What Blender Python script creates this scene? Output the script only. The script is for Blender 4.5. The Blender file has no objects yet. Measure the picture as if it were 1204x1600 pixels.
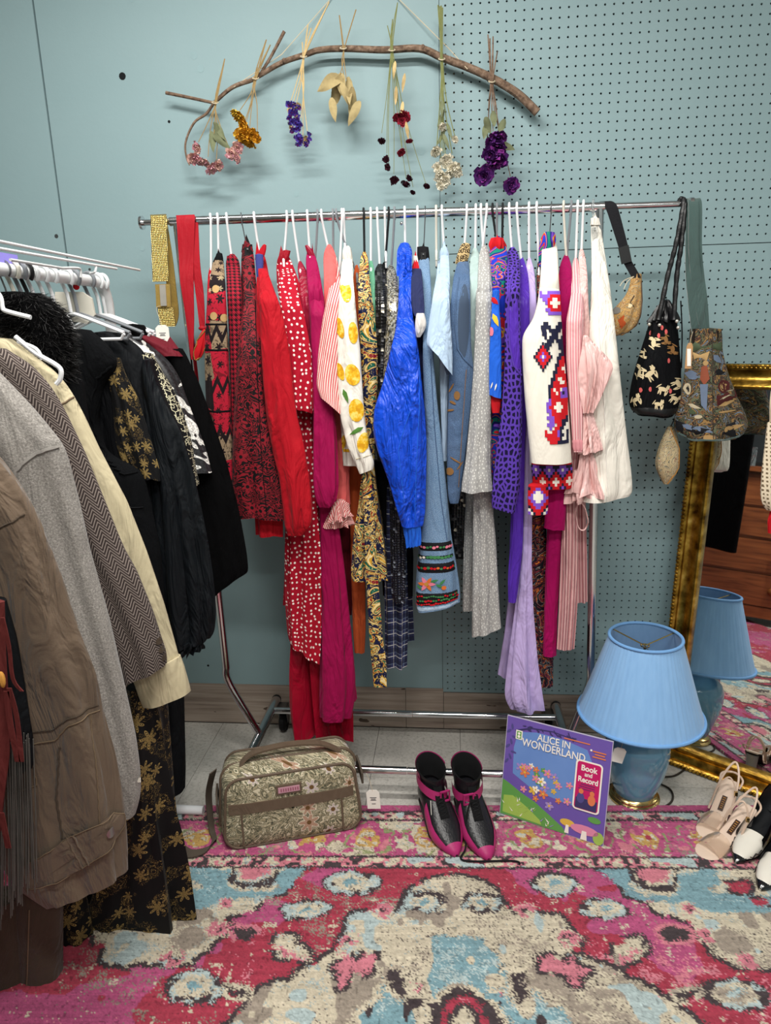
import bpy, math, random
import numpy as np
from mathutils import Vector, Matrix

# ------------------------------------------------------------------ camera, lights, exposure
sc = bpy.context.scene
COL = sc.collection
PI = math.pi
FPX = 1090.65                                   # focal length in pixels of the 1204x1600 frame
CAM = np.array([0.0, -2.3564, 1.463])
FW = np.array([-.0942925, .9629437, -.2526825]); FW /= np.linalg.norm(FW)
RT = np.array([.9955427, .0907212, -.0257746]); RT -= FW * (RT @ FW); RT /= np.linalg.norm(RT)
UPV = np.cross(RT, FW)
cd = bpy.data.cameras.new('camera'); cam = bpy.data.objects.new('camera', cd); COL.objects.link(cam)
cd.sensor_fit = 'VERTICAL'; cd.sensor_height = 36.0; cd.lens = FPX / 1600 * 36.0
cd.clip_start = .02
cam.matrix_world = Matrix(((RT[0], UPV[0], -FW[0], CAM[0]), (RT[1], UPV[1], -FW[1], CAM[1]), (RT[2], UPV[2], -FW[2], CAM[2]), (0, 0, 0, 1)))
sc.camera = cam
wd = bpy.data.worlds.new('world'); sc.world = wd; wd.use_nodes = True
wd.node_tree.nodes['Background'].inputs[0].default_value = (.9, .95, 1, 1)
wd.node_tree.nodes['Background'].inputs[1].default_value = .25
def area(name, loc, sx, sy, power, col=(1, .97, .92)):
    l = bpy.data.lights.new(name, 'AREA'); l.shape = 'RECTANGLE'; l.size = sx; l.size_y = sy; l.energy = power; l.color = col
    o = bpy.data.objects.new(name, l); COL.objects.link(o); o.location = loc
    return o
area('ceiling_tube_light', (-.55, -1.1, 2.86), 1.2, .1, 33)       # tubes in ceiling fixtures, running along the wall
area('ceiling_tube_light', (.15, -2.1, 2.9), 1.2, .1, 44)
area('ceiling_tube_light', (.9, -3.6, 2.9), 1.2, .1, 34)
sc.view_settings.view_transform = 'Standard'; sc.view_settings.look = 'None'
sc.view_settings.gamma = 1; sc.view_settings.exposure = .35; sc.view_settings.use_curve_mapping = False

# ------------------------------------------------------------------ helpers
def lin(h):
    if not isinstance(h, str): return tuple(h[:3])
    h = h.lstrip('#'); v = [int(h[i:i + 2], 16) / 255 for i in (0, 2, 4)]
    return tuple(c / 12.92 if c <= .04045 else ((c + .055) / 1.055) ** 2.4 for c in v)
def ray(x, y):
    d = FW * FPX + RT * (x - 602) - UPV * (y - 800); return d / np.linalg.norm(d)
def W(x, y, Y):
    d = ray(x, y); return CAM + d * (Y - CAM[1]) / d[1]
def WZ(x, y, Z=0.0):
    d = ray(x, y); return CAM + d * (Z - CAM[2]) / d[2]
def px(p):
    d = np.asarray(p) - CAM; return 602 + FPX * (d @ RT) / (d @ FW), 800 - FPX * (d @ UPV) / (d @ FW)
def unit(v): v = np.asarray(v, float); return v / (np.linalg.norm(v) + 1e-12)
def hdir(p):
    d = np.array([p[0] - CAM[0], p[1] - CAM[1], 0.]); return d / np.linalg.norm(d)

class MB:
    def __init__(s): s.v = []; s.f = []; s.mi = []; s.uv = None
    def add(s, vs, fs, mi=0):
        b = len(s.v); s.v.extend([tuple(map(float, p)) for p in vs]); s.f.extend([tuple(i + b for i in f) for f in fs]); s.mi.extend([mi] * len(fs)); return s
    def box(s, c, size, rot=None, mi=0):
        hx, hy, hz = [q / 2 for q in size]; vs = []
        for z in (-hz, hz):
            for x, y in ((-hx, -hy), (hx, -hy), (hx, hy), (-hx, hy)): vs.append(np.array([x, y, z]))
        R = np.eye(3) if rot is None else np.array(rot)
        return s.add([np.array(c) + R @ p for p in vs], [(3, 2, 1, 0), (4, 5, 6, 7), (0, 1, 5, 4), (1, 2, 6, 5), (2, 3, 7, 6), (3, 0, 4, 7)], mi)
    def tube(s, path, r, n=8, closed=False, mi=0, flat=None):
        P = [np.asarray(p, float) for p in path]; m = len(P)
        rr = r if hasattr(r, '__len__') else [r] * m
        vs = []; fs = []; prev = None
        for i in range(m):
            a = P[(i - 1) % m] if (closed or i > 0) else P[i]; b = P[(i + 1) % m] if (closed or i < m - 1) else P[i]
            t = unit(b - a)
            if prev is None:
                u = np.cross(t, (0, 0, 1.)) if abs(t[2]) < .9 else np.cross(t, (1., 0, 0)); u = unit(u)
            else: u = unit(prev - t * (prev @ t))
            prev = u; w = np.cross(t, u)
            for k in range(n):
                q = 2 * PI * k / n; vs.append(P[i] + (u * math.cos(q) + w * math.sin(q) * (flat or 1)) * rr[i])
        for i in range(m if closed else m - 1):
            for k in range(n):
                a = i * n + k; b = i * n + (k + 1) % n; j = (i + 1) % m
                fs.append((a, b, j * n + (k + 1) % n, j * n + k))
        if not closed: fs.append(tuple(range(n))[::-1]); fs.append(tuple((m - 1) * n + k for k in range(n)))
        return s.add(vs, fs, mi)
    def lathe(s, prof, c=(0, 0, 0), n=32, mi=0, caps=True, wob=None):
        vs = []; fs = []; m = len(prof)
        for i, (r, z) in enumerate(prof):
            for k in range(n):
                q = 2 * PI * k / n; rr = r * (1 + (wob(k, i) if wob else 0)); vs.append((c[0] + rr * math.cos(q), c[1] + rr * math.sin(q), c[2] + z))
        for i in range(m - 1):
            for k in range(n): fs.append((i * n + k, i * n + (k + 1) % n, (i + 1) * n + (k + 1) % n, (i + 1) * n + k))
        if caps: fs.append(tuple(range(n))[::-1]); fs.append(tuple((m - 1) * n + k for k in range(n)))
        return s.add(vs, fs, mi)
    def prism(s, poly, back, mi=0):
        """poly: list of 3D points (front outline), back: 3D offset vector to the back outline"""
        n = len(poly); b = np.asarray(back, float)
        vs = [np.asarray(p, float) for p in poly] + [np.asarray(p, float) + b for p in poly]
        fs = [tuple(range(n)), tuple(range(2 * n - 1, n - 1, -1))] + [(i, n + i, n + (i + 1) % n, (i + 1) % n) for i in range(n)]
        return s.add(vs, fs, mi)
    def ribbon(s, path, wvec, th=.0015, mi=0):
        """flat strap along path; wvec: half-width vector (one or per point)"""
        P = [np.asarray(p, float) for p in path]; m = len(P)
        ws = [np.asarray(w, float) for w in wvec] if hasattr(wvec[0], '__len__') else [np.asarray(wvec, float)] * m
        vs = []; fs = []
        for i in range(m):
            t = unit(P[min(i + 1, m - 1)] - P[max(i - 1, 0)]); nn = unit(np.cross(t, ws[i])) * th
            vs += [P[i] - ws[i] + nn, P[i] + ws[i] + nn, P[i] + ws[i] - nn, P[i] - ws[i] - nn]
        for i in range(m - 1):
            for k in range(4): fs.append((i * 4 + k, i * 4 + (k + 1) % 4, i * 4 + 4 + (k + 1) % 4, i * 4 + 4 + k))
        fs += [(3, 2, 1, 0), tuple((m - 1) * 4 + k for k in range(4))]
        return s.add(vs, fs, mi)
    def ball(s, c, r, n=8, m=6, mi=0, jit=0, rng=None):
        c = np.asarray(c, float); r3 = np.array(r if hasattr(r, '__len__') else (r, r, r)); vs = [c + r3 * (0, 0, 1)]; fs = []
        for i in range(1, m):
            for k in range(n):
                a = PI * i / m; q = 2 * PI * k / n; j = 1 + (rng.uniform(-jit, jit) if jit else 0)
                vs.append(c + r3 * np.array((math.sin(a) * math.cos(q), math.sin(a) * math.sin(q), math.cos(a))) * j)
        vs.append(c - r3 * (0, 0, 1)); e = len(vs) - 1
        for k in range(n):
            fs.append((0, 1 + k, 1 + (k + 1) % n)); fs.append((e, e - n + (k + 1) % n, e - n + k))
            for i in range(m - 2): fs.append((1 + i * n + k, 1 + (i + 1) * n + k, 1 + (i + 1) * n + (k + 1) % n, 1 + i * n + (k + 1) % n))
        return s.add(vs, fs, mi)
    def build(s, name, mats, parent=None, smooth=True, ang=40):
        me = bpy.data.meshes.new(name); me.from_pydata(s.v, [], s.f)
        ms = mats if isinstance(mats, (list, tuple)) else [mats]
        for m in ms: me.materials.append(MT[m] if isinstance(m, str) else m)
        if len(ms) > 1: me.polygons.foreach_set('material_index', s.mi)
        if s.uv is not None:
            l = me.uv_layers.new(name='UVMap'); vi = np.zeros(len(me.loops), int); me.loops.foreach_get('vertex_index', vi)
            l.data.foreach_set('uv', np.array(s.uv, float)[vi].ravel())
        if smooth:
            me.polygons.foreach_set('use_smooth', [True] * len(me.polygons))
            if ang: me.set_sharp_from_angle(angle=math.radians(ang))
        me.update()
        return link(name, me, parent)
def link(name, me, parent=None):
    o = bpy.data.objects.new(name, me); COL.objects.link(o)
    if parent is not None:
        o.parent = parent
        if parent.parent is None: o.matrix_parent_inverse = Matrix.Translation(-parent.location)
    return o
def tag(o, label, cat, group=None, kind=None):
    o['label'] = label; o['category'] = cat
    if group: o['group'] = group
    if kind: o['kind'] = kind
    return o
def thing(name, label, cat, loc=(0, 0, 0), group=None):
    o = bpy.data.objects.new(name, None); COL.objects.link(o); o.location = tuple(map(float, loc)); o.empty_display_size = .05
    return tag(o, label, cat, group)
def struct(o): o['kind'] = 'structure'; return o
def smoothpath(pts, n=6):
    P = [np.asarray(p, float) for p in pts]; out = []
    for i in range(len(P) - 1):
        p0, p1, p2, p3 = P[max(i - 1, 0)], P[i], P[i + 1], P[min(i + 2, len(P) - 1)]
        for k in range(n):
            t = k / n; out.append(.5 * ((2 * p1) + (p2 - p0) * t + (2 * p0 - 5 * p1 + 4 * p2 - p3) * t * t + (3 * p1 - p0 - 3 * p2 + p3) * t ** 3))
    out.append(P[-1]); return out

# ------------------------------------------------------------------ material building
MT = {}
class NB:
    def __init__(s, name):
        s.m = bpy.data.materials.new(name); s.m.use_nodes = True; s.t = s.m.node_tree; s.N = s.t.nodes; s.L = s.t.links
        s.b = s.N['Principled BSDF']; s.uvn = None
    def put(s, sock, v):
        if v is None: return
        if isinstance(v, bpy.types.NodeSocket): s.L.new(v, sock)
        elif isinstance(v, str): sock.default_value = lin(v) + (1,)
        elif hasattr(v, '__len__'): sock.default_value = tuple(v) + ((1,) if sock.type == 'RGBA' and len(v) == 3 else ())
        else: sock.default_value = v
    def uv(s, sc_=1, sy=None, rot=0):
        if s.uvn is None: s.uvn = s.N.new('ShaderNodeUVMap'); s.uvn.uv_map = 'UVMap'
        return s.map(s.uvn.outputs[0], sc_, sy, rot)
    def obj(s, sc_=1, sy=None, rot=0):
        n = s.N.new('ShaderNodeTexCoord'); return s.map(n.outputs['Object'], sc_, sy, rot)
    def map(s, v, sx=1, sy=None, rot=0, sz=None):
        n = s.N.new('ShaderNodeMapping'); s.L.new(v, n.inputs[0])
        n.inputs['Scale'].default_value = (sx, sx if sy is None else sy, sx if sz is None else sz); n.inputs['Rotation'].default_value = (0, 0, rot); return n.outputs[0]
    def ma(s, op, a, b=None, c=None):
        n = s.N.new('ShaderNodeMath'); n.operation = op
        for i, v in enumerate((a, b, c)):
            if v is not None: s.put(n.inputs[i], v)
        return n.outputs[0]
    def vm(s, op, a, b=None):
        n = s.N.new('ShaderNodeVectorMath'); n.operation = op; s.put(n.inputs[0], a)
        if b is not None: s.put(n.inputs[1], b)
        return n.outputs['Value'] if op in ('LENGTH', 'DOT_PRODUCT') else n.outputs[0]
    def xyz(s, v):
        n = s.N.new('ShaderNodeSeparateXYZ'); s.L.new(v, n.inputs[0]); return n.outputs[0], n.outputs[1], n.outputs[2]
    def mix(s, f, a, b, mode='MIX'):
        n = s.N.new('ShaderNodeMix'); n.data_type = 'RGBA'; n.blend_type = mode; s.put(n.inputs[0], f); s.put(n.inputs[6], a); s.put(n.inputs[7], b); return n.outputs[2]
    def ramp(s, f, stops, const=True):
        n = s.N.new('ShaderNodeValToRGB'); r = n.color_ramp; r.interpolation = 'CONSTANT' if const else 'LINEAR'; s.L.new(f, n.inputs[0])
        while len(r.elements) < len(stops): r.elements.new(.5)
        for e, (p, c) in zip(r.elements, stops): e.position = p; e.color = lin(c) + (1,)
        return n.outputs[0]
    def noise(s, v, scale=5, detail=3, dist=0, rough=.55):
        n = s.N.new('ShaderNodeTexNoise'); s.L.new(v, n.inputs['Vector']); n.inputs['Scale'].default_value = scale; n.inputs['Detail'].default_value = detail
        n.inputs['Distortion'].default_value = dist; n.inputs['Roughness'].default_value = rough; return n.outputs[0]
    def vor(s, v, scale=1, rnd=1, feat='F1'):
        n = s.N.new('ShaderNodeTexVoronoi'); n.feature = feat; n.voronoi_dimensions = '2D'; s.L.new(v, n.inputs['Vector']); n.inputs['Scale'].default_value = scale
        n.inputs['Randomness'].default_value = rnd; return n
    def bump(s, h, strength=.3, dist=.003):
        n = s.N.new('ShaderNodeBump'); n.inputs['Strength'].default_value = strength; n.inputs['Distance'].default_value = dist; s.L.new(h, n.inputs['Height'])
        old = s.b.inputs['Normal']
        if old.is_linked: s.L.new(old.links[0].from_socket, n.inputs['Normal'])
        s.L.new(n.outputs[0], old)
    def flower(s, v, n=5, R=.38, rnd=.8, base=.45):
        """petal mask, centre mask, random value per motif on vector v (one motif per unit cell)"""
        vo = s.vor(v, 1, rnd); d = s.vm('SUBTRACT', v, vo.outputs['Position']); x, y, _ = s.xyz(d)
        r, g, b = s.xyz(vo.outputs['Color'])
        a = s.ma('ADD', s.ma('ARCTAN2', y, x), s.ma('MULTIPLY', r, 6.28)); L = vo.outputs['Distance']
        pet = s.ma('MULTIPLY_ADD', s.ma('COSINE', s.ma('MULTIPLY', a, n)), .5, .5)
        lim = s.ma('MULTIPLY', s.ma('MULTIPLY_ADD', pet, 1 - base, base), s.ma('MULTIPLY', s.ma('MULTIPLY_ADD', g, .5, .6), R))
        return s.ma('LESS_THAN', L, lim), s.ma('LESS_THAN', L, R * .22), b, s.ma('SUBTRACT', lim, L)
    def end(s, col, rough=.8, metal=0, sheen=0, spec=.3, coat=0, trans=0, ior=1.45, alpha=None, emit=None):
        B = s.b.inputs; s.put(B['Base Color'], col); s.put(B['Roughness'], rough); s.put(B['Metallic'], metal); s.put(B['Sheen Weight'], sheen)
        s.put(B['Specular IOR Level'], spec); s.put(B['Coat Weight'], coat); s.put(B['Transmission Weight'], trans); s.put(B['IOR'], ior)
        if alpha is not None: s.put(B['Alpha'], alpha)
        MT[s.m.name] = s.m; return s.m
def solid(name, c, rough=.75, metal=0, sheen=0, var=.12, nscale=30, bump=.15, bscale=200, spec=.3, coat=0, wr=0):
    """plain cloth / paint: slight colour mottling, fine grain, optional wrinkle relief"""
    m = NB(name); v = m.obj(); n = m.noise(v, nscale, 3)
    c = lin(c); d = tuple(q * (1 - var) for q in c); e = tuple(min(1, q * (1 + var)) for q in c)
    col = m.mix(n, d, e)
    if wr: m.bump(m.noise(m.map(v, 1, 1, 0, .3), 15, 3, 1.6), min(1, wr * 1.3), .03)
    if bump: m.bump(m.noise(v, bscale, 2), bump, .002)
    return m.end(col, rough, metal, sheen, spec, coat)
def vstep(m, x, t): return m.ma('GREATER_THAN', x, t)
# ------------------------------------------------------------------ materials of the room
m = NB('wall_paint'); v = m.obj(); n1 = m.noise(v, 2.2, 4); n2 = m.noise(v, 160, 2)
col = m.mix(n1, '#859fa3', '#91a9ad'); m.bump(m.noise(v, 60, 3), .12, .003); m.bump(n2, .08, .001); m.end(col, .55, spec=.35)
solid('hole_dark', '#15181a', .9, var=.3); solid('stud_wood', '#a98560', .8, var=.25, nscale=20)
solid('putty', '#8ba5a9', .6, var=.1)
m = NB('plank_vinyl'); v = m.obj(); g = m.noise(m.map(v, 2.5, 60, 0, 60), 1, 5, .6)
col = m.ramp(g, [(.25, '#6b5d54'), (.45, '#938478'), (.6, '#a6988b'), (.8, '#b8ab9e')], False)
kn = m.noise(m.map(v, 8, 8, 0, 26), 1, 2); col = m.mix(m.ma('GREATER_THAN', kn, .68), col, '#54463c'); m.bump(g, .15, .002); m.end(col, .6, spec=.3)
m = NB('floor_tile'); v = m.obj(); s1 = m.noise(m.map(v, 1, 1), 90, 4, .5, .7); s2 = m.noise(v, 7, 4)
col = m.ramp(s1, [(.3, '#8a8780'), (.45, '#b3b0a9'), (.6, '#c4c1ba'), (.75, '#9f9c95')], False); col = m.mix(m.ma('MULTIPLY', s2, .5), col, '#a5a19a')
m.bump(s1, .05, .001); m.end(col, .38, spec=.45)
solid('grout', '#3c3a38', .9); solid('plain_wall', '#a8b2b2', .8); solid('ceiling_white', '#d9d9d4', .9)
m = NB('chrome'); v = m.obj(); m.end(m.mix(m.noise(v, 20, 2), '#c9c9cc', '#e0e0e2'), m.ma('MULTIPLY_ADD', m.noise(v, 40, 3), .12, .08), 1)
solid('steel', '#8f9092', .35, 1, bump=.05); solid('black_plastic', '#17181a', .4, bump=.05, spec=.5); solid('rubber', '#0d0d0e', .6, bump=.1)
solid('white_plastic', '#e4e6e8', .35, var=.03, bump=0, spec=.5); solid('cream_plastic', '#d3cfc2', .4, var=.04, bump=0, spec=.5)
solid('grey_plastic', '#7b7f84', .4, var=.05, bump=0, spec=.5); solid('purple_plastic', '#8d84d6', .5, bump=0); solid('mint_grey_plastic', '#9fb0ac', .4, bump=0)
m = NB('clear_plastic'); v = m.obj(); m.end(m.mix(m.noise(v, 30, 2), '#e9eef0', '#f6f8f8'), .12, trans=.85, ior=1.3, spec=.5)
solid('paper_tag', '#efece4', .8, var=.04, bump=.05); solid('kraft_tag', '#b98f62', .85, var=.08); solid('ink', '#34343c', .8); solid('string', '#cdbfa3', .9)
solid('brushed_white', '#dadcdc', .35, var=.05, bump=.04, spec=.5)

# ------------------------------------------------------------------ the room
def slab(name, lo, hi, mat, parent=None):
    return MB().box([(a + b) / 2 for a, b in zip(lo, hi)], [b - a for a, b in zip(lo, hi)]).build(name, mat, parent, smooth=False)
IN = .0254
XC = lambda c: (c - .63) * IN
ZR = lambda r: (93.5 - r) * IN
floor = struct(slab('floor', (-3.2, -5, -.05), (2.4, .06, -.004), 'grout'))
struct(slab('ceiling', (-3.2, -5, 2.95), (2.4, .06, 3.0), 'ceiling_white'))
struct(slab('wall_left', (-3.25, -5, 0), (-3.2, .06, 2.95), 'plain_wall')); struct(slab('wall_right', (2.4, -5, 0), (2.45, .06, 2.95), 'plain_wall'))
struct(slab('wall_front', (-3.2, -5.05, 0), (2.4, -5, 2.95), 'plain_wall'))
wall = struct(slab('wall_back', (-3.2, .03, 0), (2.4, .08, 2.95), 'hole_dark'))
ckx0, ckx1 = W(50, 0, 0), W(105, 400, 0)
ck = (ckx0[0] + ckx1[0]) / 2
slab('wall_panel', (-3.2, 0, .155), (ck - .003, .03, 2.95), 'wall_paint', wall)
slab('wall_panel', (ck + .003, 0, .155), (XC(-.75), .03, 2.95), 'wall_paint', wall)
slab('wall_panel', (XC(50), 0, .155), (2.4, .03, 2.95), 'wall_paint', wall)
def pegboard(c0, c1, r0, r1, zt, zb):
    mb = MB(); vs = []; fs = []; r = .0031; N = 8
    xs = [XC(c - .5) for c in range(c0, c1 + 1)] + [XC(c1 + .5)]; xs[0] = XC(-.75) + .0015
    zs = [zt] + [ZR(q + .5) for q in range(r0, r1)] + [zb]
    # N ring points per cell: 8 outer (corners + edge mids), 8 hole front, 8 hole back
    for i, c in enumerate(range(c0, c1 + 1)):
        for j, q in enumerate(range(r0, r1 + 1)):
            xa, xb, za, zb_ = xs[i], xs[i + 1], zs[j], zs[j + 1]; cx, cz = XC(c), ZR(q); b = len(vs)
            for k in range(8):
                a = k * PI / 4; ox = xb if math.cos(a) > .3 else xa if math.cos(a) < -.3 else cx; oz = za if math.sin(a) > .3 else zb_ if math.sin(a) < -.3 else cz
                vs.append((ox, 0, oz))
            for dy in (0, .0055):
                for k in range(8): a = k * PI / 4; vs.append((cx + r * math.cos(a), dy, cz + r * math.sin(a)))
            for k in range(8):
                l = (k + 1) % 8; fs.append((b + l, b + k, b + 8 + k, b + 8 + l)); fs.append((b + 8 + l, b + 8 + k, b + 16 + k, b + 16 + l))
    mb.v = vs; mb.f = fs; mb.mi = [0] * len(fs)
    return mb.build('pegboard_panel', 'wall_paint', wall, smooth=False)
pegboard(0, 49, -20, 26, 2.95, ZR(27) + .0012); pegboard(0, 49, 28, 87, ZR(27) - .0012, ZR(87.55))
slab('stud', (XC(-.7), .009, .16), (XC(2.6), .029, 2.95), 'stud_wood', wall)
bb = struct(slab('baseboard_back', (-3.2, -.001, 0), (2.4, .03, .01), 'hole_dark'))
bxs = [-3.2, -2.3, -1.35, W(634, 1110, 0)[0], XC(-.6), 1.0, 2.4]
for i in range(6):
    zt = ZR(87.6) if i > 3 else ZR(87.6) + .016
    slab('plank', (bxs[i] + .0008, -.004 if i > 3 else -.003, .0), (bxs[i + 1] - .0008, .0305, zt - .001), 'plank_vinyl', bb)
# small marks in the paint: screws, holes and putty patches
for x, y, r, mt in [(191, 119, 5, 'hole_dark'), (302, 87, 5, 'putty'), (313, 107, 5, 'putty'), (413, 129, 4, 'putty'), (283, 173, 2, 'putty'), (264, 190, 2, 'hole_dark'), (463, 303, 4, 'putty'), (88, 369, 3, 'steel'),
                    (222, 388, 4, 'putty'), (325, 1040, 2, 'hole_dark'), (658, 235, 6, 'putty'), (655, 92, 4, 'putty'), (676, 67, 3, 'putty'), (140, 421, 2, 'steel'), (205, 0, 3, 'putty')]:
    p = W(x, y, -.0005); k = r * 2.2e-3
    MB().prism([p + k * np.array([math.cos(a), 0, math.sin(a)]) for a in np.linspace(0, 2 * PI, 11)[:-1]], (0, .0012, 0)).build('screw_hole' if mt == 'hole_dark' else 'screw_head' if mt == 'steel' else 'filler_patch', mt, wall)
T = .3048; tx0 = W(593, 1140, 0)[0]
tile = None
for i in range(-6, 8):
    for j in range(0, 5):
        a = tx0 + i * T
        if tile is None:
            tile = slab('tile', (-T / 2 + .0008, -T / 2 + .0008, -.004), (T / 2 - .0008, T / 2 - .0008, 0), 'floor_tile', floor); o = tile
        else: o = tile.copy(); COL.objects.link(o)
        o.location = (a + T / 2, -.008 - T / 2 - j * T, 0)
slab('tile_field', (-3.2, -5, -.004), (2.4, -.008 - 5 * T - .001, 0), 'floor_tile', floor)['kind'] = 'stuff'
slab('tile_field', (-3.2, -.008 - 5 * T, -.004), (tx0 - 6 * T - .001, -.006, 0), 'floor_tile', floor)['kind'] = 'stuff'
slab('tile_field', (tx0 + 8 * T + .001, -.008 - 5 * T, -.004), (2.4, -.006, 0), 'floor_tile', floor)['kind'] = 'stuff'

# ------------------------------------------------------------------ rug
rng = np.random.default_rng(7)
def vnoise(x, y, sc_, seed):
    r = np.random.default_rng(seed).random((256, 256)); x = x * sc_; y = y * sc_; xi = np.floor(x).astype(int); yi = np.floor(y).astype(int); fx = x - xi; fy = y - yi
    fx = fx * fx * (3 - 2 * fx); fy = fy * fy * (3 - 2 * fy); g = lambda a, b: r[a % 256, b % 256]
    return (g(xi, yi) * (1 - fx) + g(xi + 1, yi) * fx) * (1 - fy) + (g(xi, yi + 1) * (1 - fx) + g(xi + 1, yi + 1) * fx) * fy - .5
RA = WZ(250, 1262); RB = WZ(960, 1262); re = unit(RB - RA); rn = np.array([re[1], -re[0], 0])      # along the far edge / towards the camera
AX = WZ(722, 1590); AXS = float((AX - RA) @ re)                  # symmetry axis of the pattern
def rst(x, y): p = WZ(x, y) - RA; return float(p @ re) - AXS, float(p @ rn)
nx, ny = 760, 520; S0, S1, T1 = -.36, 2.2, 1.52
ss = np.linspace(S0, S1, nx); tt = np.linspace(0, T1, ny); S, Tt = np.meshgrid(ss, tt)
A = np.abs(S - AXS); sgn = np.sign(S - AXS)
wa = A + .018 * vnoise(S, Tt, 45, 1) + .02 * vnoise(S, Tt, 16, 2) + .008 * vnoise(S, Tt, 110, 3); wt = Tt + .012 * vnoise(S, Tt, 50, 4) + .016 * vnoise(S, Tt, 16, 5) + .006 * vnoise(S, Tt, 120, 6)
wn = np.random.default_rng(77).normal(size=(2,) + S.shape); wa = wa + .0045 * wn[0]; wt = wt + .0035 * wn[1]
PAL = {k: np.array(lin(h)) for k, h in dict(red='#a02c43', mag='#ac4473', cream='#c3b8a0', taupe='#94887a', blue='#7298a2', pale='#a3b4b4', dark='#40373a', pink='#c4707f', gold='#b8924a', green='#878e60').items()}
C = np.zeros((ny, nx, 3)); C[:] = PAL['red']
def put(mask, c): C[mask] = PAL[c]
mix = vnoise(S, Tt, 7, 11) + .4 * vnoise(S, Tt, 30, 12)
put(mix > .2, 'mag')
def poly(pts):
    q = [rst(x, y) for x, y in pts]; xs = np.array([a for a, b in q]); ys = np.array([b for a, b in q]); ins = np.zeros(S.shape, bool); j = len(q) - 1
    for i in range(len(q)):
        c = ((ys[i] > wt) != (ys[j] > wt)) & (wa < (xs[j] - xs[i]) * (wt - ys[i]) / (ys[j] - ys[i] + 1e-9) + xs[i]); ins ^= c; j = i
    return ins
def ell(x, y, rx, ry, grow=1):
    a, b = rst(x, y); a2 = abs(rst(x + rx, y)[0] - a) + 1e-6; b2 = abs(rst(x, y + ry)[1] - b) + 1e-6
    return ((wa - a) / a2) ** 2 + ((wt - b) / b2) ** 2 < grow
c2 = lambda pts: [(720 + x / 2.4876, 1240 + y / 2.4876) for x, y in pts]
def both(pts, c, edge='dark', w=.012):
    P = poly(pts)
    if edge:
        D = P.copy(); k = 3
        for dx in (-k, 0, k):
            for dy in (-k, 0, k): D |= np.roll(np.roll(P, dx, 1), dy, 0)
        put(D & (vnoise(S, Tt, 40, 13) > -.28), edge)
    put(P, c)
both(c2([(-60, 335), (60, 345), (120, 370), (165, 430), (200, 480), (380, 485), (415, 540), (465, 580), (450, 635), (520, 655), (600, 690), (640, 735), (720, 755), (790, 790), (850, 850), (950, 930), (1050, 1100), (1050, 1500), (-60, 1500)]), 'cream')
both(c2([(515, 300), (590, 325), (640, 395), (705, 415), (760, 470), (885, 500), (900, 560), (960, 610), (1000, 655), (1080, 690), (1400, 700), (1500, 300)]), 'cream')
tp = vnoise(S, Tt, 9, 14) + .5 * vnoise(S, Tt, 40, 15)
cream = (C == PAL['cream']).all(-1); put(cream & (tp > .22), 'taupe'); put(cream & (tp < -.34), 'pale')
both(c2([(-60, 565), (70, 575), (100, 615), (150, 640), (160, 700), (230, 700), (285, 780), (340, 830), (420, 860), (440, 1000), (300, 1200), (-60, 1300)]), 'blue', 'cream')
bl = (C == PAL['blue']).all(-1); put(bl & (vnoise(S, Tt, 18, 16) > .2), 'cream'); put(bl & (vnoise(S, Tt, 24, 17) > .33), 'dark')
both(c2([(-60, 760), (30, 770), (60, 800), (120, 840), (160, 930), (120, 1100), (-60, 1200)]), 'dark', 'cream'); both(c2([(-60, 800), (20, 805), (70, 850), (100, 940), (60, 1100), (-60, 1150)]), 'red', None)
both(c2([(-60, 840), (10, 845), (40, 900), (20, 1000), (-60, 1050)]), 'cream', 'dark')
both(c2([(200, 710), (250, 715), (265, 790), (240, 830), (210, 800)]), 'dark', 'cream')
for x, y, a, b in [(150, 780, 45, 22), (330, 720, 85, 55)]: put(ell(*c2([(x, y)])[0], a / 2.49, b / 2.49) & (vnoise(S, Tt, 60, 18) > -.2), 'taupe' if x > 200 else 'cream')
both(c2([(520, 302), (660, 310), (650, 370), (700, 400), (800, 405), (850, 360), (840, 320), (1000, 300), (1020, 350), (960, 380), (1060, 400), (1300, 420), (1300, 480), (960, 470), (880, 420), (760, 430), (690, 420), (620, 380)]), 'blue', None)
both(c2([(640, 305), (830, 305), (840, 350), (800, 385), (710, 385), (650, 350)]), 'dark', None); both(c2([(680, 305), (800, 305), (790, 345), (740, 360), (690, 340)]), 'pink', 'cream')
put(ell(*c2([(1060, 590)])[0], 34, 26), 'cream'); put(ell(*c2([(1060, 590)])[0], 29, 22), 'taupe')
for x, y, a, b in [(360, 360, 100, 42), (560, 465, 95, 38), (1060, 790, 110, 62), (90, 430, 70, 40)]:
    p = c2([(x, y)])[0]; put(ell(*p, a / 2.2, b / 2.2), 'dark'); put(ell(*p, a / 2.49, b / 2.49) & (vnoise(S, Tt, 50, 19) > -.1), 'pale'); put(ell(*p, a / 3.4, b / 3.6), 'cream'); put(ell(*p, a / 9, b / 8), 'blue')
for x, y, a in [(420, 580, 38), (940, 560, 42), (1130, 670, 45), (250, 465, 40), (880, 450, 30), (150, 780, 20)]:
    p = c2([(x, y)])[0]; put(ell(*p, a / 2.4, a / 2.9), 'cream'); put(ell(*p, a / 2.7, a / 3.2) & (vnoise(S, Tt, 70, 20) > -.15), 'pink'); put(ell(*p, a / 8, a / 9), 'dark')
both(c2([(300, 650), (360, 640), (400, 680), (440, 640), (450, 690), (510, 700), (460, 720), (465, 770), (430, 760), (420, 720), (330, 710)]), 'pink')
both(c2([(590, 640), (620, 590), (690, 560), (720, 610), (690, 650), (600, 670)]), 'cream'); put(poly(c2([(600, 660), (690, 610), (700, 625), (620, 668)])), 'pink')
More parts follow.
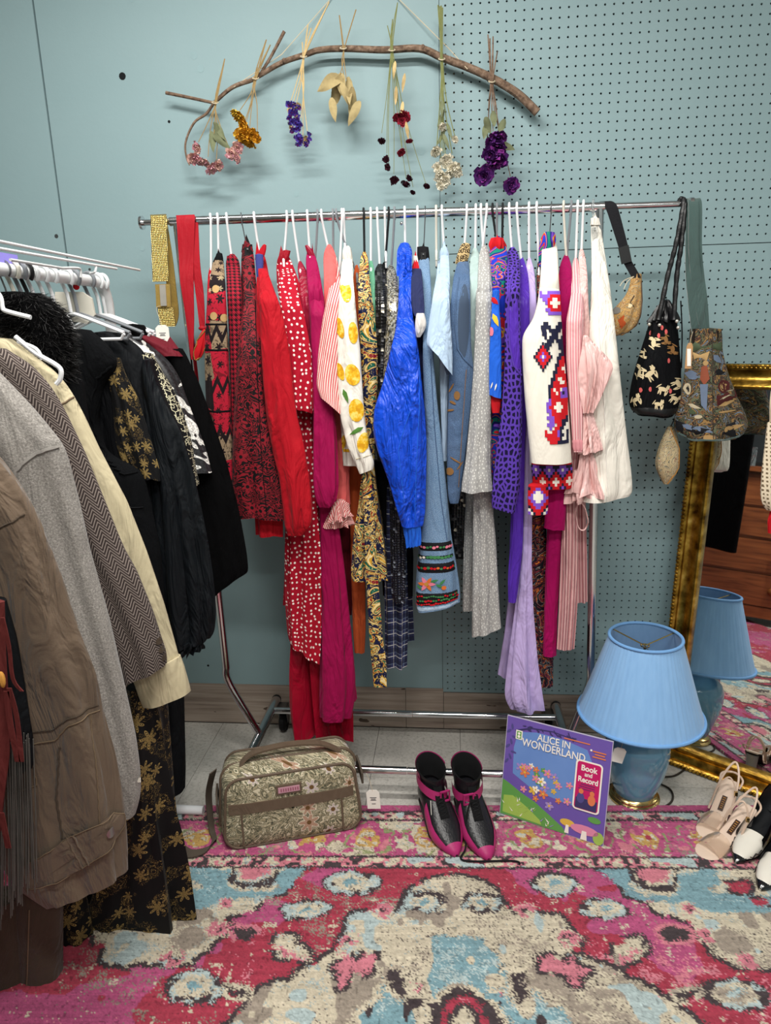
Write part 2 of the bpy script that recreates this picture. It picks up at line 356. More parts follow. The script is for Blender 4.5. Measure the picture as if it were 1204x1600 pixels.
both(c2([(765, 555), (800, 535), (890, 545), (880, 580), (810, 590)]), 'dark', 'pink'); both(c2([(850, 790), (940, 780), (930, 810), (860, 820)]), 'dark', 'cream')
both(c2([(1040, 350), (1120, 345), (1130, 385), (1060, 395)]), 'red', 'dark'); both(c2([(1110, 415), (1200, 420), (1190, 445), (1120, 440)]), 'red', 'dark')
field = Tt > rst(900, 1362)[1]
# border bands, from the far edge inwards
ys = [1262, 1271, 1274, 1284, 1287, 1342, 1345, 1359, 1362]; tb = [0] + [rst(900, y)[1] for y in ys[1:]]
wb = Tt + .004 * vnoise(S, Tt, 60, 21) + .002 * wn[1]
sp = vnoise(S, Tt, 60, 22) + .6 * vnoise(S, Tt, 120, 23)
seg = lambda a, b: (wb >= tb[a]) & (wb < tb[b])
def sets(mask, c): C[mask] = PAL[c]
sets(wb < tb[1], 'mag'); sets(seg(1, 2), 'dark')
B1 = seg(2, 3) | seg(6, 7); sets(B1, 'pink'); sets(B1 & (sp > .08), 'cream'); sets(B1 & (sp < -.2), 'dark'); sets(B1 & (vnoise(S, Tt, 26, 24) > .28), 'pale'); sets(seg(3, 4), 'dark')
B2 = seg(4, 5); sets(B2, 'mag'); mm = vnoise(S, Tt, 22, 25) + .5 * vnoise(S, Tt, 70, 26); sets(B2 & (mm > .2), 'cream'); sets(B2 & (mm < -.3), 'pink')
cyc = np.abs(((A + .02) / .17) % 1 - .5); rr = np.hypot(cyc * .17, (wb - (tb[4] + tb[5]) / 2) * 1.0) + .03 * vnoise(S, Tt, 40, 27)
sets(B2 & (rr < .036) & (sp > -.25), 'gold'); sets(B2 & (rr < .03) & (sp > .2), 'cream'); sets(B2 & (rr > .062) & (rr < .07) & (sp > -.1), 'green'); sets(B2 & (rr < .008), 'red')
sets(seg(5, 6), 'dark'); sets(seg(7, 8), 'dark')
# wear: pale scratches, horizontal weave streaks
scr = vnoise(S * 3.2, Tt, 24, 28) + .5 * vnoise(S * .5, Tt * 5, 40, 29); isr = (C == PAL['red']).all(-1) | (C == PAL['mag']).all(-1)
ds = vnoise(S, Tt, 5, 40) + .7 * vnoise(S, Tt * 1.4, 38, 41) + .22 * wn[0] * .8
sets(isr & (ds > .54), 'pink'); sets(isr & (ds < -.62), 'taupe'); crm = (C == PAL['cream']).all(-1); sets(crm & (ds > .44), 'taupe'); sets(crm & (ds < -.5), 'pale'); sets(crm & (np.abs(ds - .2) < .02), 'dark')
blu = (C == PAL['blue']).all(-1); sets(blu & (ds > .36), 'pale')
sets(isr & (scr + .1 * wn[1] > .5), 'cream'); C *= (1 + .28 * vnoise(S * .25, Tt * 4, 45, 30) + .22 * vnoise(S, Tt, 160, 31))[..., None]
C *= (1 + .1 * wn[0])[..., None]; dk = (vnoise(S, Tt, 150, 32) > .36); C[dk] *= .6
C = np.clip(C, 0, 1); C = C * .9 + .1 * C.mean(-1, keepdims=True); C = np.clip(C, 0, 1)
Z = .009 + .0012 * vnoise(S, Tt, 180, 33) + .0008 * np.sin(Tt * 2 * PI / .0075)
P = RA[None, None, :] + S[..., None] * re + Tt[..., None] * rn; P[..., 2] = Z
idx = np.arange(nx * ny).reshape(ny, nx); q = np.stack([idx[:-1, :-1], idx[1:, :-1], idx[1:, 1:], idx[:-1, 1:]], -1).reshape(-1, 4)
per = np.concatenate([idx[0, :], idx[1:, -1], idx[-1, -2::-1], idx[-2:0:-1, 0]]); nb = len(per); V = P.reshape(-1, 3); Bt = V[per].copy(); Bt[:, 2] = 0.0005
V = np.concatenate([V, Bt]); base = nx * ny; k = np.arange(nb); sk = np.stack([per[k], per[(k + 1) % nb], base + (k + 1) % nb, base + k], -1)
F = np.concatenate([q, sk])
me = bpy.data.meshes.new('area_rug'); me.vertices.add(len(V)); me.vertices.foreach_set('co', V.ravel()); me.loops.add(F.size); me.loops.foreach_set('vertex_index', F.ravel())
me.polygons.add(len(F)); me.polygons.foreach_set('loop_start', np.arange(len(F)) * 4); me.polygons.foreach_set('loop_total', np.full(len(F), 4)); me.update(calc_edges=True); me.validate()
ca = me.color_attributes.new('dye', 'FLOAT_COLOR', 'POINT'); CC = np.concatenate([C.reshape(-1, 3), C.reshape(-1, 3)[per]]); ca.data.foreach_set('color', np.concatenate([CC, np.ones((len(CC), 1))], 1).ravel())
m = NB('rug_pile'); a = m.N.new('ShaderNodeVertexColor'); a.layer_name = 'dye'; v = m.obj()
n = m.noise(m.map(v, 1, 1), 420, 2); col = m.mix(m.ma('MULTIPLY', n, .5), a.outputs[0], '#2c2022', 'MULTIPLY'); col = m.mix(.85, m.mix(n, a.outputs[0], '#3a2a2c'), a.outputs[0]); m.bump(n, .5, .003); m.end(col, .95, sheen=.15, spec=.1)
me.materials.append(MT['rug_pile']); rug = link('area_rug', me); tag(rug, 'faded red, pink and cream oriental rug on the tiled floor', 'rug')
# ------------------------------------------------------------------ cloth: lofted bodies
YB = -.27                                        # depth of the rack's rail
def bar_y(x): return 348 - .03497 * (x - 222)
class Loft:
    """a hanging body swept through outline rows (y, x_left, x_right[, slant]) taken at its own depth; round front, deeper back"""
    def __init__(s, rows, Y=None, yf=-.42, drop=70, hb=None, hf=.62, amp=.06, k=5, seed=1, nu=44, step=5, taper=.55, fwd=None, back=.15):
        R = [tuple(r) + (0,) * (4 - len(r)) for r in rows]
        if Y is None: y0, l0, r0 = R[0][:3]; m0 = (l0 + r0) / 2; R = [(y0 - 6, m0 - (r0 - l0) * .16, m0 + (r0 - l0) * .16, 0), (y0 - 3, m0 - (r0 - l0) * .34, m0 + (r0 - l0) * .34, 0)] + R
        s.rows = R; ys = np.array([r[0] for r in R], float)
        n = int(max(10, min(90, (ys[-1] - ys[0]) / step))); s.y = np.linspace(ys[0], ys[-1], n + 1)
        # smooth interpolation of the outline
        def itp(col):
            a = np.array([r[col] for r in R], float); v = np.interp(s.y, ys, a)
            kk = np.array([.25, .5, .25]); vv = v.copy()
            for _ in range(3): vv[1:-1] = np.convolve(vv, kk, 'same')[1:-1]
            return vv
        s.xl, s.xr, s.sl = itp(1), itp(2), itp(3)
        if Y is None:
            t = np.clip((s.y - s.y[0]) / drop, 0, 1); s.Y = YB + (yf - YB) * (t * t * (3 - 2 * t)) ** .7
        elif hasattr(Y, '__len__'): s.Y = np.interp(s.y, [a for a, b in Y], [b for a, b in Y])
        else: s.Y = np.full(n + 1, float(Y))
        s.hb, s.hf, s.amp, s.k, s.nu, s.taper, s.back = hb, hf, amp, k, nu, taper, back
        r = np.random.default_rng(seed); s.ph = r.uniform(0, 6.28, 8); s.dr = r.uniform(-1.6, 1.6, 8)
        s.fwd = fwd
        s.th = np.linspace(-1.5 * PI, .5 * PI, nu + 1)       # seam at the back (+pi/2), front at -pi/2
        s.tt = (s.y - s.y[0]) / (s.y[-1] - s.y[0])
        s.A = [W(s.xl[i], s.y[i] - s.sl[i] / 2, s.Y[i]) for i in range(n + 1)]; s.B = [W(s.xr[i], s.y[i] + s.sl[i] / 2, s.Y[i]) for i in range(n + 1)]
    def at(s, fi, th, off=0.):
        """surface points for fractional row fi and angle th"""
        i = int(min(max(fi, 0), len(s.y) - 1.001)); f = fi - i
        A = s.A[i] * (1 - f) + s.A[i + 1] * f; B = s.B[i] * (1 - f) + s.B[i + 1] * f; Yr = s.Y[i] * (1 - f) + s.Y[i + 1] * f; t = s.tt[i] * (1 - f) + s.tt[i + 1] * f
        c = (A + B) / 2; h = (B - A) / 2; hw = np.linalg.norm(h); d = hdir(c) if s.fwd is None else np.asarray(s.fwd, float)
        hb = s.hb if s.hb is not None else max(.03, (YB + s.back) - Yr)
        hf = s.hf * min(hw, .06) if s.hf < 5 else s.hf / 1000
        sc_ = np.isscalar(th); th = np.atleast_1d(np.asarray(th, float)); co, si = np.cos(th), np.sin(th)
        am = 1.5 * s.amp * min(hw, .09) * (.35 + .65 * t); fo = np.full(th.shape, float(off))
        for q, (kk, w) in enumerate(((s.k, .7), (s.k * 2 - 1, .4), (s.k + 3, .5), (3 * s.k, .2))):
            a = kk * th + s.ph[q] + s.dr[q] * t * 2.2; fo += am * w * (.5 * np.cos(a) + (.8 * (2 * np.abs(np.cos(a / 2)) - 1.2) if kk % 2 == 0 else .5 * np.cos(a)))
        bk = si > 0; xs = np.where(bk, co * (s.taper + (1 - s.taper) * np.clip(1 - si, 0, 1)), co); ds = np.where(bk, hb * si, hf * si)
        hn = unit(h); dn = si * np.where(bk, .25, .9)
        P = c + xs[:, None] * h + ds[:, None] * d + fo[:, None] * (co[:, None] * hn + dn[:, None] * d); P[:, 2] += .3 * am * t * np.cos(s.k * th + s.ph[0])
        return P[0] if sc_ else P
    def surf(s, x, y, off=.002):
        fi = np.interp(y, s.y, np.arange(len(s.y))); i = int(round(fi)); i = min(i, len(s.y) - 1)
        cx = (s.xl[i] + s.xr[i]) / 2; hw = max(1e-3, (s.xr[i] - s.xl[i]) / 2); fx = max(-.985, min(.985, (x - cx) / hw))
        fi = np.interp(y - s.sl[i] * fx / 2, s.y, np.arange(len(s.y)))
        return s.at(fi, -PI / 2 + math.asin(fx), off)
    def build(s, name, mat, parent=None, hem=True, open_top=False):
        mb = MB(); n = len(s.y); nu = s.nu; V = np.array([s.at(i, s.th) for i in range(n)])
        uv = np.zeros((n, nu + 1, 2)); vlen = 0; mid = nu // 2
        for i in range(n):
            ds = np.r_[0, np.cumsum(np.linalg.norm(np.diff(V[i], axis=0), axis=1))]; uv[i, :, 0] = ds - ds[mid]
            if i: vlen += np.linalg.norm((s.A[i] + s.B[i] - s.A[i - 1] - s.B[i - 1]) / 2)
            uv[i, :, 1] = -vlen
        fs = []
        for i in range(n - 1):
            for k in range(nu): fs.append((i * (nu + 1) + k, (i + 1) * (nu + 1) + k, (i + 1) * (nu + 1) + k + 1, i * (nu + 1) + k + 1))
        vs = V.reshape(-1, 3).tolist(); us = uv.reshape(-1, 2).tolist()
        if hem:          # turn the hem inwards and close it above
            c = V[-1].mean(0); b = len(vs)
            for k in range(nu + 1): vs.append((V[-1, k] * .9 + c * .1 + np.array([0, 0, .004])).tolist()); us.append(us[(n - 1) * (nu + 1) + k])
            for k in range(nu): a = (n - 1) * (nu + 1) + k; fs.append((a, b + k, b + k + 1, a + 1))
            vs.append((c + np.array([0, 0, .05])).tolist()); us.append([0, -vlen]); e = len(vs) - 1
            for k in range(nu): fs.append((b + k, e, b + k + 1))
        if not open_top:
            vs.append((V[0].mean(0) + np.array([0, 0, .004])).tolist()); us.append([0, 0]); e = len(vs) - 1
            for k in range(nu): fs.append((k, k + 1, e))
        mb.v = [tuple(p) for p in vs]; mb.f = fs; mb.mi = [0] * len(fs); mb.uv = us
        return mb.build(name, mat, parent, ang=52)
    def dec(s, pts, mat, name=None, parent=None, off=.0018, mb=None, mi=0, rings=3):
        """a print / patch / trim piece lying on the front, outlined in frame pixels"""
        own = mb is None; mb = mb or MB(); pts = [np.array(p, float) for p in pts]; c = sum(pts) / len(pts); n = len(pts); vs = [s.surf(c[0], c[1], off)]
        for r in range(1, rings + 1):
            for p in pts: q = c + (p - c) * r / rings; vs.append(s.surf(q[0], q[1], off))
        fs = [(0, 1 + (k + 1) % n, 1 + k) for k in range(n)]
        for r in range(rings - 1):
            for k in range(n): a = 1 + r * n; fs.append((a + k, a + (k + 1) % n, a + n + (k + 1) % n, a + n + k))
        mb.add(vs, fs, mi)
        return mb.build(name, mat, parent, ang=0) if own else mb
    def band(s, y0, y1, mat, name, parent, off=.0018, sl=None, rows=None, x0=-.985, x1=.985, nx=24, mb=None, mi=0, wave=None):
        """horizontal trim between two heights, wrapped on the front"""
        own = mb is None; mb = mb or MB(); ny = rows or max(2, int((y1 - y0) / 3)); vs = []
        for j in range(ny + 1):
            y = y0 + (y1 - y0) * j / ny; i = int(np.interp(y, s.y, np.arange(len(s.y)))); cx = (s.xl[i] + s.xr[i]) / 2; hw = (s.xr[i] - s.xl[i]) / 2
            for k in range(nx + 1):
                a = -PI / 2 * .93 + PI * .93 * k / nx; fx = math.sin(a); fx = x0 + (x1 - x0) * (fx + 1) / 2
                o = off if 0 < j < ny and 0 < k < nx else -.0005
                vs.append(s.surf(cx + fx * hw, y + s.sl[i] * fx / 2, o))
        fs = [(j * (nx + 1) + k, (j + 1) * (nx + 1) + k, (j + 1) * (nx + 1) + k + 1, j * (nx + 1) + k + 1) for j in range(ny) for k in range(nx)]
        mb.add(vs, fs, mi); return mb.build(name, mat, parent, ang=0) if own else mb
    def line(s, pts, r, mat, name, parent, off=.001, n=5):
        """seam, piping or drawn line on the front along pixels"""
        P = []
        for (a, b), (c, d) in zip(pts[:-1], pts[1:]):
            k = max(2, int(math.hypot(c - a, d - b) / 5))
            for q in range(k): P.append(s.surf(a + (c - a) * q / k, b + (d - b) * q / k, off))
        P.append(s.surf(*pts[-1], off)); return MB().tube(P, r, n).build(name, mat, parent)
def ellp(x, y, a, b, rot=0, n=14): return [(x + a * math.cos(t) * math.cos(rot) - b * math.sin(t) * math.sin(rot), y + a * math.cos(t) * math.sin(rot) + b * math.sin(t) * math.cos(rot)) for t in np.linspace(0, 2 * PI, n + 1)[:-1]]
def leafp(x, y, L, w, rot): 
    pts = [(-L, 0), (-L * .4, -w), (L * .3, -w * .8), (L, 0), (L * .3, w * .8), (-L * .4, w)]
    return [(x + a * math.cos(rot) - b * math.sin(rot), y + a * math.sin(rot) + b * math.cos(rot)) for a, b in pts]

# ------------------------------------------------------------------ cloth materials
def pat(name, fn, rough=.8, sheen=.03, grain=.15, metal=0, spec=.2, wr=.0, **kw):
    m = NB(name); c = fn(m); v = m.uv()
    if wr: m.bump(m.noise(m.map(m.obj(), 1, 1, 0, .3), 15, 3, 1.6), min(1, wr * 1.3), .03)
    if grain: m.bump(m.noise(v, 900, 1), grain, .001)
    return m.end(c, rough, metal, sheen, spec, **kw)
for n_, c_, r_ in [('maroon_cloth', '#5d0f1d', .7), ('red_cotton', '#a50a1b', .75), ('deep_red', '#8f0f20', .6), ('crimson_satin', '#9c0a27', .38), ('coral_linen', '#d25f5d', .85), ('rust_cloth', '#b8532a', .8), ('blue_lining', '#3d4486', .6),
                   ('black_cloth', '#0b0c0f', .75), ('charcoal_cloth', '#0f1114', .7), ('navy_knit', '#252b4f', .85), ('white_knit', '#e2ddd6', .85), ('green_satin', '#5e9a7b', .4), ('lilac_cloth', '#b9a7d8', .7), ('violet_satin', '#4f2ba3', .42),
                   ('light_blue_cloth', '#a9bfd6', .8), ('mint_knit', '#a3b7b4', .9), ('white_cotton', '#e6e1d6', .75), ('cream_twill', '#b6ab8d', .8), ('magenta_knit', '#95004f', .8), ('magenta_crepe', '#930345', .7), ('rib_blue', '#1f5fcf', .7)]:
    solid(n_, c_, r_, sheen=.0 if n_ in ('black_cloth', 'charcoal_cloth') else .03, spec=.12 if n_ in ('black_cloth', 'charcoal_cloth') else .2, wr=.45)
m = NB('windbreaker_blue'); v = m.obj(); m.bump(m.noise(m.map(v, 1, 1, 0, .45), 10, 3, 2.0), 1, .045); m.bump(m.noise(m.map(v, 1.2, 1, 0, .8), 34, 3, 1.5), .4, .012); m.end(m.mix(m.noise(v, 20, 2), '#0a40c0', '#0c4bd2'), .42, spec=.45)
solid('burgundy_satin', '#8a1530', .35, wr=.6); solid('pink_satin', '#e7bdb9', .33, wr=.7, spec=.5, var=.05); solid('black_velvet', '#060607', .95, sheen=.0, wr=.3, spec=.08)
solid('sash_red', '#9c0a1c', .65, wr=.15); solid('suede_brown', '#5f5042', .95, sheen=.15, wr=.6, var=.2, nscale=9, bump=.3, bscale=350); solid('suede_dark', '#3f3429', .95, sheen=.1, wr=.5, var=.15); solid('stitch_tan', '#6b5b48', .9)
solid('wool_dark', '#0b0c0e', .95, sheen=.0, bump=.4, wr=.4, spec=.1); solid('slate_chiffon', '#0e1216', .6, wr=.6, spec=.2)
def f_dots(bg, fg, sc_, r, rnd=.75):
    def f(m): v = m.uv(sc_); return m.mix(m.ma('LESS_THAN', m.vor(v, 1, rnd).outputs['Distance'], r), bg, fg)
    return f
pat('polka_red', f_dots('#a00a24', '#efe3dc', 60, .2, .6), wr=.3)
def f(m):
    v = m.uv(110); x, y, _ = m.xyz(v); vo = m.vor(v, 1, .8); d = m.vm('SUBTRACT', v, vo.outputs['Position']); dx, dy, _ = m.xyz(m.map(d, 1.5, .8, .6))
    return m.mix(m.ma('LESS_THAN', m.ma('ADD', m.ma('MULTIPLY', dx, dx), m.ma('MULTIPLY', dy, dy)), .05), '#9f9e9c', '#d3d2cd')
pat('grey_sprig', f, wr=.3)
def f(m):
    x, y, _ = m.xyz(m.uv(150, 150, .12)); return m.mix(m.ma('GREATER_THAN', m.ma('FRACT', x), .55), '#c4545a', '#ecd3c9')
pat('stripe_red', f, wr=.25)
def f(m):
    x, y, _ = m.xyz(m.uv(140)); return m.mix(m.ma('GREATER_THAN', m.ma('FRACT', x), .62), '#d58f96', '#e9c7c4')
pat('stripe_pink', f, wr=.25)
def f(m):
    x, y, _ = m.xyz(m.uv(95)); a = m.ma('MULTIPLY_ADD', m.ma('SINE', m.ma('MULTIPLY', x, 6.28)), .5, .5); m.bump(a, .8, .004); return m.mix(a, '#a86b70', '#dfb2b0')
pat('pink_pleats', f, wr=.2)
def f(m):
    v = m.uv(75); x, y, _ = m.xyz(v); fx = m.ma('FRACT', x); fy = m.ma('FRACT', y); cx = m.ma('GREATER_THAN', fx, .5); cy = m.ma('GREATER_THAN', fy, .5)
    dg = m.ma('GREATER_THAN', m.ma('FRACT', m.ma('MULTIPLY', m.ma('ADD', x, y), 2)), .5); s_ = m.ma('ADD', cx, cy)
    k = m.ma('MULTIPLY_ADD', m.ma('COMPARE', s_, 1, .1), dg, m.ma('GREATER_THAN', s_, 1.5)); return m.mix(k, '#180d10', '#98172c')
pat('houndstooth_red', f)
def f(m):
    v = m.uv(1); n = m.noise(v, 17, 1.2, 3.2); r = m.ma('ABSOLUTE', m.ma('SUBTRACT', m.ma('FRACT', m.ma('MULTIPLY', n, 7)), .5)); k = m.ma('GREATER_THAN', r, .29)
    pe, ce, b, _ = m.flower(m.uv(15), 6, .36, .7); k2 = m.ma('MAXIMUM', k, pe); k2 = m.ma('SUBTRACT', k2, m.ma('MULTIPLY', ce, 1)); return m.mix(k2, '#0d080a', '#7d1622')
pat('damask_red', f, .7)
def f(m):
    v = m.uv(17, 13); n = m.noise(m.uv(1), 40, 1.5, 2.5); x, y, _ = m.xyz(v); vo = m.vor(v, 1, .35); r, g, b = m.xyz(vo.outputs['Color'])
    c = m.ramp(r, [(0, '#1a1013'), (.22, '#a3162c'), (.45, '#8b775f'), (.62, '#a3162c'), (.75, '#7a6852'), (.9, '#1a1013')])
    zig = m.ma('FRACT', m.ma('ADD', m.ma('MULTIPLY', y, .55), m.ma('PINGPONG', x, .25))); c = m.mix(m.ma('LESS_THAN', zig, .16), c, '#160d10')
    fl = m.flower(m.uv(30, 24), 6, .34, .4); c = m.mix(fl[0], c, m.mix(m.ma('GREATER_THAN', r, .4), '#9c8a6c', '#1a0d11')); return m.mix(m.ma('GREATER_THAN', m.ma('ABSOLUTE', m.ma('SUBTRACT', n, .5)), .12), c, m.mix(.6, c, '#0f090b'))
pat('tapestry_patch', f)
def f(m):
    v = m.uv(1); n = m.noise(v, 8.5, 1.6, 2.6); k = m.ma('FRACT', m.ma('MULTIPLY', n, 4.2))
    c = m.ramp(k, [(0, '#141a3c'), (.2, '#141a3c'), (.26, '#c99a33'), (.34, '#e2cf9b'), (.42, '#b07a1f'), (.48, '#0f5a4c'), (.6, '#0f5a4c'), (.64, '#d8b45a'), (.7, '#7d1224'), (.78, '#7d1224'), (.82, '#d3a844'), (.9, '#1a1c33')])
    fi = m.noise(v, 90, 2, 1.5); return m.mix(m.ma('GREATER_THAN', fi, .58), c, m.mix(.5, c, '#f0d98c'))
pat('baroque_silk', f, .45, wr=.3)
def f(m):
    v = m.uv(1); n = m.noise(v, 15, 2, 2.2); k = m.ma('FRACT', m.ma('MULTIPLY', n, 5)); c = m.ramp(k, [(0, '#15131a'), (.34, '#6e2a35'), (.5, '#15131a'), (.62, '#b8622a'), (.72, '#20222a'), (.84, '#9a9a98'), (.9, '#15131a')]); return c
pat('shards_print', f, .5)
def f(m):
    v = m.uv(1); n = m.noise(v, 10, 1, 2.0); k = m.ma('FRACT', m.ma('MULTIPLY', n, 4)); return m.ramp(k, [(0, '#1835b4'), (.3, '#c01c30'), (.42, '#0e7a6b'), (.55, '#1a1f6e'), (.7, '#6d3fb0'), (.8, '#d9a53a'), (.86, '#c01c30')])
pat('abstract_print', f, .6)
def f(m):
    v = m.uv(120, 120); vo = m.vor(v, 1, .4); r, g, b = m.xyz(vo.outputs['Color']); m.bump(vo.outputs['Distance'], .6, .004); return m.ramp(r, [(0, '#08080a'), (.6, '#1c1c22'), (.85, '#4a4a4c'), (.95, '#c9c2ae')])
pat('sequin_black', f, .3, metal=.3, spec=.6)
def f(m):
    v = m.uv(270, 270); vo = m.vor(v, 1, .4); r, g, b = m.xyz(vo.outputs['Color']); m.bump(r, .8, .004); return m.ramp(r, [(0, '#4e4c48'), (.25, '#93908a'), (.5, '#c9c5ba'), (.75, '#e8e3d4'), (.9, '#8e8258')])
pat('sequin_silver', f, .28, metal=.7, spec=.6)
def f(m):
    v = m.uv(130); vo = m.vor(v, 1, .3); r, g, b = m.xyz(vo.outputs['Color']); m.bump(vo.outputs['Distance'], .8, .006); return m.ramp(r, [(0, '#0d0f1c'), (.75, '#1a1d30'), (.93, '#7f8794')])
pat('sequin_navy', f, .35, metal=.2, spec=.6)
def plaid(base, a, b, c, sc_):
    def f(m):
        x, y, _ = m.xyz(m.uv(sc_)); o = base
        for ax in (x, y):
            fr = m.ma('FRACT', ax); o = m.mix(m.ma('MULTIPLY', m.ma('COMPARE', fr, .3, .2), .55), o, a); o = m.mix(m.ma('MULTIPLY', m.ma('COMPARE', fr, .75, .03), .7), o, b); o = m.mix(m.ma('MULTIPLY', m.ma('COMPARE', fr, .08, .018), .6), o, c)
        return o
    return f
pat('plaid_navy', plaid('#32375a', '#15182a', '#d8d8d4', '#7f93a8', 26), .85)
def denim(c1, c2, c3, wf=.45):
    def f(m):
        v = m.uv(1); n = m.noise(v, 520, 2, .3, .8); w = m.noise(v, 11, 4); x, y, _ = m.xyz(m.uv(900, 900, .8)); c = m.ramp(n, [(.35, c1), (.5, c2), (.65, c3)], False); return m.mix(m.ma('MULTIPLY', w, wf), c, m.mix(.5, c2, '#e2e8ec'))
    return f
pat('denim_light', denim('#34587e', '#577ba0', '#8ea9c2', .25), .9, grain=.4, wr=.3); pat('denim_mid', denim('#213b5c', '#35557c', '#54749a', .2), .9, grain=.4, wr=.3); pat('denim_inside', denim('#1b2a3e', '#2b3f58', '#445a75', .15), .9, grain=.4)
pat('leopard', lambda m: m.mix(m.ma('LESS_THAN', m.ma('ABSOLUTE', m.ma('SUBTRACT', m.vor(m.uv(110), 1, .9).outputs['Distance'], .34)), .13), '#c2a878', '#2a1c12'), .8)
def f(m):
    v = m.uv(1); a = m.vor(m.uv(85, 60), 1, .75, 'DISTANCE_TO_EDGE').outputs['Distance']; k = m.ma('GREATER_THAN', a, .2); m.bump(a, -.8, .006); return m.mix(k, '#53379f', '#140d33')
pat('crochet_purple', f, .9)
def f(m):
    a = m.vor(m.uv(90, 90), 1, .4, 'DISTANCE_TO_EDGE').outputs['Distance']; m.bump(a, -1, .008); return m.mix(m.ma('GREATER_THAN', a, .26), '#d9cbb2', '#6e5f4a')
pat('crochet_cream', f, .9)
def f(m):
    v = m.uv(1); x, y, _ = m.xyz(m.uv(38, 110)); z = m.ma('ADD', y, m.ma('MULTIPLY', m.ma('PINGPONG', x, .5), 4.4)); k = m.ma('FRACT', z); n = m.noise(v, 300, 2)
    c = m.mix(m.ma('GREATER_THAN', k, .62), '#2d2625', '#8a7f78'); return m.mix(m.ma('MULTIPLY', n, .5), c, '#443a37')
pat('herringbone', f, .95, grain=.3)
def f(m):
    v = m.uv(1); n = m.noise(v, 260, 3, .3, .8); w = m.noise(v, 12, 3); c = m.ramp(n, [(.3, '#5b5753'), (.5, '#85817c'), (.68, '#aca7a1')], False); return m.mix(m.ma('MULTIPLY', w, .3), c, '#6a6560')
pat('wool_grey', f, 1, .2, grain=.5, wr=.3)
def gold_floral(sc_, den):
    def f(m):
        v = m.uv(sc_); n = m.noise(m.uv(1), sc_ * 3.4, 2, 2)
        pe, ce, b, edge = m.flower(v, 7, .5, .9, .35); rib = m.ma('GREATER_THAN', m.ma('FRACT', m.ma('MULTIPLY', edge, 9)), .42)
        k = m.ma('MULTIPLY', pe, m.ma('MULTIPLY', rib, m.ma('LESS_THAN', b, den))); st = m.ma('MULTIPLY', m.ma('LESS_THAN', m.ma('ABSOLUTE', m.ma('SUBTRACT', n, .5)), .012), m.ma('GREATER_THAN', m.noise(v, .9, 1), .5))
        c = m.mix(k, '#0a0a0c', m.mix(m.noise(v, 6, 1), '#a88d52', '#77643f')); return m.mix(st, c, '#8f7644')
    return f
pat('gold_floral', gold_floral(17, .75), .7); pat('gold_floral_small', gold_floral(26, .8), .6)
def f(m):
    v = m.uv(34); pe, ce, b, edge = m.flower(v, 5, .6, .5, .5); ou = m.ma('LESS_THAN', m.ma('ABSOLUTE', m.ma('SUBTRACT', edge, .06)), .05); vo = m.vor(m.uv(55), 1, .8, 'DISTANCE_TO_EDGE').outputs['Distance']; k = m.ma('MAXIMUM', ou, m.ma('LESS_THAN', vo, .05)); m.bump(k, .6, .003); return m.mix(k, '#0c0d0f', '#cfc9a9')
pat('cream_embroidery', f, .7)
def f(m):
    n = m.noise(m.uv(1), 16, 1, 1.2); s_ = m.vor(m.uv(260), 1, .5); r, g, b = m.xyz(s_.outputs['Color']); m.bump(r, .6, .003); k = m.ma('GREATER_THAN', n, .53); return m.mix(k, m.mix(r, '#050506', '#26262a'), m.mix(r, '#9c9c98', '#f2f0ea'))
pat('sequin_bw', f, .4, spec=.6)
# muted tapestry weaves for the bags
def tapestry(cols, fl, sc_=24, cut=.5):
    def f(m):
        v = m.uv(1); n = m.noise(v, sc_, 2, 1.6); k = m.ma('FRACT', m.ma('MULTIPLY', n, 4)); c = m.ramp(k, cols); w = m.noise(v, 480, 1); hat = m.ma('GREATER_THAN', m.ma('FRACT', m.ma('MULTIPLY', m.noise(v, sc_ * 2.2, 1, 2.5), 9)), .6); c = m.mix(m.ma('MULTIPLY', hat, .45), c, fl[2])
        if cut:
            pe, ce, b, e = m.flower(m.uv(sc_ * .62), 7, .46, .75, .5); sel = m.ma('LESS_THAN', b, cut); pe = m.ma('MULTIPLY', pe, sel); rim = m.ma('MULTIPLY', pe, m.ma('LESS_THAN', e, .05)); c = m.mix(pe, c, m.mix(m.ma('GREATER_THAN', b, cut * .5), fl[0], fl[1])); c = m.mix(m.ma('MULTIPLY', m.ma('GREATER_THAN', m.ma('FRACT', m.ma('MULTIPLY', e, 11)), .65), m.ma('MULTIPLY', pe, .6)), c, fl[3]); c = m.mix(rim, c, '#e5dcc6'); c = m.mix(m.ma('MULTIPLY', ce, sel), c, fl[4])
        m.bump(w, .4, .002); return m.mix(m.ma('MULTIPLY', w, .3), c, '#2a2620')
    return f
pat('tapestry_floral', tapestry([(0, '#4c4a38'), (.16, '#c6ba9c'), (.32, '#4b523f'), (.46, '#d6cbb0'), (.6, '#5f5d4a'), (.74, '#9a8f72'), (.88, '#3d4236')], ['#d3c4c0', '#c29d80', '#c9be9f', '#75656f', '#6f5230'], 24, .62), .95)
pat('tapestry_town', tapestry([(0, '#20261c'), (.16, '#5d6a50'), (.28, '#7a4f2c'), (.38, '#2c3326'), (.52, '#76879f'), (.6, '#1d1512'), (.72, '#a07a42'), (.82, '#4a2620'), (.92, '#14171d')], [''] * 2 + ['#8d8570', '', ''], 17, 0), .95)
pat('tapestry_gold', tapestry([(0, '#b98a4a'), (.2, '#cf9f5c'), (.4, '#8d857a'), (.52, '#d8b77f'), (.66, '#8b4a31'), (.76, '#c39352'), (.9, '#6f675c')], [''] * 2 + ['#e0c591', '', ''], 30, 0), .95)
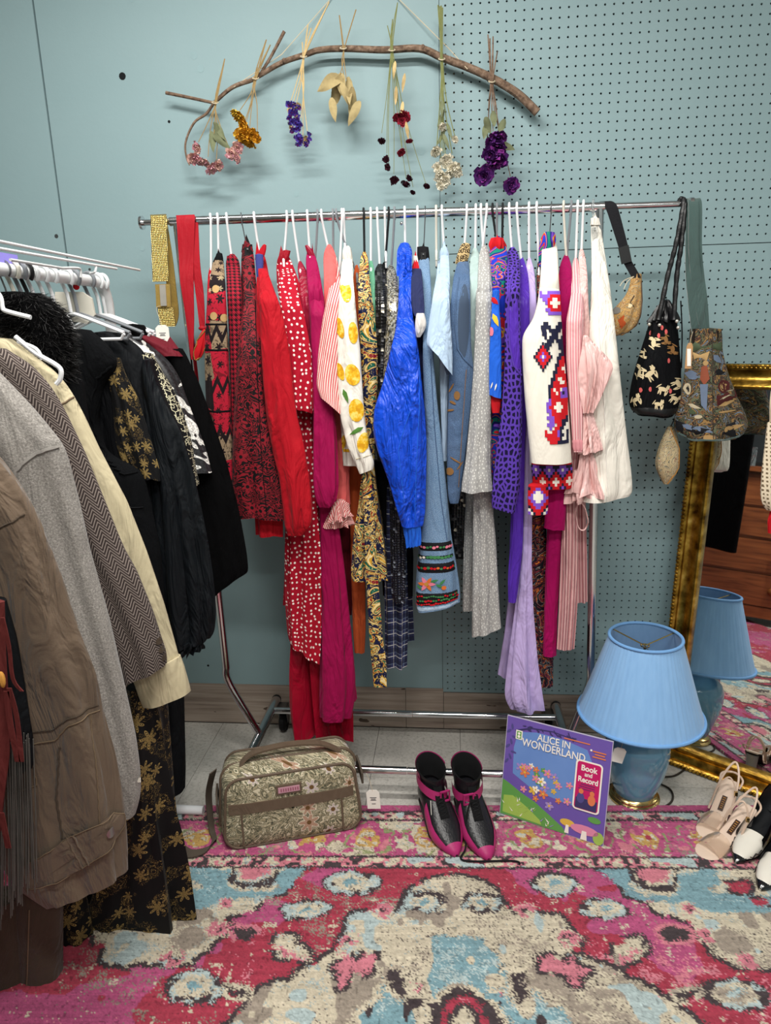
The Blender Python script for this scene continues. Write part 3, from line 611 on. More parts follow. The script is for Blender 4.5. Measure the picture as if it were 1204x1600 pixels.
pat('paisley_cream', tapestry([(0, '#c9b48a'), (.3, '#b19764'), (.45, '#5b6a68'), (.55, '#d8c7a0'), (.7, '#7d3a30'), (.78, '#c9b48a'), (.92, '#3f4a4a')], [''] * 2 + ['#e6dbbd', '', ''], 24, 0), .6)
solid('taupe_trim', '#5e4f41', .55, wr=.2); solid('taupe_web', '#4d443b', .9, bump=.4)
m = NB('lemon_print'); v = m.uv(1); n = m.noise(m.obj(), 70, 3); m.bump(n, .1, .001); m.end(m.ramp(n, [(.38, '#c98f10'), (.5, '#dfae1c'), (.62, '#ecd069')], False), .75)
pat('kilim_base', lambda m: m.mix(m.noise(m.uv(1), 40, 2), '#ddd7c9', '#e9e4d9'), .85, wr=.15)
for k, c in dict(em_red='#c3141f', em_navy='#1a1c36', em_violet='#7a4fc0', em_white='#e8e3d6', em_pink='#d9788c', em_green='#3c7a48', em_gold='#b8823a', em_black='#0e0e12', lemon_yellow='#dfae1c', lemon_pale='#e6bd3a', leaf_green='#4f7d33', tan_thread='#8a643a', mute_blue='#69788f', mute_rust='#8a4a35', mute_tan='#a98a5c', mute_maroon='#4d1f1f', mute_green='#46523c', mute_ivory='#b9ad92', mute_black='#15161a', em_orange='#cf6a2c', em_cream='#d9c7a0').items(): solid(k, c, .8, bump=.2, bscale=500)
# ------------------------------------------------------------------ chrome garment rack
RK = thing('garment_rack', 'chrome rolling garment rack full of coloured clothes against the wall', 'clothes rack', (-.2, YB, 0))
bl_, br_ = W(222, 348, YB), W(1078, 318, YB)
bard = unit(br_ - bl_)
j1, j2 = W(936, 323, YB), W(276, 346, YB)
r_ = MB(); r_.tube([j2 - bard * .02, j1 + bard * .012], .0125, 16); r_.build('rail', 'chrome', RK)
MB().tube([j1, br_], .0085, 12).build('rail_extension', 'chrome', RK); MB().tube([bl_, j2], .0085, 12).build('rail_extension', 'chrome', RK)
MB().tube([bl_ - bard * .004, bl_ + bard * .003], .019, 16).build('end_cap', 'chrome', RK); MB().tube([br_ - bard * .003, br_ + bard * .006], .016, 16).build('end_cap', 'chrome', RK)
ZB = .115
def foot(xf):
    MB().tube([(xf, YB + .25, ZB), (xf, YB - .25, ZB)], .017, 14).build('foot_tube', 'chrome', RK)
    for y in (YB + .25, YB - .25): MB().ball((xf, y, ZB), .018, 12, 8).build('foot_plug', 'black_plastic', RK)
    for y in (YB + .235, YB - .235):
        c = MB(); cx = xf + (.03 if xf < 0 else -.03)
        c.lathe([(.012, -.012), (.034, -.012), (.04, -.006), (.04, .006), (.034, .012), (.012, .012)], n=20)
        c.v = [(cx + v[2], y - .01 + v[0], .0405 + v[1]) for v in c.v]; wheel = c.build('caster_wheel', 'rubber', RK)
        f = MB(); f.prism([(cx - .016, y - .03, ZB - .012), (cx - .016, y + .015, ZB - .012), (cx - .016, y - .004, .035), (cx - .016, y - .016, .035)], (.002, 0, 0)); f.prism([(cx + .016, y - .03, ZB - .012), (cx + .016, y + .015, ZB - .012), (cx + .016, y - .004, .035), (cx + .016, y - .016, .035)], (-.002, 0, 0))
        f.box((cx, y - .008, ZB - .014), (.034, .05, .004)); f.build('caster_fork', 'steel', wheel, smooth=False)
def leg(x, top, knee, fx):
    k = W(*knee, YB); P = smoothpath([top, k + (0, 0, .06), k + (0, 0, .0), np.array([fx, YB, ZB + .012])], 5)
    P = [top] + [top + (k + np.array([0, 0, .05]) - top) * q for q in (.33, .66)] + smoothpath([k + np.array([0, 0, .05]), k + (np.array([fx, YB, ZB]) - k) * .06, np.array([fx, YB, ZB + .012])], 5)
    MB().tube(P, .0125, 14).build('upright', 'chrome', RK)
XFL, XFR = float(W(404, 1143, YB)[0]), float(W(886, 1146, YB)[0])
leg(-1, W(277, 350, YB), (355, 1063), XFL); leg(1, W(936, 327, YB), (921, 1068), XFR)
foot(XFL); foot(XFR)
for dy in (.17, -.167):
    b = MB(); b.tube([(XFL, YB + dy, ZB), ((XFL + XFR) / 2, YB + dy, ZB)], .0125, 12).build('base_bar', 'chrome', RK); MB().tube([((XFL + XFR) / 2 + .002, YB + dy, ZB), (XFR, YB + dy, ZB)], .0115, 12).build('base_bar', 'chrome', RK)
for x, y in [(283, 434), (627, 349)]: MB().ball(W(x, y, YB - .014), .005, 8, 6).build('spring_button', 'chrome', RK)

# ------------------------------------------------------------------ hangers
def hanger(P, a, mat, label, rr=.0125, arm=.13, neck=.1, drop=.05, t=.0034, kind='plastic', lean=0., grp='hangers on the chrome rail', flip=1, bar=True):
    """P: point on the rail axis, a: unit direction of the arms"""
    P = np.asarray(P, float); a = np.asarray(a, float); z = np.array([0, 0, 1.]); s_ = np.cross(a, z); r = rr + t + .001; cz = P + z * 0
    o = thing('coat_hanger', label, 'hanger', P - z * neck, grp)
    th = np.linspace(-.9, PI + .25, 11); hook = [cz + a * flip * r * math.cos(q) + z * (r * math.sin(q)) for q in th]
    e = hook[-1]; hook += [P - z * neck * .45 - a * flip * .004 + s_ * lean * .4, P - z * neck + s_ * lean]
    hk = smoothpath(hook, 2); MB().tube(hk, t if kind != 'wire' else .0016, 7).build('hook', mat if kind != 'wire' else 'steel', o)
    n = P - z * neck + s_ * lean; L = n - a * arm - z * drop; R = n + a * arm - z * drop
    if kind == 'plastic':
        pts = smoothpath([L + z * .002, n - a * .03 - z * .006, n, n + a * .03 - z * .006, R + z * .002], 4)
        MB().tube(pts, t, 7).build('arms', mat, o)
        if bar: MB().tube([L, L * .97 + R * .03 - z * .012, R * .97 + L * .03 - z * .012, R], t * .9, 7).build('bar', mat, o)
    else:
        MB().tube([L + z * drop, n, R + z * drop], .0022 if kind == 'wire' else t, 7).build('bar', mat if kind != 'wire' else 'steel', o)
        for q in (-.6, .6):
            c = n + a * arm * q; MB().box(c - z * .012, (.014, .014, .035)).build('clip', mat if kind == 'clear' else 'black_plastic', o)
    return o

# ------------------------------------------------------------------ the clothes on the chrome rack
def garment(name, label, cat, mat, rows, yf=-.42, drop=75, body='body', seed=None, hook=None, hmat='white_plastic', hkind='plastic', short=None, amp=.07, k=4, taper=.55, back=.15, hf=.62):
    base = W((rows[-1][1] + rows[-1][2]) / 2, rows[-1][0], yf)
    t = thing(name, label, cat, base, 'clothes hanging on the chrome rack'); garment.n += 1; seed = seed or garment.n
    L = Loft(rows, yf=yf, drop=drop, amp=amp, k=k, seed=seed, taper=taper, back=back, hf=hf); L.build(body, mat, t)
    for i, h in enumerate(hook if hasattr(hook, '__len__') else [hook] if hook else []):
        P = W(h, bar_y(h), YB); a = hdir(P); cw = {'white_plastic': 'white plastic', 'black_plastic': 'black plastic', 'grey_plastic': 'grey plastic', 'cream_plastic': 'cream plastic', 'clear_plastic': 'clear plastic clip', 'steel': 'thin metal'}[hmat]
        tx = (rows[0][1] + rows[0][2]) / 2; zt = W(tx, rows[0][0], YB); neck = max(.06, P[2] - zt[2] + .012)
        lean = float((zt - P) @ np.cross(a, [0, 0, 1.]))
        hanger(P, a, hmat, f'{cw} hanger with the {short or label} on it', kind=hkind, neck=neck, lean=lean, arm=.035, drop=.03)
    return t, L
garment.n = 0
def part(t, name, mat, rows, Y, seed=1, amp=.07, k=4, hb=.06, hf=.62, taper=.6, label=None):
    if name == 'sleeve' and hasattr(Y, '__len__'): Y = [(Y[0][0], Y[0][1] + .05), (Y[0][0] + 22, Y[0][1] * .6 + Y[1][1] * .4)] + list(Y[1:])
    L = Loft(rows, Y=Y, amp=amp, k=k, seed=seed, hb=hb, hf=hf, taper=taper); o = L.build(name, mat, t)
    if label: o['label'] = label
    return L, o
G = garment
# 1 red vest at the left end, almost hidden
G('vest', 'plain red top peeking out left of the patchwork jacket', 'vest', 'red_cotton', [(423, 325, 333), (460, 323, 336), (520, 322, 340), (600, 324, 342), (700, 330, 348)], yf=-.34, hook=329, short='plain red top')
# 2 patchwork jacket
t, L = G('patchwork_jacket', 'red, black and tan patchwork tapestry jacket near the rack end', 'jacket', 'tapestry_patch', [(404, 333, 349), (430, 329, 351), (468, 324, 353), (520, 321, 355), (570, 320, 357), (630, 322, 359), (700, 329, 362), (755, 337, 366)], yf=-.41, hook=340, short='patchwork jacket', k=3)
part(t, 'collar', 'black_cloth', [(396, 338, 347), (404, 335, 349), (416, 336, 350)], -.285, hb=.03)
for y, x in ((452, 337), (494, 334), (497, 349)): L.dec(ellp(x, y, 5.2, 6.2), 'mute_tan', 'button', t)
for y in (505, 545, 640): L.band(y, y + 4, 'black_cloth', 'trim_band', t)
# 3 houndstooth
t, L = G('houndstooth_dress', 'red and black houndstooth dress beside the patchwork jacket', 'dress', 'houndstooth_red', [(403, 352, 373), (420, 353, 375), (450, 354, 377), (540, 358, 379), (640, 360, 381), (790, 366, 388)], yf=-.39, hook=354, short='houndstooth dress')
part(t, 'collar', 'houndstooth_red', [(400, 354, 368), (412, 353, 373), (424, 355, 374)], -.30, hb=.03)
# 4 damask trousers
t, L = G('damask_trousers', 'red and black damask floral trousers clipped beside the red jacket', 'trousers', 'damask_red', [(384, 379, 393), (400, 377, 396), (450, 376, 400), (510, 374, 404), (570, 370, 407), (630, 366, 411), (700, 363, 425), (760, 364, 438), (800, 370, 443), (808, 374, 442)], yf=-.43, drop=200, hook=377, hmat='steel', hkind='wire', short='damask trousers', k=3, amp=.12)
part(t, 'waistband', 'damask_red', [(382, 378, 394), (394, 377, 396)], -.275, hb=.05)
L.line([(398, 470), (402, 600), (409, 720), (416, 800)], .0012, 'black_cloth', 'crease', t)
# 5 red jacket
t, L = G('red_jacket', 'bright red jacket with a blue lined collar', 'jacket', 'red_cotton', [(398, 398, 414), (430, 401, 420), (500, 400, 436), (600, 396, 436), (700, 394, 438), (780, 397, 440), (836, 401, 440)], yf=-.40, hook=397, short='bright red jacket', k=4, amp=.1)
L2, _ = part(t, 'sleeve', 'red_cotton', [(420, 403, 416), (450, 404, 427), (480, 404, 438), (500, 405, 443), (550, 407, 452), (600, 410, 457), (650, 415, 464), (700, 424, 476), (750, 436, 484), (790, 441, 488), (820, 444, 488), (836, 449, 472)], [(400, -.33), (470, -.45), (840, -.48)], 51, amp=.06, k=3)
L2.line([(470, 790), (478, 835)], .001, 'deep_red', 'pocket_seam', t)
part(t, 'collar_lining', 'blue_lining', [(398, 398, 411), (415, 399, 412), (440, 401, 409), (455, 403, 407)], -.36, hb=.03, label='blue lining of the collar')
part(t, 'collar', 'red_cotton', [(383, 410, 416), (390, 405, 416), (400, 399, 414), (406, 398, 408)], -.345, hb=.03)
# 6 polka dot dress
t, L = G('polka_dress', 'long red dress with small white polka dots', 'dress', 'polka_red', [(398, 434, 451), (410, 432, 456), (450, 434, 470), (520, 448, 478), (600, 452, 482), (700, 452, 490), (780, 450, 494), (850, 448, 500), (940, 447, 501), (1000, 450, 500, 14), (1018, 452, 498, 30)], yf=-.38, drop=120, hook=448, short='polka dot dress', k=5, amp=.16)
L2, _ = part(t, 'sleeve', 'polka_red', [(412, 436, 455), (440, 434, 462), (470, 436, 470), (500, 440, 478), (550, 444, 487), (590, 448, 489), (630, 449, 489, 8), (640, 452, 486, 10)], [(410, -.30), (480, -.42), (640, -.44)], 52, amp=.08)
part(t, 'collar', 'deep_red', [(392, 440, 454), (402, 434, 452), (412, 433, 448)], -.29, hb=.03)
part(t, 'skirt_panel', 'polka_red', [(820, 446, 462), (880, 444, 462), (944, 442, 463)], -.33, 53)
# 7 burgundy satin blouse
G('satin_blouse', 'burgundy satin blouse squeezed between polka dots and magenta', 'blouse', 'burgundy_satin', [(414, 463, 474), (424, 465, 480), (450, 468, 485), (500, 472, 488), (560, 478, 491), (700, 480, 492)], yf=-.37, hook=457, short='burgundy satin blouse')
# 8 magenta dress
t, L = G('magenta_dress', 'long plain magenta dress with long sleeves', 'dress', 'magenta_crepe', [(394, 476, 492), (420, 478, 498), (480, 482, 508), (560, 484, 512), (640, 486, 520), (720, 490, 522), (800, 498, 525), (900, 499, 537), (1000, 499, 546), (1060, 498, 551), (1100, 498, 549), (1121, 499, 545)], yf=-.39, hook=480, short='magenta dress', k=3, amp=.09)
part(t, 'sleeve', 'magenta_crepe', [(430, 480, 497), (470, 483, 506), (540, 485, 508), (600, 487, 518), (650, 489, 524), (700, 489, 527), (760, 490, 528), (783, 494, 524), (792, 499, 517)], [(430, -.33), (490, -.42), (800, -.45)], 54)
part(t, 'collar', 'burgundy_satin', [(384, 476, 482), (392, 478, 488), (402, 482, 493), (408, 486, 492)], -.29, hb=.03)
part(t, 'skirt_panel', 'magenta_crepe', [(980, 520, 548), (1040, 525, 553), (1096, 530, 557, -10)], -.33, 55)
# 9 crimson satin skirt at the bottom
G('satin_skirt', 'long crimson satin skirt reaching lowest, under the polka dot dress', 'skirt', 'crimson_satin', [(420, 486, 494), (600, 484, 498), (800, 474, 504), (950, 464, 520), (1040, 462, 530), (1095, 464, 538), (1148, 470, 539)], yf=-.31, drop=300, hook=496, hmat='grey_plastic', short='crimson satin skirt', k=6, amp=.3)
# 10/11 coral + striped
t, L = G('coral_shirt', 'coral linen shirt between magenta and striped blouse', 'shirt', 'coral_linen', [(388, 507, 521), (402, 505, 525), (430, 506, 524), (470, 506, 526), (560, 508, 534), (700, 524, 545), (760, 525, 545), (788, 520, 546)], yf=-.38, hook=502, short='coral linen shirt')
t2, L2 = G('striped_blouse', 'red and white pinstriped blouse with ruffled hem', 'blouse', 'stripe_red', [(400, 514, 526), (425, 516, 530), (470, 512, 532), (560, 512, 534), (700, 526, 546), (780, 520, 546)], yf=-.37, hook=520, hmat='grey_plastic', short='pinstriped blouse')
part(t2, 'sleeve', 'stripe_red', [(418, 519, 529), (440, 516, 532), (470, 510, 533), (500, 503, 533), (550, 496, 533), (590, 493, 532), (615, 493, 534, 24), (634, 498, 537, 34)], [(418, -.32), (470, -.43), (640, -.46)], 56, k=3)
for i, (x0, x1, y0, y1, Y) in enumerate([(514, 546, 786, 822, -.40), (520, 543, 784, 808, -.42), (516, 532, 790, 815, -.43)]): part(t2, 'ruffle', 'stripe_red', [(y0, x0 + 4, x1 - 3), (y1 - 8, x0, x1 - 1), (y1, x0 - 1, x1, -3)], Y, 60 + i, amp=.35, k=7)
# 12 rust trousers and a dark one behind
G('rust_trousers', 'rust orange trousers hanging behind the baroque print dress', 'trousers', 'rust_cloth', [(420, 552, 562), (600, 546, 566), (740, 545, 566), (830, 547, 568), (900, 548, 571), (980, 551, 572), (1019, 554, 570)], yf=-.33, drop=200, hook=525, hmat='grey_plastic', short='rust trousers')
G('maroon_dress', 'dark maroon dress in the shade behind the coral shirt', 'dress', 'maroon_cloth', [(430, 524, 534), (600, 520, 545), (800, 522, 550), (900, 532, 550), (960, 538, 549)], yf=-.29, drop=200, hook=534, short='maroon dress')
# 13 lemon jacket
t, L = G('lemon_jacket', 'white jacket printed with big yellow lemons', 'jacket', 'white_cotton', [(390, 535, 550), (412, 535, 551), (450, 531, 552), (500, 529, 556), (560, 529, 560), (640, 531, 560), (690, 535, 562), (727, 537, 562)], yf=-.41, hook=[], k=3)
hanger(W(537, bar_y(537), YB), hdir(W(537, bar_y(537), YB)), 'white_plastic', 'white plastic hanger with the lemon print jacket on it', neck=.075, arm=.035, drop=.03)
L2, _ = part(t, 'sleeve', 'white_cotton', [(408, 534, 550), (450, 531, 553), (500, 528, 558), (550, 528, 564), (600, 529, 567), (650, 532, 570), (700, 544, 577), (722, 555, 586), (736, 562, 583, -8)], [(408, -.31), (470, -.45), (740, -.48)], 57, k=3, amp=.05)
part(t, 'collar', 'white_cotton', [(387, 536, 548), (396, 534, 550), (408, 535, 551), (414, 540, 550)], -.315, hb=.03)
rl = random.Random(4)
for x, y, a, b in [(540, 455, 8, 18), (531, 512, 6, 17), (551, 520, 7, 17), (550, 585, 11, 17), (532, 580, 5, 14), (556, 640, 11, 18), (536, 690, 5, 12), (567, 690, 9, 16), (548, 405, 5, 8)]:
    d = (L if (y > 670 and x < 545) else L2); d.dec(ellp(x, y, a, b, rl.uniform(-.3, .3)), 'lemon_print', 'lemon_print', t)
for x, y, q in [(540, 618, 1.2), (556, 672, 2.6)]: L2.dec(leafp(x, y, 12, 3.6, q), 'leaf_green', 'leaf_print', t, off=.0022)
L.band(700, 706, 'lemon_yellow', 'hem_band', t); L2.line([(556, 716), (584, 708)], .0009, 'cream_twill', 'cuff_seam', t)
# 14 baroque dress with sash, green satin behind it
t, L = G('baroque_dress', 'navy, gold and green baroque scroll print dress with long sash', 'dress', 'baroque_silk', [(399, 563, 575), (420, 561, 576), (450, 559, 579), (500, 560, 586), (550, 564, 590), (600, 566, 590), (660, 566, 586), (735, 566, 586), (790, 561, 594), (830, 554, 601), (880, 550, 606), (903, 549, 609)], yf=-.42, hook=568, hmat='black_plastic', short='baroque print dress', amp=.14)
part(t, 'sash', 'baroque_silk', [(720, 566, 578), (800, 568, 584), (900, 571, 590), (950, 574, 594), (1000, 577, 598), (1030, 580, 603), (1073, 584, 604)], -.47, 58, hb=.008, hf=.25, amp=.02)
G('mint_camisole', 'mint green satin top, a narrow strip beside the baroque dress', 'top', 'green_satin', [(412, 574, 584), (440, 576, 586), (500, 580, 589), (560, 582, 590), (700, 580, 592)], yf=-.39, hook=579, short='mint green satin top')
# 16 black sequin, 17 silver sequin, black dress, plaid
t, L = G('sequin_blouse', 'black sequin top with lacy fringe beside the silver sequins', 'top', 'sequin_black', [(418, 585, 602), (440, 585, 604), (480, 587, 606), (540, 588, 604), (600, 588, 602), (720, 586, 604)], yf=-.41, hook=589, short='black sequin top', amp=.12)
hanger(W(601, bar_y(601), YB), hdir(W(601, bar_y(601), YB)), 'white_plastic', 'white plastic hanger between the black sequins and the long black dress', neck=.1, arm=.035, drop=.03)
G('silver_sequin_blouse', 'silver sequin top showing between black sequins and blue jacket', 'top', 'sequin_silver', [(420, 602, 618), (450, 604, 623), (490, 604, 624), (540, 601, 622), (590, 598, 614), (640, 600, 616)], yf=-.42, hook=616, hmat='grey_plastic', short='silver sequin top')
G('black_dress', 'long black dress hanging between the sash and the blue jacket', 'dress', 'black_cloth', [(416, 594, 606), (500, 588, 608), (640, 582, 612), (780, 586, 632), (860, 596, 645), (930, 600, 644)], yf=-.33, hook=607, hmat='black_plastic', short='long black dress')
t, L = G('plaid_skirt', 'navy and white plaid skirt below the black dress', 'skirt', 'plaid_navy', [(620, 602, 622), (760, 600, 628), (900, 600, 634), (960, 601, 635), (1041, 602, 634)], yf=-.35, drop=200, k=4, amp=.16)
part(t, 'pleat', 'plaid_navy', [(820, 622, 640), (900, 626, 642), (1000, 628, 646)], -.31, 59)
t, L = G('sequin_skirt', 'dark navy sequin skirt hem beneath the blue windbreaker', 'skirt', 'sequin_navy', [(640, 610, 625), (760, 610, 630), (850, 611, 633), (930, 612, 633), (942, 616, 632)], yf=-.40, drop=150, amp=.12)
# 19 blue windbreaker
t, L = G('windbreaker', 'shiny bright blue windbreaker with ruffled collar', 'jacket', 'windbreaker_blue', [(388, 622, 643), (410, 622, 643), (440, 623, 642), (480, 622, 642), (520, 618, 648), (600, 616, 654), (700, 618, 656), (790, 620, 650)], yf=-.43, drop=110, hook=[], amp=.1)
hanger(W(632, bar_y(632), YB), hdir(W(632, bar_y(632), YB)), 'white_plastic', 'white plastic hanger with the blue windbreaker on it', neck=.09, arm=.035, drop=.03)
L2, _ = part(t, 'sleeve', 'windbreaker_blue', [(470, 621, 641), (500, 620, 645), (520, 617, 650), (560, 607, 655), (600, 598, 658), (622, 590, 660), (640, 584, 661), (680, 583, 662), (705, 590, 662), (750, 606, 661), (800, 620, 660), (822, 627, 657)], [(470, -.38), (540, -.49), (825, -.51)], 61, amp=.09, k=3, hf=.6)
L3, _ = part(t, 'cuff', 'rib_blue', [(820, 629, 657), (835, 632, 657), (853, 636, 656, -4)], -.505, 62, amp=.12, k=12, label='ribbed cuff')
part(t, 'collar', 'windbreaker_blue', [(380, 626, 638), (384, 622, 643), (390, 620, 645), (397, 622, 642), (404, 620, 644), (412, 623, 641), (422, 621, 643), (432, 623, 642)], [(380, -.29), (432, -.36)], 63, amp=.14, k=5, hb=.04)
L2.line([(640, 640), (622, 700), (632, 780)], .0011, 'rib_blue', 'seam', t); L2.line([(655, 560), (650, 680), (648, 810)], .0011, 'rib_blue', 'seam', t)
# 20 navy sweater
t, L = G('navy_sweater', 'small navy sweater with white cuff beside the blue windbreaker', 'sweater', 'navy_knit', [(424, 645, 658), (450, 643, 662), (500, 644, 664), (600, 646, 668), (700, 650, 668)], yf=-.39, hook=652, short='small navy sweater')
part(t, 'sleeve', 'navy_knit', [(420, 643, 658), (440, 642, 661), (470, 642, 663), (485, 644, 664), (494, 648, 663)], [(420, -.36), (494, -.45)], 68, k=3)
part(t, 'cuff', 'white_knit', [(490, 650, 663), (500, 648, 666), (512, 648, 666), (520, 649, 660), (527, 651, 656)], -.455, 69, label='white folded cuff')
part(t, 'collar', 'white_knit', [(400, 645, 652), (412, 644, 654), (424, 643, 656)], -.30, hb=.03); part(t, 'collar_stripe', 'em_red', [(418, 643.5, 654.5), (421, 643, 655.5)], -.305, hb=.03)
# 21 bell-bottom jeans
t, L = G('bell_bottom_jeans', 'light blue bell-bottom jeans with embroidered ribbon bands', 'jeans', 'denim_light', [(392, 652, 670), (410, 653, 671), (450, 658, 674), (500, 661, 675), (560, 660, 678), (620, 662, 683), (680, 665, 690), (740, 662, 697), (800, 658, 703), (842, 653, 708), (880, 649, 715), (915, 646, 720), (940, 646, 721, -10), (946, 648, 720, -12)], yf=-.45, drop=170, hook=664, hmat='steel', hkind='wire', short='bell-bottom jeans', k=2, amp=.06)
part(t, 'waistband', 'em_black', [(386, 651, 669), (396, 651, 671), (408, 652, 671)], -.285, hb=.04, label='black embroidered waistband')
L.line([(672, 560), (678, 660), (688, 780), (697, 840)], .0013, 'denim_mid', 'side_seam', t)
def bands(L, t, lst):
    for y0, y1, c in lst: L.band(y0, y1, c, 'ribbon_band', t)
bands(L, t, [(842, 856, 'em_black'), (862, 868, 'em_black'), (873, 889, 'em_black'), (919, 938, 'em_black')])
rj = random.Random(9); mb = MB()
for y, cs, st in [(849, (1, 1, 2), 4.5), (865, (2, 4), 5), (881, (0, 0, 2, 3), 4.5), (924, (0, 2), 3.2), (930, (2, 2, 0), 3.6), (935, (0,), 3.2)]:
    i = int(np.interp(y, L.y, np.arange(len(L.y)))); x = L.xl[i] + 3
    while x < L.xr[i] - 2:
        fx = (x - (L.xl[i] + L.xr[i]) / 2) / ((L.xr[i] - L.xl[i]) / 2); rr = st * rj.uniform(.42, .62)
        L.dec(ellp(x, y + L.sl[i] * fx / 2 + rj.uniform(-1, 1), rr, rr * .85, n=7), None, mb=mb, mi=rj.choice(cs), off=.0035, rings=1); x += st
mb.build('embroidered_flowers', ['em_red', 'em_pink', 'em_green', 'em_orange', 'em_white'], t)['kind'] = 'stuff'
mb = MB()
for q in range(6): L.dec(leafp(668 + 7 * math.cos(q * 1.05), 905 + 6 * math.sin(q * 1.05), 6, 2.8, q * 1.05), None, mb=mb, mi=0 if q % 2 else 1, off=.003, rings=1)
L.dec(ellp(668, 905, 3, 3), None, mb=mb, mi=2, off=.004)
for x, y, q in [(679, 900, -.3), (686, 908, .5), (690, 902, -.8), (658, 911, .4)]: L.dec(leafp(x, y, 6, 2, q), None, mb=mb, mi=3, off=.003, rings=1)
L.dec(ellp(692, 911, 3.4, 3.2), None, mb=mb, mi=0, off=.003); mb.build('embroidered_rose', ['em_orange', 'em_pink', 'em_gold', 'em_green'], t)
L.band(939, 945, 'light_blue_cloth', 'frayed_hem', t)
# 22 light blue shirt
t, L = G('blue_tshirt', 'pale blue short-sleeved shirt beside the denim vest', 'shirt', 'light_blue_cloth', [(390, 688, 700), (430, 685, 702), (500, 684, 703), (590, 686, 700), (650, 688, 699), (720, 690, 698)], yf=-.42, hook=690, short='pale blue shirt', k=3)
L2, _ = part(t, 'sleeve', 'light_blue_cloth', [(408, 684, 701), (430, 682, 702), (460, 677, 702), (500, 671, 703), (530, 667, 705), (545, 667, 706, 10), (562, 673, 706, 30), (568, 680, 706, 36)], [(408, -.33), (470, -.46), (570, -.49)], 71, k=3, amp=.05)
part(t, 'collar', 'light_blue_cloth', [(388, 688, 699), (396, 686, 702), (404, 686, 701)], -.30, hb=.03)
part(t, 'sleeve_lining', 'denim_inside', [(556, 690, 704), (572, 694, 704), (586, 697, 702)], -.485, 72, hb=.03)
# extra hanger with nothing visible in front
hanger(W(681, bar_y(681), YB), hdir(W(681, bar_y(681), YB)), 'cream_plastic', 'cream plastic hanger left of the pale blue shirt', neck=.1, arm=.035, drop=.03)
# 23 denim vest
t, L = G('denim_vest', 'mid blue denim vest with leopard collar and tan stitched flowers', 'vest', 'denim_mid', [(402, 716, 731), (415, 713, 733), (430, 708, 734), (480, 702, 735), (540, 700, 736), (575, 700, 740), (620, 699, 737), (680, 697, 731), (740, 697, 724), (780, 699, 718), (786, 702, 716)], yf=-.44, hook=729, short='denim vest', k=2, amp=.05)
part(t, 'collar', 'leopard', [(381, 721, 734), (388, 717, 735), (400, 713, 734), (412, 711, 728)], -.30, hb=.03, label='leopard print collar')
L.dec(ellp(724, 502, 8.5, 58, .02, 22), 'denim_inside', 'armhole_lining', t, off=.0014, rings=6)
L.line([(717, 434), (712, 470), (711, 510), (715, 545), (724, 560), (738, 574)], .0022, 'denim_mid', 'armhole_binding', t)
mb = MB()
for x, y, a, b, q in [(714, 617, 4.5, 7, 0), (708, 628, 5, 2, .5), (704, 640, 6, 1.6, -.2), (706, 605, 8, 1.2, -1.1), (703, 735, 6, 6, 0), (712, 718, 10, 1.2, .6), (718, 726, 8, 1.2, -.9)]: L.dec(ellp(x, y, a, b, q), None, mb=mb, mi=0, off=.002)
mb.build('embroidered_flowers', 'tan_thread', t)['kind'] = 'stuff'
L.line([(728, 577), (722, 660), (716, 760)], .0008, 'tan_thread', 'side_stitching', t)
# 24 mint knit, 25 grey dress
G('mint_sweater', 'pale mint knit behind the denim vest', 'sweater', 'mint_knit', [(393, 735, 749), (420, 734, 751), (470, 732, 750), (540, 731, 750), (640, 728, 748), (720, 730, 750)], yf=-.40, hook=743, short='pale mint knit')
t, L = G('sprig_dress', 'light grey dress with tiny white sprigs', 'dress', 'grey_sprig', [(388, 749, 762), (405, 747, 766), (450, 745, 768), (560, 743, 767), (700, 738, 766), (780, 738, 768), (850, 738, 774), (920, 737, 778), (975, 736, 781, -10), (986, 736, 782, -14)], yf=-.41, hook=751, short='grey sprig dress', k=3, amp=.09)
part(t, 'sleeve', 'grey_sprig', [(404, 746, 766), (420, 745, 768), (450, 744, 769), (500, 743, 769), (560, 741, 768), (640, 736, 766), (720, 728, 765), (755, 722, 768), (767, 721, 769, -2)], [(404, -.31), (470, -.43), (770, -.465)], 73, k=3, amp=.06)
part(t, 'skirt_panel', 'grey_sprig', [(770, 728, 745), (860, 725, 745), (953, 722, 744)], -.34, 74)
G('black_slip', 'black lace slip behind the bell-bottom jeans', 'dress', 'sequin_black', [(440, 741, 750), (600, 720, 748), (760, 700, 742), (830, 704, 732), (872, 712, 730)], yf=-.31, hook=760, short='black lace slip')
# 26 abstract blouse
t, L = G('abstract_blouse', 'multicoloured abstract print blouse with royal blue panel', 'blouse', 'abstract_print', [(375, 765, 788), (395, 764, 792), (420, 767, 792), (480, 768, 790), (540, 767, 788), (620, 765, 786), (680, 767, 786), (742, 768, 786)], yf=-.40, hook=769, hmat='black_plastic', short='abstract print blouse')
L2, _ = part(t, 'sleeve', 'rib_blue', [(454, 769, 780), (480, 768, 780), (520, 766, 783), (560, 764, 784), (600, 764, 784), (620, 764, 784, 6)], -.45, 75, k=3, label='royal blue sleeve with leaf shapes')
for pts, c in [(leafp(774, 500, 11, 3.5, 1.2), 'lemon_pale'), (ellp(768, 518, 3, 7), 'em_pink'), (leafp(772, 470, 8, 4, .8), 'em_red'), (leafp(768, 602, 6, 1, 1.9), 'em_white'), (leafp(774, 604, 6, 1, 1.8), 'em_white')]: L2.dec(pts, c, 'shape_print', t)
part(t, 'sleeve_hem', 'em_red', [(618, 766, 783), (632, 766, 783), (645, 768, 780)], -.44, 76)
part(t, 'bow', 'em_red', [(372, 768, 786), (384, 764, 790), (396, 768, 784)], -.31, 77, hb=.03, amp=.3)
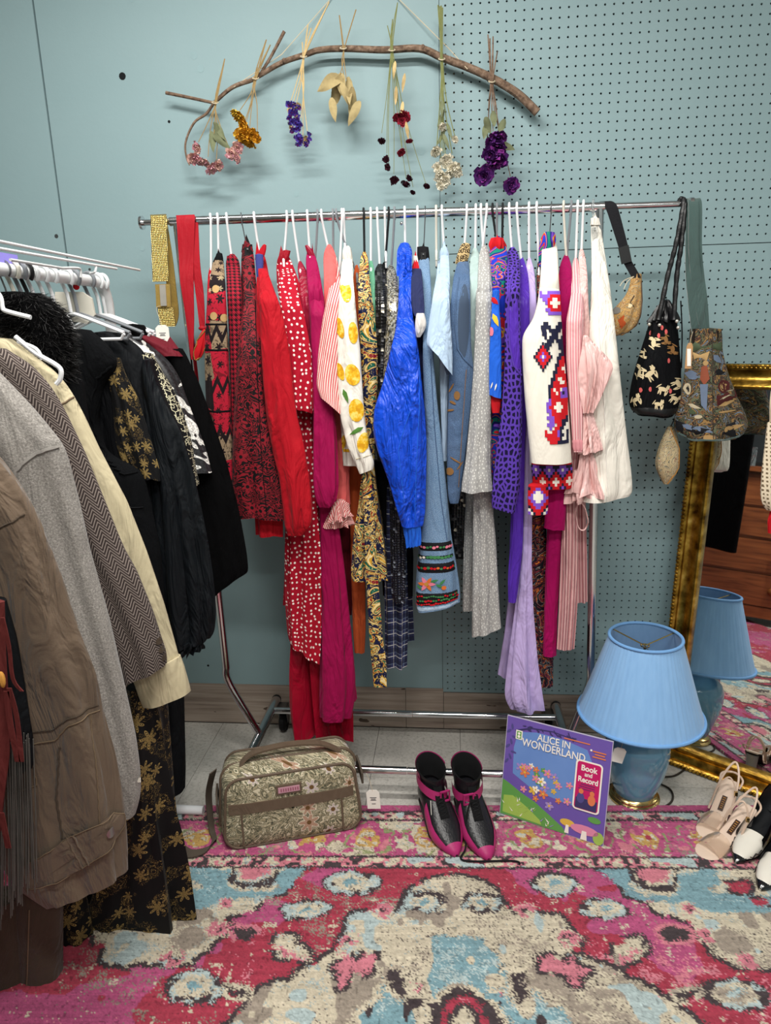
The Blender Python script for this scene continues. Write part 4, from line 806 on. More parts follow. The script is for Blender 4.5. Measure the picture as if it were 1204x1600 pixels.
hanger(W(776, bar_y(776), YB), hdir(W(776, bar_y(776), YB)), 'grey_plastic', 'grey plastic hanger between two black hangers right of the grey dress', neck=.1, arm=.035, drop=.03)
hanger(W(785, bar_y(785), YB), hdir(W(785, bar_y(785), YB)), 'black_plastic', 'black plastic hanger just left of the purple crochet vest', neck=.1, arm=.035, drop=.03)
# 27 crochet vest
t, L = G('crochet_vest', 'violet crochet vest with open armhole', 'vest', 'crochet_purple', [(392, 791, 809), (410, 789, 812), (430, 789, 812), (500, 788, 812), (560, 788, 813), (590, 787, 815), (650, 783, 815), (700, 776, 814), (760, 770, 812), (790, 768, 806, 8), (797, 770, 804, 8)], yf=-.46, hook=795, short='violet crochet vest', k=3, amp=.06)
L.dec([(797, 425), (803, 418), (808, 430), (809, 470), (809, 520), (811, 560), (813, 582), (806, 578), (800, 565), (796, 530), (794, 480)], 'violet_satin', 'armhole_lining', t, off=.0012)
L.line([(811, 418), (804, 420), (797, 440), (794, 490), (796, 540), (802, 570), (813, 586)], .0026, 'crochet_purple', 'armhole_binding', t)
G('violet_dress', 'violet satin dress behind the crochet vest', 'dress', 'violet_satin', [(408, 810, 820), (430, 809, 825), (460, 808, 827), (510, 808, 827), (600, 806, 824), (700, 804, 820), (800, 799, 818), (860, 797, 816), (910, 794, 811), (941, 795, 806)], yf=-.41, hook=807, short='violet satin dress', k=3)
# 29 lavender dress
t, L = G('lavender_dress', 'long lavender dress with flared pleated skirt', 'dress', 'lilac_cloth', [(408, 821, 832), (430, 820, 836), (470, 818, 838), (520, 816, 840), (620, 812, 838), (720, 813, 834), (800, 817, 831), (880, 813, 830), (950, 806, 832), (1030, 797, 838), (1090, 792, 846), (1107, 802, 849)], yf=-.38, hook=826, short='lavender dress', k=4, amp=.1)
part(t, 'skirt_panel', 'lilac_cloth', [(920, 795, 812), (980, 788, 808), (1057, 777, 802, 12)], -.31, 78)
# 30 kilim jacket
t, L = G('kilim_jacket', 'cream jacket with bold red, navy and violet stepped motifs', 'jacket', 'kilim_base', [(376, 846, 869), (400, 846, 871), (450, 843, 873), (500, 838, 876), (530, 834, 878), (600, 830, 882), (680, 828, 890), (727, 829, 893)], yf=-.43, hook=861, hmat='steel', hkind='wire', short='stepped motif jacket', k=2, amp=.03)
L2, _ = part(t, 'sleeve', 'kilim_base', [(396, 846, 871), (430, 844, 872), (470, 840, 874), (500, 832, 876), (516, 820, 877), (526, 815, 877), (560, 815, 880), (620, 818, 886), (680, 823, 891), (722, 827, 893)], [(396, -.32), (470, -.46), (725, -.49)], 79, k=2, amp=.03)
part(t, 'hood', 'abstract_print', [(363, 850, 866), (370, 845, 869), (382, 842, 868), (404, 841, 852), (416, 842, 848)], -.315, 80, hb=.04, label='patterned hood lining')
def pixels(L, art, x0, y0, w, h, pal, t, name, shear=0, off=.0022):
    mb = MB(); keys = list(pal)
    for r, row in enumerate(art):
        for c, ch in enumerate(row):
            if ch in pal:
                x = x0 + c * w + shear * r; y = y0 + r * h; mb.add([L.surf(a, b, off) for a, b in ((x, y), (x + w * 1.04, y), (x + w * 1.04, y + h * 1.04), (x, y + h * 1.04))], [(0, 3, 2, 1)], keys.index(ch))
    mb.build(name, [pal[k_] for k_ in keys], t, ang=0)
pal = dict(r='em_red', n='em_navy', v='em_violet', w='em_white', p='em_pink')
pixels(L2, ["....n....", "...nrn...", "..nrrrn..", ".nrrvrrn.", "nrrvwvrrn", ".nrrvrrn.", "..nrrrn..", "...nrn...", "....n...."], 834, 534, 3.1, 5, pal, t, 'stepped_diamond', .05)
art = ["......rr..", ".....rrrr.", "....rrrrrr", ".....rr.rr", "..........", "v..vvvvvvv", "vvvvrrrrrr", ".vvrrwwrrr", "..vrwwwwrr", "...rrwwrrr", "..vvrrrrrv", "...vvvvvvv", "..........", "..........", ".nn....nnn", "nnnn..nnn.", "nn.nnnnn..", "nn..nnn...", ".n.nnnn.nn", "..nnn.nnnn", ".nnn...nn.", ".nn....nnn", "........nn", ".......nnr", "......nnrr", "......nrrr", ".....nnrrw", ".....nrrww", "....nnrrrw", "....nrrrrr", "...nnrwwrr", "...nrrrwwr", "..nnrrrrrr", "..nrwrrwvv", "..nrrwrvnv", "..nrrrrvvv", "..vrrrrrrr", ".vvrrwwrrr", ".vrrwwwwrr", ".vvrrwwrrr", "..vrrrrrrr", ".vvvrrrrrn", "..vvrrrnnn", ".vvv.rrnnw", "..v.rrnnww", "r..rrvnwwn", "rrrrrvnnwn", ".rrrrrnwwn", "..rrrnnnnn"]
pixels(L2, art, 843, 428, 3.6, 5.35, pal, t, 'stepped_motif', .18)
part(t, 'hem_panel', 'em_red', [(722, 829, 893), (740, 831, 893), (762, 834, 892)], -.44, 81, k=2, amp=.02)
hem = ["nvvvnnnvvvnnnvvvnnn", "vvwvvnvvwvvnvvwvvnv", "nvvvnrnvvvnrnvvvnrn", "vnvnrrrnvnrrrnvnrrr", "nrnrrwrrnrrwrrnrrwr", "rrrrwwwrrrwwwrrrwww", "nrnrrwrrnrrwrrnrrwr", "vnvnrrrnvnrrrnvnrrr"]
LH = Loft([(722, 829, 893), (740, 831, 893), (762, 834, 892)], Y=-.44, amp=.02, k=2, seed=81, hb=.06, taper=.6); pixels(LH, hem, 830, 724, 3.3, 4.6, pal, t, 'stepped_hem_pattern')
LC, _ = part(t, 'cuff', 'em_red', [(758, 825, 855), (780, 824, 856), (803, 825, 854)], -.47, 82, k=2, amp=.02); pixels(LC, ["nrrvvrrn", "rrvwwvrr", "rvwwwwvr", "vvwwwwvv", "rvvwwvvr", "rrvvvvrr", "nrrvvrrn", "wnrrrrnw", "vwnrrnwv"], 826, 760, 3.6, 4.7, pal, t, 'stepped_cuff_pattern')
# 31 magenta knit dress
t, L = G('knit_dress', 'magenta knit dress right of the cream stepped motif jacket', 'dress', 'magenta_knit', [(403, 878, 890), (414, 874, 893), (440, 872, 894), (500, 872, 892), (600, 872, 890), (700, 868, 890), (800, 856, 880), (900, 852, 875), (960, 850, 871), (1024, 848, 869)], yf=-.39, hook=892, hmat='grey_plastic', short='magenta knit dress', k=3, amp=.05)
part(t, 'tunic', 'magenta_knit', [(700, 862, 890), (760, 856, 887), (800, 852, 883), (826, 850, 881, 4)], -.42, 83, k=3)
G('shard_dress', 'black dress with rust and grey shard print', 'dress', 'shards_print', [(412, 838, 846), (600, 838, 852), (760, 830, 852), (810, 828, 851), (870, 827, 852), (940, 828, 851), (1000, 833, 860), (1040, 840, 862), (1073, 847, 862)], yf=-.36, hook=838, short='shard print dress', k=4, amp=.14)
# 33 pink striped shirt + pleated skirts
t, L = G('pink_striped_shirt', 'pale pink pinstriped shirt beside the ruffled satin blouse', 'shirt', 'stripe_pink', [(408, 894, 904), (430, 893, 908), (470, 892, 912), (560, 890, 914), (680, 892, 912), (760, 885, 905)], yf=-.41, hook=902, short='pink pinstriped shirt', k=3)
L2, _ = part(t, 'sleeve', 'stripe_pink', [(440, 895, 908), (470, 890, 911), (500, 884, 912), (560, 884, 912), (620, 889, 911), (660, 892, 910), (688, 894, 909), (706, 896, 909)], [(440, -.38), (500, -.45), (710, -.47)], 84, k=3)
L2.band(686, 705, 'stripe_pink', 'cuff', t)
t, L = G('pleated_skirt', 'long pale pink pleated skirt right of the magenta dress', 'skirt', 'pink_pleats', [(440, 884, 892), (640, 880, 896), (765, 880, 898), (830, 879, 901), (900, 875, 903), (960, 873, 900), (1013, 870, 896)], yf=-.40, drop=200, hook=880, hmat='cream_plastic', short='pale pink pleated skirt', k=5, amp=.1)
G('rose_skirt', 'dusty rose pleated skirt in the shade by the rack upright', 'skirt', 'pink_pleats', [(520, 900, 912), (780, 896, 914), (860, 896, 916), (940, 897, 917)], yf=-.33, drop=200, k=6, amp=.12)
# 34 pink satin ruffle blouse
t, L = G('ruffle_blouse', 'pale pink satin blouse with cascading ruffles', 'blouse', 'pink_satin', [(394, 903, 913), (430, 905, 917), (500, 908, 920), (600, 908, 924), (700, 906, 926), (768, 900, 930)], yf=-.40, hook=911, short='pink satin blouse', k=4, amp=.1)
for i, rows in enumerate([[(525, 911, 918), (545, 911, 934), (560, 911, 948), (572, 911, 955), (590, 911, 950), (620, 911, 938), (645, 912, 926)], [(630, 911, 920), (660, 910, 930), (690, 909, 938), (706, 909, 941, -6)], [(690, 909, 920), (720, 906, 930), (745, 902, 936), (765, 896, 948, 6), (772, 895, 950, 4)], [(735, 897, 915), (760, 893, 925), (780, 890, 934, -8)]]): part(t, 'ruffle', 'pink_satin', rows, -.47 + i * .012, 85 + i, hb=.03, hf=.6, amp=.26, k=6)
o = MB().tube(smoothpath([W(x, y, -.44) for x, y in ((905, 782), (899, 800), (903, 824), (912, 828), (918, 816), (914, 796), (907, 784))], 4), .005, 8, flat=.4).build('bow_loop', 'pink_satin', t)
# 35 white trousers
t, L = G('white_trousers', 'off-white trousers clipped at the right end of the rack', 'trousers', 'white_cotton', [(344, 923, 936), (370, 923, 940), (395, 924, 944), (450, 924, 952), (520, 921, 960), (600, 919, 968), (680, 923, 977), (740, 926, 985), (768, 918, 987, 4), (779, 908, 982, -8)], yf=-.43, drop=260, hook=926, hmat='clear_plastic', hkind='clear', short='off-white trousers', k=2, amp=.07)
part(t, 'waistband', 'white_cotton', [(341, 922, 936), (352, 922, 938)], -.28, hb=.05)
L.line([(930, 400), (936, 520), (944, 640), (950, 770)], .0012, 'white_knit', 'crease', t)
# ------------------------------------------------------------------ the white rack at the left with dark coats
def WX(x, y, X): d = ray(x, y); return CAM + d * (X - CAM[0]) / d[0]
RX, RZ, RE = -.93, 1.605, -.45
R2 = thing('coat_rack', 'white metal coat rack at the left with dark coats, running towards the camera', 'clothes rack', (RX, -1.0, 0))
MB().tube([(RX, -1.9, RZ)] + smoothpath([(RX, RE - .06, RZ), (RX, RE - .02, RZ - .008), (RX, RE, RZ - .05)], 5) + [(RX, RE, .035)], .0145, 14).build('rail', 'brushed_white', R2)
fp = WZ(318, 1267, .02); MB().tube([(RX - .45, fp[1], .022), (fp[0], fp[1], .022)], .014, 12).build('foot_tube', 'white_plastic', R2)
MB().tube([(RX, RE, .036), (RX, fp[1], .036)], .014, 12).build('foot_brace', 'white_plastic', R2)
for (x0, y0), (x1, y1), X in [((-60, 365), (218, 422), -.86), ((-60, 378), (182, 420), -.885), ((16, 406), (97, 419), -.9)]: MB().tube([WX(x0, y0, X), WX(x1, y1, X)], .0032, 8).build('shelf_wire', 'brushed_white', R2)
MB().tube(smoothpath([WX(97, 419, -.9), WX(121, 419, -.9), WX(126, 423, -.9), WX(126, 434, -.9)], 4), .0032, 8).build('shelf_wire_end', 'brushed_white', R2)
MB().tube(smoothpath([WX(150, 417, -.885), WX(148, 425, -.885), WX(141, 427, -.9)], 4), .003, 8).build('shelf_hook', 'brushed_white', R2)
def railp(x):
    d = ray(x, 432 + x * .05); p = CAM + d * (RX - CAM[0]) / d[0]; return np.array([RX, p[1], RZ])
HA = unit((.97, -.24, 0))
for i, (x, mt, what) in enumerate([(8, 'steel', 'thin metal hanger at the frame edge above the fur collar'), (20, 'cream_plastic', 'cream hanger, second from the left above the fur collar'), (31, 'grey_plastic', 'grey hanger left of the black hanger over the fur collar'), (41, 'black_plastic', 'black plastic hanger above the fur collar coat'), (50, 'white_plastic', 'white hanger just right of the black hanger over the fur collar'),
      (66, 'white_plastic', 'thick white hanger above the middle of the fur collar'), (80, 'white_plastic', 'white hanger above the right edge of the fur collar'), (104, 'white_plastic', 'white hanger holding the black wool vest'), (115, 'grey_plastic', 'grey hanger left of the frosted plastic form'), (138, 'grey_plastic', 'grey hanger holding the slate blouse'), (151, 'white_plastic', 'white hanger second from the far end of the coat rack'), (159, 'white_plastic', 'white hanger at the far end of the coat rack')]):
    hanger(railp(x), HA, mt, what, rr=.0145, arm=.15 if x > 95 else .05, neck=.085, drop=.05, t=.0045 if mt != 'steel' else .002, grp='hangers on the white coat rack', flip=1)
MB().box(WX(4, 404, RX) + np.array([0, 0, .0]), (.012, .09, .022)).build('size_divider', 'purple_plastic'); tag(bpy.data.objects['size_divider'], 'small purple plastic size divider on the white rail', 'size divider')
pp = [(86, 456), (128, 456), (143, 466), (148, 492), (136, 506), (100, 500), (84, 480)]; pl = MB().prism([W(x, y, -.6) for x, y in pp], (0, .006, 0)).build('plastic_form', 'cream_plastic'); tag(pl, 'frosted plastic form hanging between the grey hangers', 'plastic form')
MB().ball(W(119, 448, -.6), .008, 10, 8).build('button', 'em_red', pl)

def coat(name, label, cat, mat, rows, Y, amp=.05, k=4, hf=32, hb=.03, seed=1, body='body'):
    yb = W((rows[-1][1] + rows[-1][2]) / 2, rows[-1][0], Y); t = thing(name, label, cat, yb, 'dark clothes on the white coat rack')
    L = Loft(rows, Y=Y, amp=amp, k=k, seed=seed, hf=hf, hb=hb, taper=.9, fwd=(0, 1, 0), nu=56); L.build(body, mat, t); return t, L
def cpart(t, name, mat, rows, Y, amp=.05, k=4, hf=30, hb=.03, seed=1, label=None, hem=True):
    L = Loft(rows, Y=Y, amp=amp, k=k, seed=seed, hf=hf, hb=hb, taper=.9, fwd=(0, 1, 0), nu=48); o = L.build(name, mat, t, hem=hem)
    if label: o['label'] = label
    return L
# far to near
t, L = coat('velvet_jacket', 'black velvet jacket with burgundy shoulder, last on the coat rack', 'jacket', 'black_velvet', [(512, 190, 228), (530, 188, 240), (560, 190, 270), (620, 200, 290), (720, 220, 310), (820, 240, 325), (880, 250, 332)], -.50, seed=3)
cpart(t, 'sleeve', 'black_velvet', [(545, 262, 284), (556, 262, 291), (600, 275, 311), (660, 285, 332), (722, 295, 353), (800, 302, 373), (860, 312, 385), (892, 322, 389), (912, 328, 375, -26), (920, 331, 366, -28)], -.51, seed=4, amp=.07)
cpart(t, 'shoulder_yoke', 'maroon_cloth', [(524, 216, 236), (534, 222, 262), (546, 232, 281), (556, 250, 288)], -.515, seed=5, label='burgundy shoulder panel', hf=38)
cpart(t, 'collar', 'black_velvet', [(508, 191, 224), (516, 188, 231), (532, 190, 231), (538, 205, 230)], -.53, seed=6)
t, L = coat('sequin_jacket', 'black jacket with white sequin patches beside the burgundy shoulder', 'jacket', 'sequin_bw', [(522, 186, 206), (540, 188, 236), (565, 200, 264), (590, 215, 279), (620, 230, 289), (660, 250, 304), (700, 268, 319), (736, 290, 329, 4)], -.555, seed=7)
t, L = coat('embroidered_blouse', 'black blouse with cream embroidered flowers down the sleeve', 'blouse', 'black_cloth', [(552, 195, 236), (580, 200, 251), (610, 212, 270), (650, 230, 285), (690, 246, 297), (740, 260, 304), (757, 270, 308)], -.59, seed=8)
L2 = cpart(t, 'sleeve_panel', 'cream_embroidery', [(554, 225, 236), (580, 228, 251), (610, 240, 270), (650, 256, 286), (690, 272, 298), (730, 286, 304), (758, 297, 309)], -.60, seed=9, label='cream embroidered flower panel')
t, L = coat('slate_blouse', 'sheer slate black blouse with full gathered sleeve', 'blouse', 'charcoal_cloth', [(520, 142, 186), (540, 140, 215), (570, 150, 236), (600, 160, 246), (672, 180, 260), (760, 200, 262), (860, 215, 270)], -.62, seed=10, amp=.08)
cpart(t, 'sleeve', 'slate_chiffon', [(562, 228, 236), (574, 222, 240), (600, 224, 248), (640, 229, 266), (672, 231, 283), (732, 236, 300), (790, 242, 312), (850, 246, 322), (913, 250, 329), (960, 257, 331), (990, 266, 328), (1006, 272, 322, -12)], -.645, seed=11, amp=.12, k=5)
cpart(t, 'cuff', 'slate_chiffon', [(1000, 276, 320, -10), (1012, 282, 314, -8), (1018, 284, 310, -6)], -.645, seed=12, amp=.3, k=12)
t, L = coat('gold_print_blouse', 'black blouse with gold flower print, its sleeve in the vest armhole', 'blouse', 'gold_floral_small', [(560, 165, 186), (585, 170, 194), (620, 176, 213), (660, 180, 226), (700, 186, 239), (728, 200, 248, 6), (744, 214, 250, 10)], -.675, seed=13, amp=.1, k=6)
cpart(t, 'body', 'black_cloth', [(560, 150, 182), (600, 140, 200), (680, 140, 215), (740, 150, 225), (800, 160, 225)], -.665, seed=113)
t, L = coat('wool_vest', 'long black wool vest with deep open armhole', 'vest', 'wool_dark', [(516, 108, 140), (535, 108, 165), (560, 110, 182), (575, 112, 184), (600, 114, 160), (660, 118, 152), (710, 122, 166), (735, 128, 222), (772, 140, 230), (860, 160, 249), (950, 180, 256), (1050, 210, 268), (1100, 225, 270)], -.71, seed=14)
L.line([(178, 572), (160, 590), (150, 620), (148, 650), (158, 690), (176, 720), (200, 738), (222, 736)], .003, 'wool_dark', 'armhole_binding', t); L.line([(196, 788), (228, 790)], .002, 'black_cloth', 'pocket_flap', t)
t, L = coat('black_trousers', 'black trouser leg hanging below the cream cuff', 'trousers', 'charcoal_cloth', [(880, 226, 256), (1000, 238, 276), (1090, 246, 287), (1200, 253, 289), (1236, 259, 288, -6)], -.625, seed=15, amp=.03)
t, L = coat('fur_coat', 'black coat with thick black fur collar', 'coat', 'wool_dark', [(525, 40, 110), (560, 50, 119), (600, 60, 131), (700, 70, 146), (800, 90, 180), (900, 110, 200)], -.915, seed=16)
# fur collar: core and pile
core = Loft([(458, -14, 60), (470, -24, 84), (490, -28, 102), (515, -26, 112), (545, 20, 113), (575, 50, 113), (596, 80, 112)], Y=-.93, amp=.04, k=5, seed=17, hf=40, hb=.04, taper=.9, fwd=(0, 1, 0), nu=40); fo = core.build('fur_collar', 'black_velvet', t)
mb = MB(); rf = np.random.default_rng(5); nn = len(core.y)
for i in range(5200):
    fi = rf.uniform(0, nn - 1.01); th = rf.uniform(-PI * 1.12, .12 * PI); p = core.at(fi, th); q = core.at(fi, th, .02 + .012 * rf.random()); n = unit(q - p); Ln = rf.uniform(.010, .024); j = rf.normal(0, .35, 3); e = p + unit(n + j + np.array([0, 0, -.25])) * Ln; s_ = unit(np.cross(n, rf.normal(size=3))) * .0007
    mb.add([p - s_ - n * .002, p + s_ - n * .002, e], [(0, 1, 2)])
solid('fur_black', '#1b1a1a', .45, var=.5, nscale=60, bump=0, spec=.5); o = mb.build('fur_pile', 'fur_black', fo, smooth=False); o['kind'] = 'stuff'
# white hanger poking out of the cream jacket
hp = W(-6, 436, -.99); o = thing('coat_hanger', 'white hanger poking out at the cream jacket shoulder', 'hanger', W(60, 560, -.99), 'hangers on the white coat rack')
MB().tube(smoothpath([W(-20, 440, -.99), W(0, 462, -.99), W(4, 480, -.99), W(10, 486, -.99), W(48, 496, -.99)], 4), .0045, 8).build('hook', 'white_plastic', o)
MB().tube(smoothpath([W(24, 526, -1.015), W(56, 552, -1.015), W(84, 568, -1.015), W(95, 578, -1.015), W(94, 592, -1.015), W(88, 600, -1.015)], 4), .005, 8).build('arms', 'white_plastic', o); MB().tube(smoothpath([W(28, 534, -1.015), W(56, 545, -1.015), W(66, 562, -1.015)], 4), .004, 8).build('bar', 'white_plastic', o)
t, L = coat('cream_jacket', 'cream twill jacket sandwiched behind the herringbone blazer', 'jacket', 'cream_twill', [(530, -30, 20), (556, -40, 55), (580, -40, 88), (604, -30, 108), (622, -10, 119), (650, 10, 134), (700, 40, 157), (782, 80, 200), (860, 110, 230), (936, 140, 255), (998, 170, 272), (1034, 196, 279, -20)], -.975, seed=18, amp=.04)
cpart(t, 'cuff', 'cream_twill', [(1036, 204, 282, -24), (1052, 212, 288, -26), (1072, 219, 294, -22), (1090, 226, 298, -22)], -.98, seed=19, amp=.02, k=3, hf=36)
L.line([(99, 634), (118, 620)], .0022, 'stitch_tan', 'shoulder_seam', t); L.line([(10, 560), (60, 590), (100, 622)], .0015, 'stitch_tan', 'yoke_seam', t)
t, L = coat('herringbone_blazer', 'brown and grey herringbone tweed blazer', 'blazer', 'herringbone', [(545, -50, 8), (569, -60, 50), (605, -50, 82), (639, -20, 102), (705, 20, 134), (788, 60, 168), (860, 95, 197), (893, 110, 216), (958, 146, 241), (1000, 172, 253), (1032, 188, 260, -22), (1052, 194, 260, -28)], -1.03, seed=20, amp=.04)
for x, y in ((250, 998), (254, 1012), (258, 1026)): L.dec(ellp(x, y, 4.5, 6), 'suede_dark', 'button', t, off=.004)
t, L = coat('wool_coat', 'light grey flecked wool coat between herringbone and brown suede', 'coat', 'wool_grey', [(578, -90, -8), (600, -90, 14), (640, -90, 52), (695, -60, 97), (720, -40, 105), (788, -20, 122), (860, 20, 138), (970, 70, 170), (1071, 110, 194), (1153, 140, 213), (1200, 165, 219), (1240, 176, 221), (1268, 184, 213)], -1.085, seed=21, amp=.06, hf=36)
L.line([(42, 750), (45, 730), (60, 712), (82, 700), (98, 697)], .004, 'wool_grey', 'sleeve_seam', t); L.dec(ellp(222, 1212, 5, 7), 'cream_plastic', 'button', t)
# gold floral skirt standing on the rug
t, L = coat('floral_skirt', 'long black skirt with gold flowers, its hem brushing the rug', 'skirt', 'gold_floral', [(1060, 206, 236), (1130, 206, 252), (1180, 198, 257), (1260, 180, 266), (1349, 150, 283), (1410, 125, 293), (1452, 110, 300), (1470, 110, 303, 6)], -.93, seed=22, amp=.13, k=6, hf=60, hb=.1)
cpart(t, 'skirt_panel', 'gold_floral', [(1380, 96, 128), (1440, 94, 140), (1500, 94, 150), (1530, 96, 155, -10), (1540, 97, 152, -14)], -1.0, seed=23, amp=.12, k=5, hf=40)
t, L = coat('suede_trousers', 'brown suede trousers below the suede jacket', 'trousers', 'suede_dark', [(1340, 20, 98), (1450, 27, 98), (1520, 33, 97), (1600, 41, 96), (1680, 44, 95)], -1.11, seed=24, amp=.03, hf=40)
cpart(t, 'leg', 'suede_dark', [(1400, -40, 30), (1500, -45, 38), (1600, -50, 43), (1680, -50, 44)], -1.13, seed=25, amp=.03, hf=40); L.line([(62, 1400), (58, 1500), (50, 1600)], .0016, 'stitch_tan', 'seam', t)
t, L = coat('suede_jacket', 'big brown suede jacket nearest on the coat rack', 'jacket', 'suede_brown', [(700, -150, -20), (722, -150, 2), (759, -150, 32), (800, -150, 58), (893, -140, 95), (983, -130, 123), (1054, -120, 151), (1105, -110, 160), (1180, -100, 181), (1265, -60, 195), (1330, 0, 198, -20), (1368, 30, 198, -40), (1384, 66, 198, -48)], -1.17, seed=26, amp=.07, hf=45, hb=.05, k=5)
tab = L.dec([(64, 1327), (90, 1308), (127, 1284), (160, 1268), (183, 1261), (192, 1266), (195, 1280), (190, 1296), (172, 1312), (141, 1334), (105, 1352), (70, 1364)], 'suede_brown', 'waist_tab', t, off=.009); L.line([(64, 1327), (90, 1308), (127, 1284), (160, 1268), (183, 1261), (192, 1266), (195, 1280), (190, 1296), (172, 1312), (141, 1334), (105, 1352), (70, 1364)], .0011, 'stitch_tan', 'tab_stitching', t, off=.0095)
for a in ((122, 1286, 144, 1332), (131, 1282, 152, 1327)): L.line([(a[0], a[1]), (a[2], a[3])], .002, 'suede_brown', 'belt_loop', t, off=.011)
L.dec(ellp(176, 1284, 7.5, 7.5), 'steel', 'snap_button', t, off=.0125)
L.line([(38, 976), (56, 1090), (78, 1206)], .0016, 'stitch_tan', 'placket_edge', t, off=.002); L.line([(60, 1130), (100, 1124), (118, 1108), (158, 1098)], .0016, 'suede_dark', 'yoke_seam', t, off=.001); L.line([(62, 1148), (104, 1140), (120, 1118), (160, 1106)], .0016, 'stitch_tan', 'yoke_seam', t, off=.001); L.line([(0, 826), (48, 800)], .002, 'suede_dark', 'sleeve_seam', t, off=.001)
L.line([(152, 1110), (158, 1200), (163, 1270)], .0012, 'stitch_tan', 'side_stitching', t); L.line([(110, 1150), (106, 1230), (114, 1290)], .003, 'suede_dark', 'fold', t, off=0); L.line([(48, 1214), (78, 1206)], .0012, 'stitch_tan', 'pocket_stitching', t)
# fringe vest and red scarf at the frame edge
t, L = coat('fringe_vest', 'dark grey leather vest with long fringe at the left frame edge', 'vest', 'charcoal_cloth', [(940, -70, 8), (1000, -80, 26), (1080, -80, 40), (1150, -80, 52), (1190, -80, 55), (1200, -80, 50)], -1.235, seed=27, hf=30)
mb = MB(); rf = random.Random(3); solid('fringe_grey', '#4d4b47', .7, var=.35, nscale=40)
for i in range(70):
    x = -30 + 84 * rf.random(); y0 = 1150 + rf.uniform(-6, 20); y1 = 1465 - (x + 30) * 1.2 + rf.uniform(-25, 25); Y = -1.275 + rf.uniform(-.012, .012); dx = rf.uniform(-4, 10)
    mb.tube([W(x, y0, Y), W(x + dx * .5 + rf.uniform(-2, 2), (y0 + y1) / 2, Y), W(x + dx, y1, Y)], .0012, 4)
o = mb.build('fringe', 'fringe_grey', t); o['kind'] = 'stuff'
solid('scarf_red', '#5c2321', .8, wr=.3); t = thing('red_scarf', 'dark red leather scarf with strips, over the fringe vest', 'scarf', W(0, 1150, -1.30), 'dark clothes on the white coat rack')
L = Loft([(940, -40, 6), (1020, -50, 8), (1100, -50, 12), (1180, -50, 14), (1260, -50, 4), (1300, -40, 0)], Y=-1.30, amp=.06, k=4, seed=28, hf=14, hb=.012, taper=.9, fwd=(0, 1, 0)); L.build('body', 'scarf_red', t)
for pts, w in [([(4, 965), (14, 1010), (20, 1060), (34, 1080)], 3), ([(10, 1080), (16, 1130), (28, 1190)], 5), ([(14, 1075), (26, 1120), (34, 1190)], 4), ([(2, 1270), (8, 1300), (13, 1325)], 5)]: MB().ribbon(smoothpath([W(x, y, -1.32) for x, y in pts], 4), (w * .0011, 0, 0), .001).build('strip', 'scarf_red', t)
MB().ball(W(3, 1062, -1.32), (.006, .006, .016), 8, 6).build('bead', 'em_gold', t)
# ------------------------------------------------------------------ belt, sash and bags hanging from the rack's rail
def strap(pts, w, Y, mat, name, parent, th=.0012, n=5):
    Ys = Y if hasattr(Y, '__len__') else [Y] * len(pts); P = smoothpath([W(x, y, q) for (x, y), q in zip(pts, Ys)], n); ws = w if hasattr(w, '__len__') else [w] * len(pts); wi = np.interp(np.linspace(0, 1, len(P)), np.linspace(0, 1, len(ws)), ws)
    return MB().ribbon(P, [(k, 0, 0) for k in wi], th).build(name, mat, parent)
m = NB('gold_sequin'); v = m.obj(); x, y, z = m.xyz(m.map(v, 210, 210, 0, 210)); k = m.ma('MULTIPLY', m.ma('PINGPONG', x, .5), m.ma('PINGPONG', z, .5)); m.bump(k, 1, .006); m.end(m.mix(m.noise(v, 300, 1), '#8a6c2c', '#d8c07a'), .28, .85)
solid('gold_elastic', '#b89a55', .4, .6, bump=.5, bscale=300); solid('silver_buckle', '#c9c5bb', .3, .6)
t = thing('sequin_belt', 'gold sequin belt draped over the left end of the rail', 'belt', W(255, 510, YB - .03))
strap([(247, 336), (248, 342), (249, 380), (251, 440)], .0235, [YB, YB - .017, YB - .02, YB - .02], 'gold_sequin', 'strap', t, .002); strap([(254, 444), (255, 455), (256, 480)], .022, YB - .024, 'gold_elastic', 'elastic', t, .003); strap([(254, 445), (255, 462), (256, 478)], .009, YB - .03, 'silver_buckle', 'buckle', t, .002); strap([(258, 480), (260, 495), (263, 510)], .023, YB - .022, 'gold_sequin', 'strap', t, .002)
strap([(252, 338), (262, 400), (268, 450), (272, 490), (268, 508)], .014, YB + .02, 'gold_elastic', 'strap_back', t, .002)
def price_tag(x, y, Y, w, h, label, mat='paper_tag', rot=0, lines=True, sx=None):
    o = thing('price_tag', label, 'price tag', W(x, y, Y), 'price tags'); a = np.array([math.cos(rot), 0, math.sin(rot)]); b = np.array([-math.sin(rot), 0, math.cos(rot)]); c = W(x, y, Y)
    f = lambda u, v_: c + a * u * w / 2 + b * v_ * h / 2
    MB().prism([f(-1, -1), f(1, -1), f(1, .7), f(.55, 1), f(-.55, 1), f(-1, .7)], (0, .0008, 0)).build('card', mat, o, smooth=False)
    if lines:
        for i, (q, l) in enumerate([(.15, .5), (0, .35), (-.12, .42), (-.5, .3)]): MB().prism([f(-l, q), f(l, q), f(l, q + .06), f(-l, q + .06)][::1], (0, -.0004, 0)).build('print_line', 'ink', o, smooth=False)
    if sx: MB().tube(smoothpath([f(0, .85)] + [W(*s_, Y) for s_ in sx], 4), .0006, 5).build('string', 'string', o)
    return o
price_tag(254, 523, YB - .035, .04, .055, 'white paper price tag hanging from the gold belt', sx=[(250, 500), (244, 482), (250, 478)])
t = thing('cloth_sash_scarf', 'plain red cloth sash folded over the rail', 'sash', W(295, 560, YB - .03))
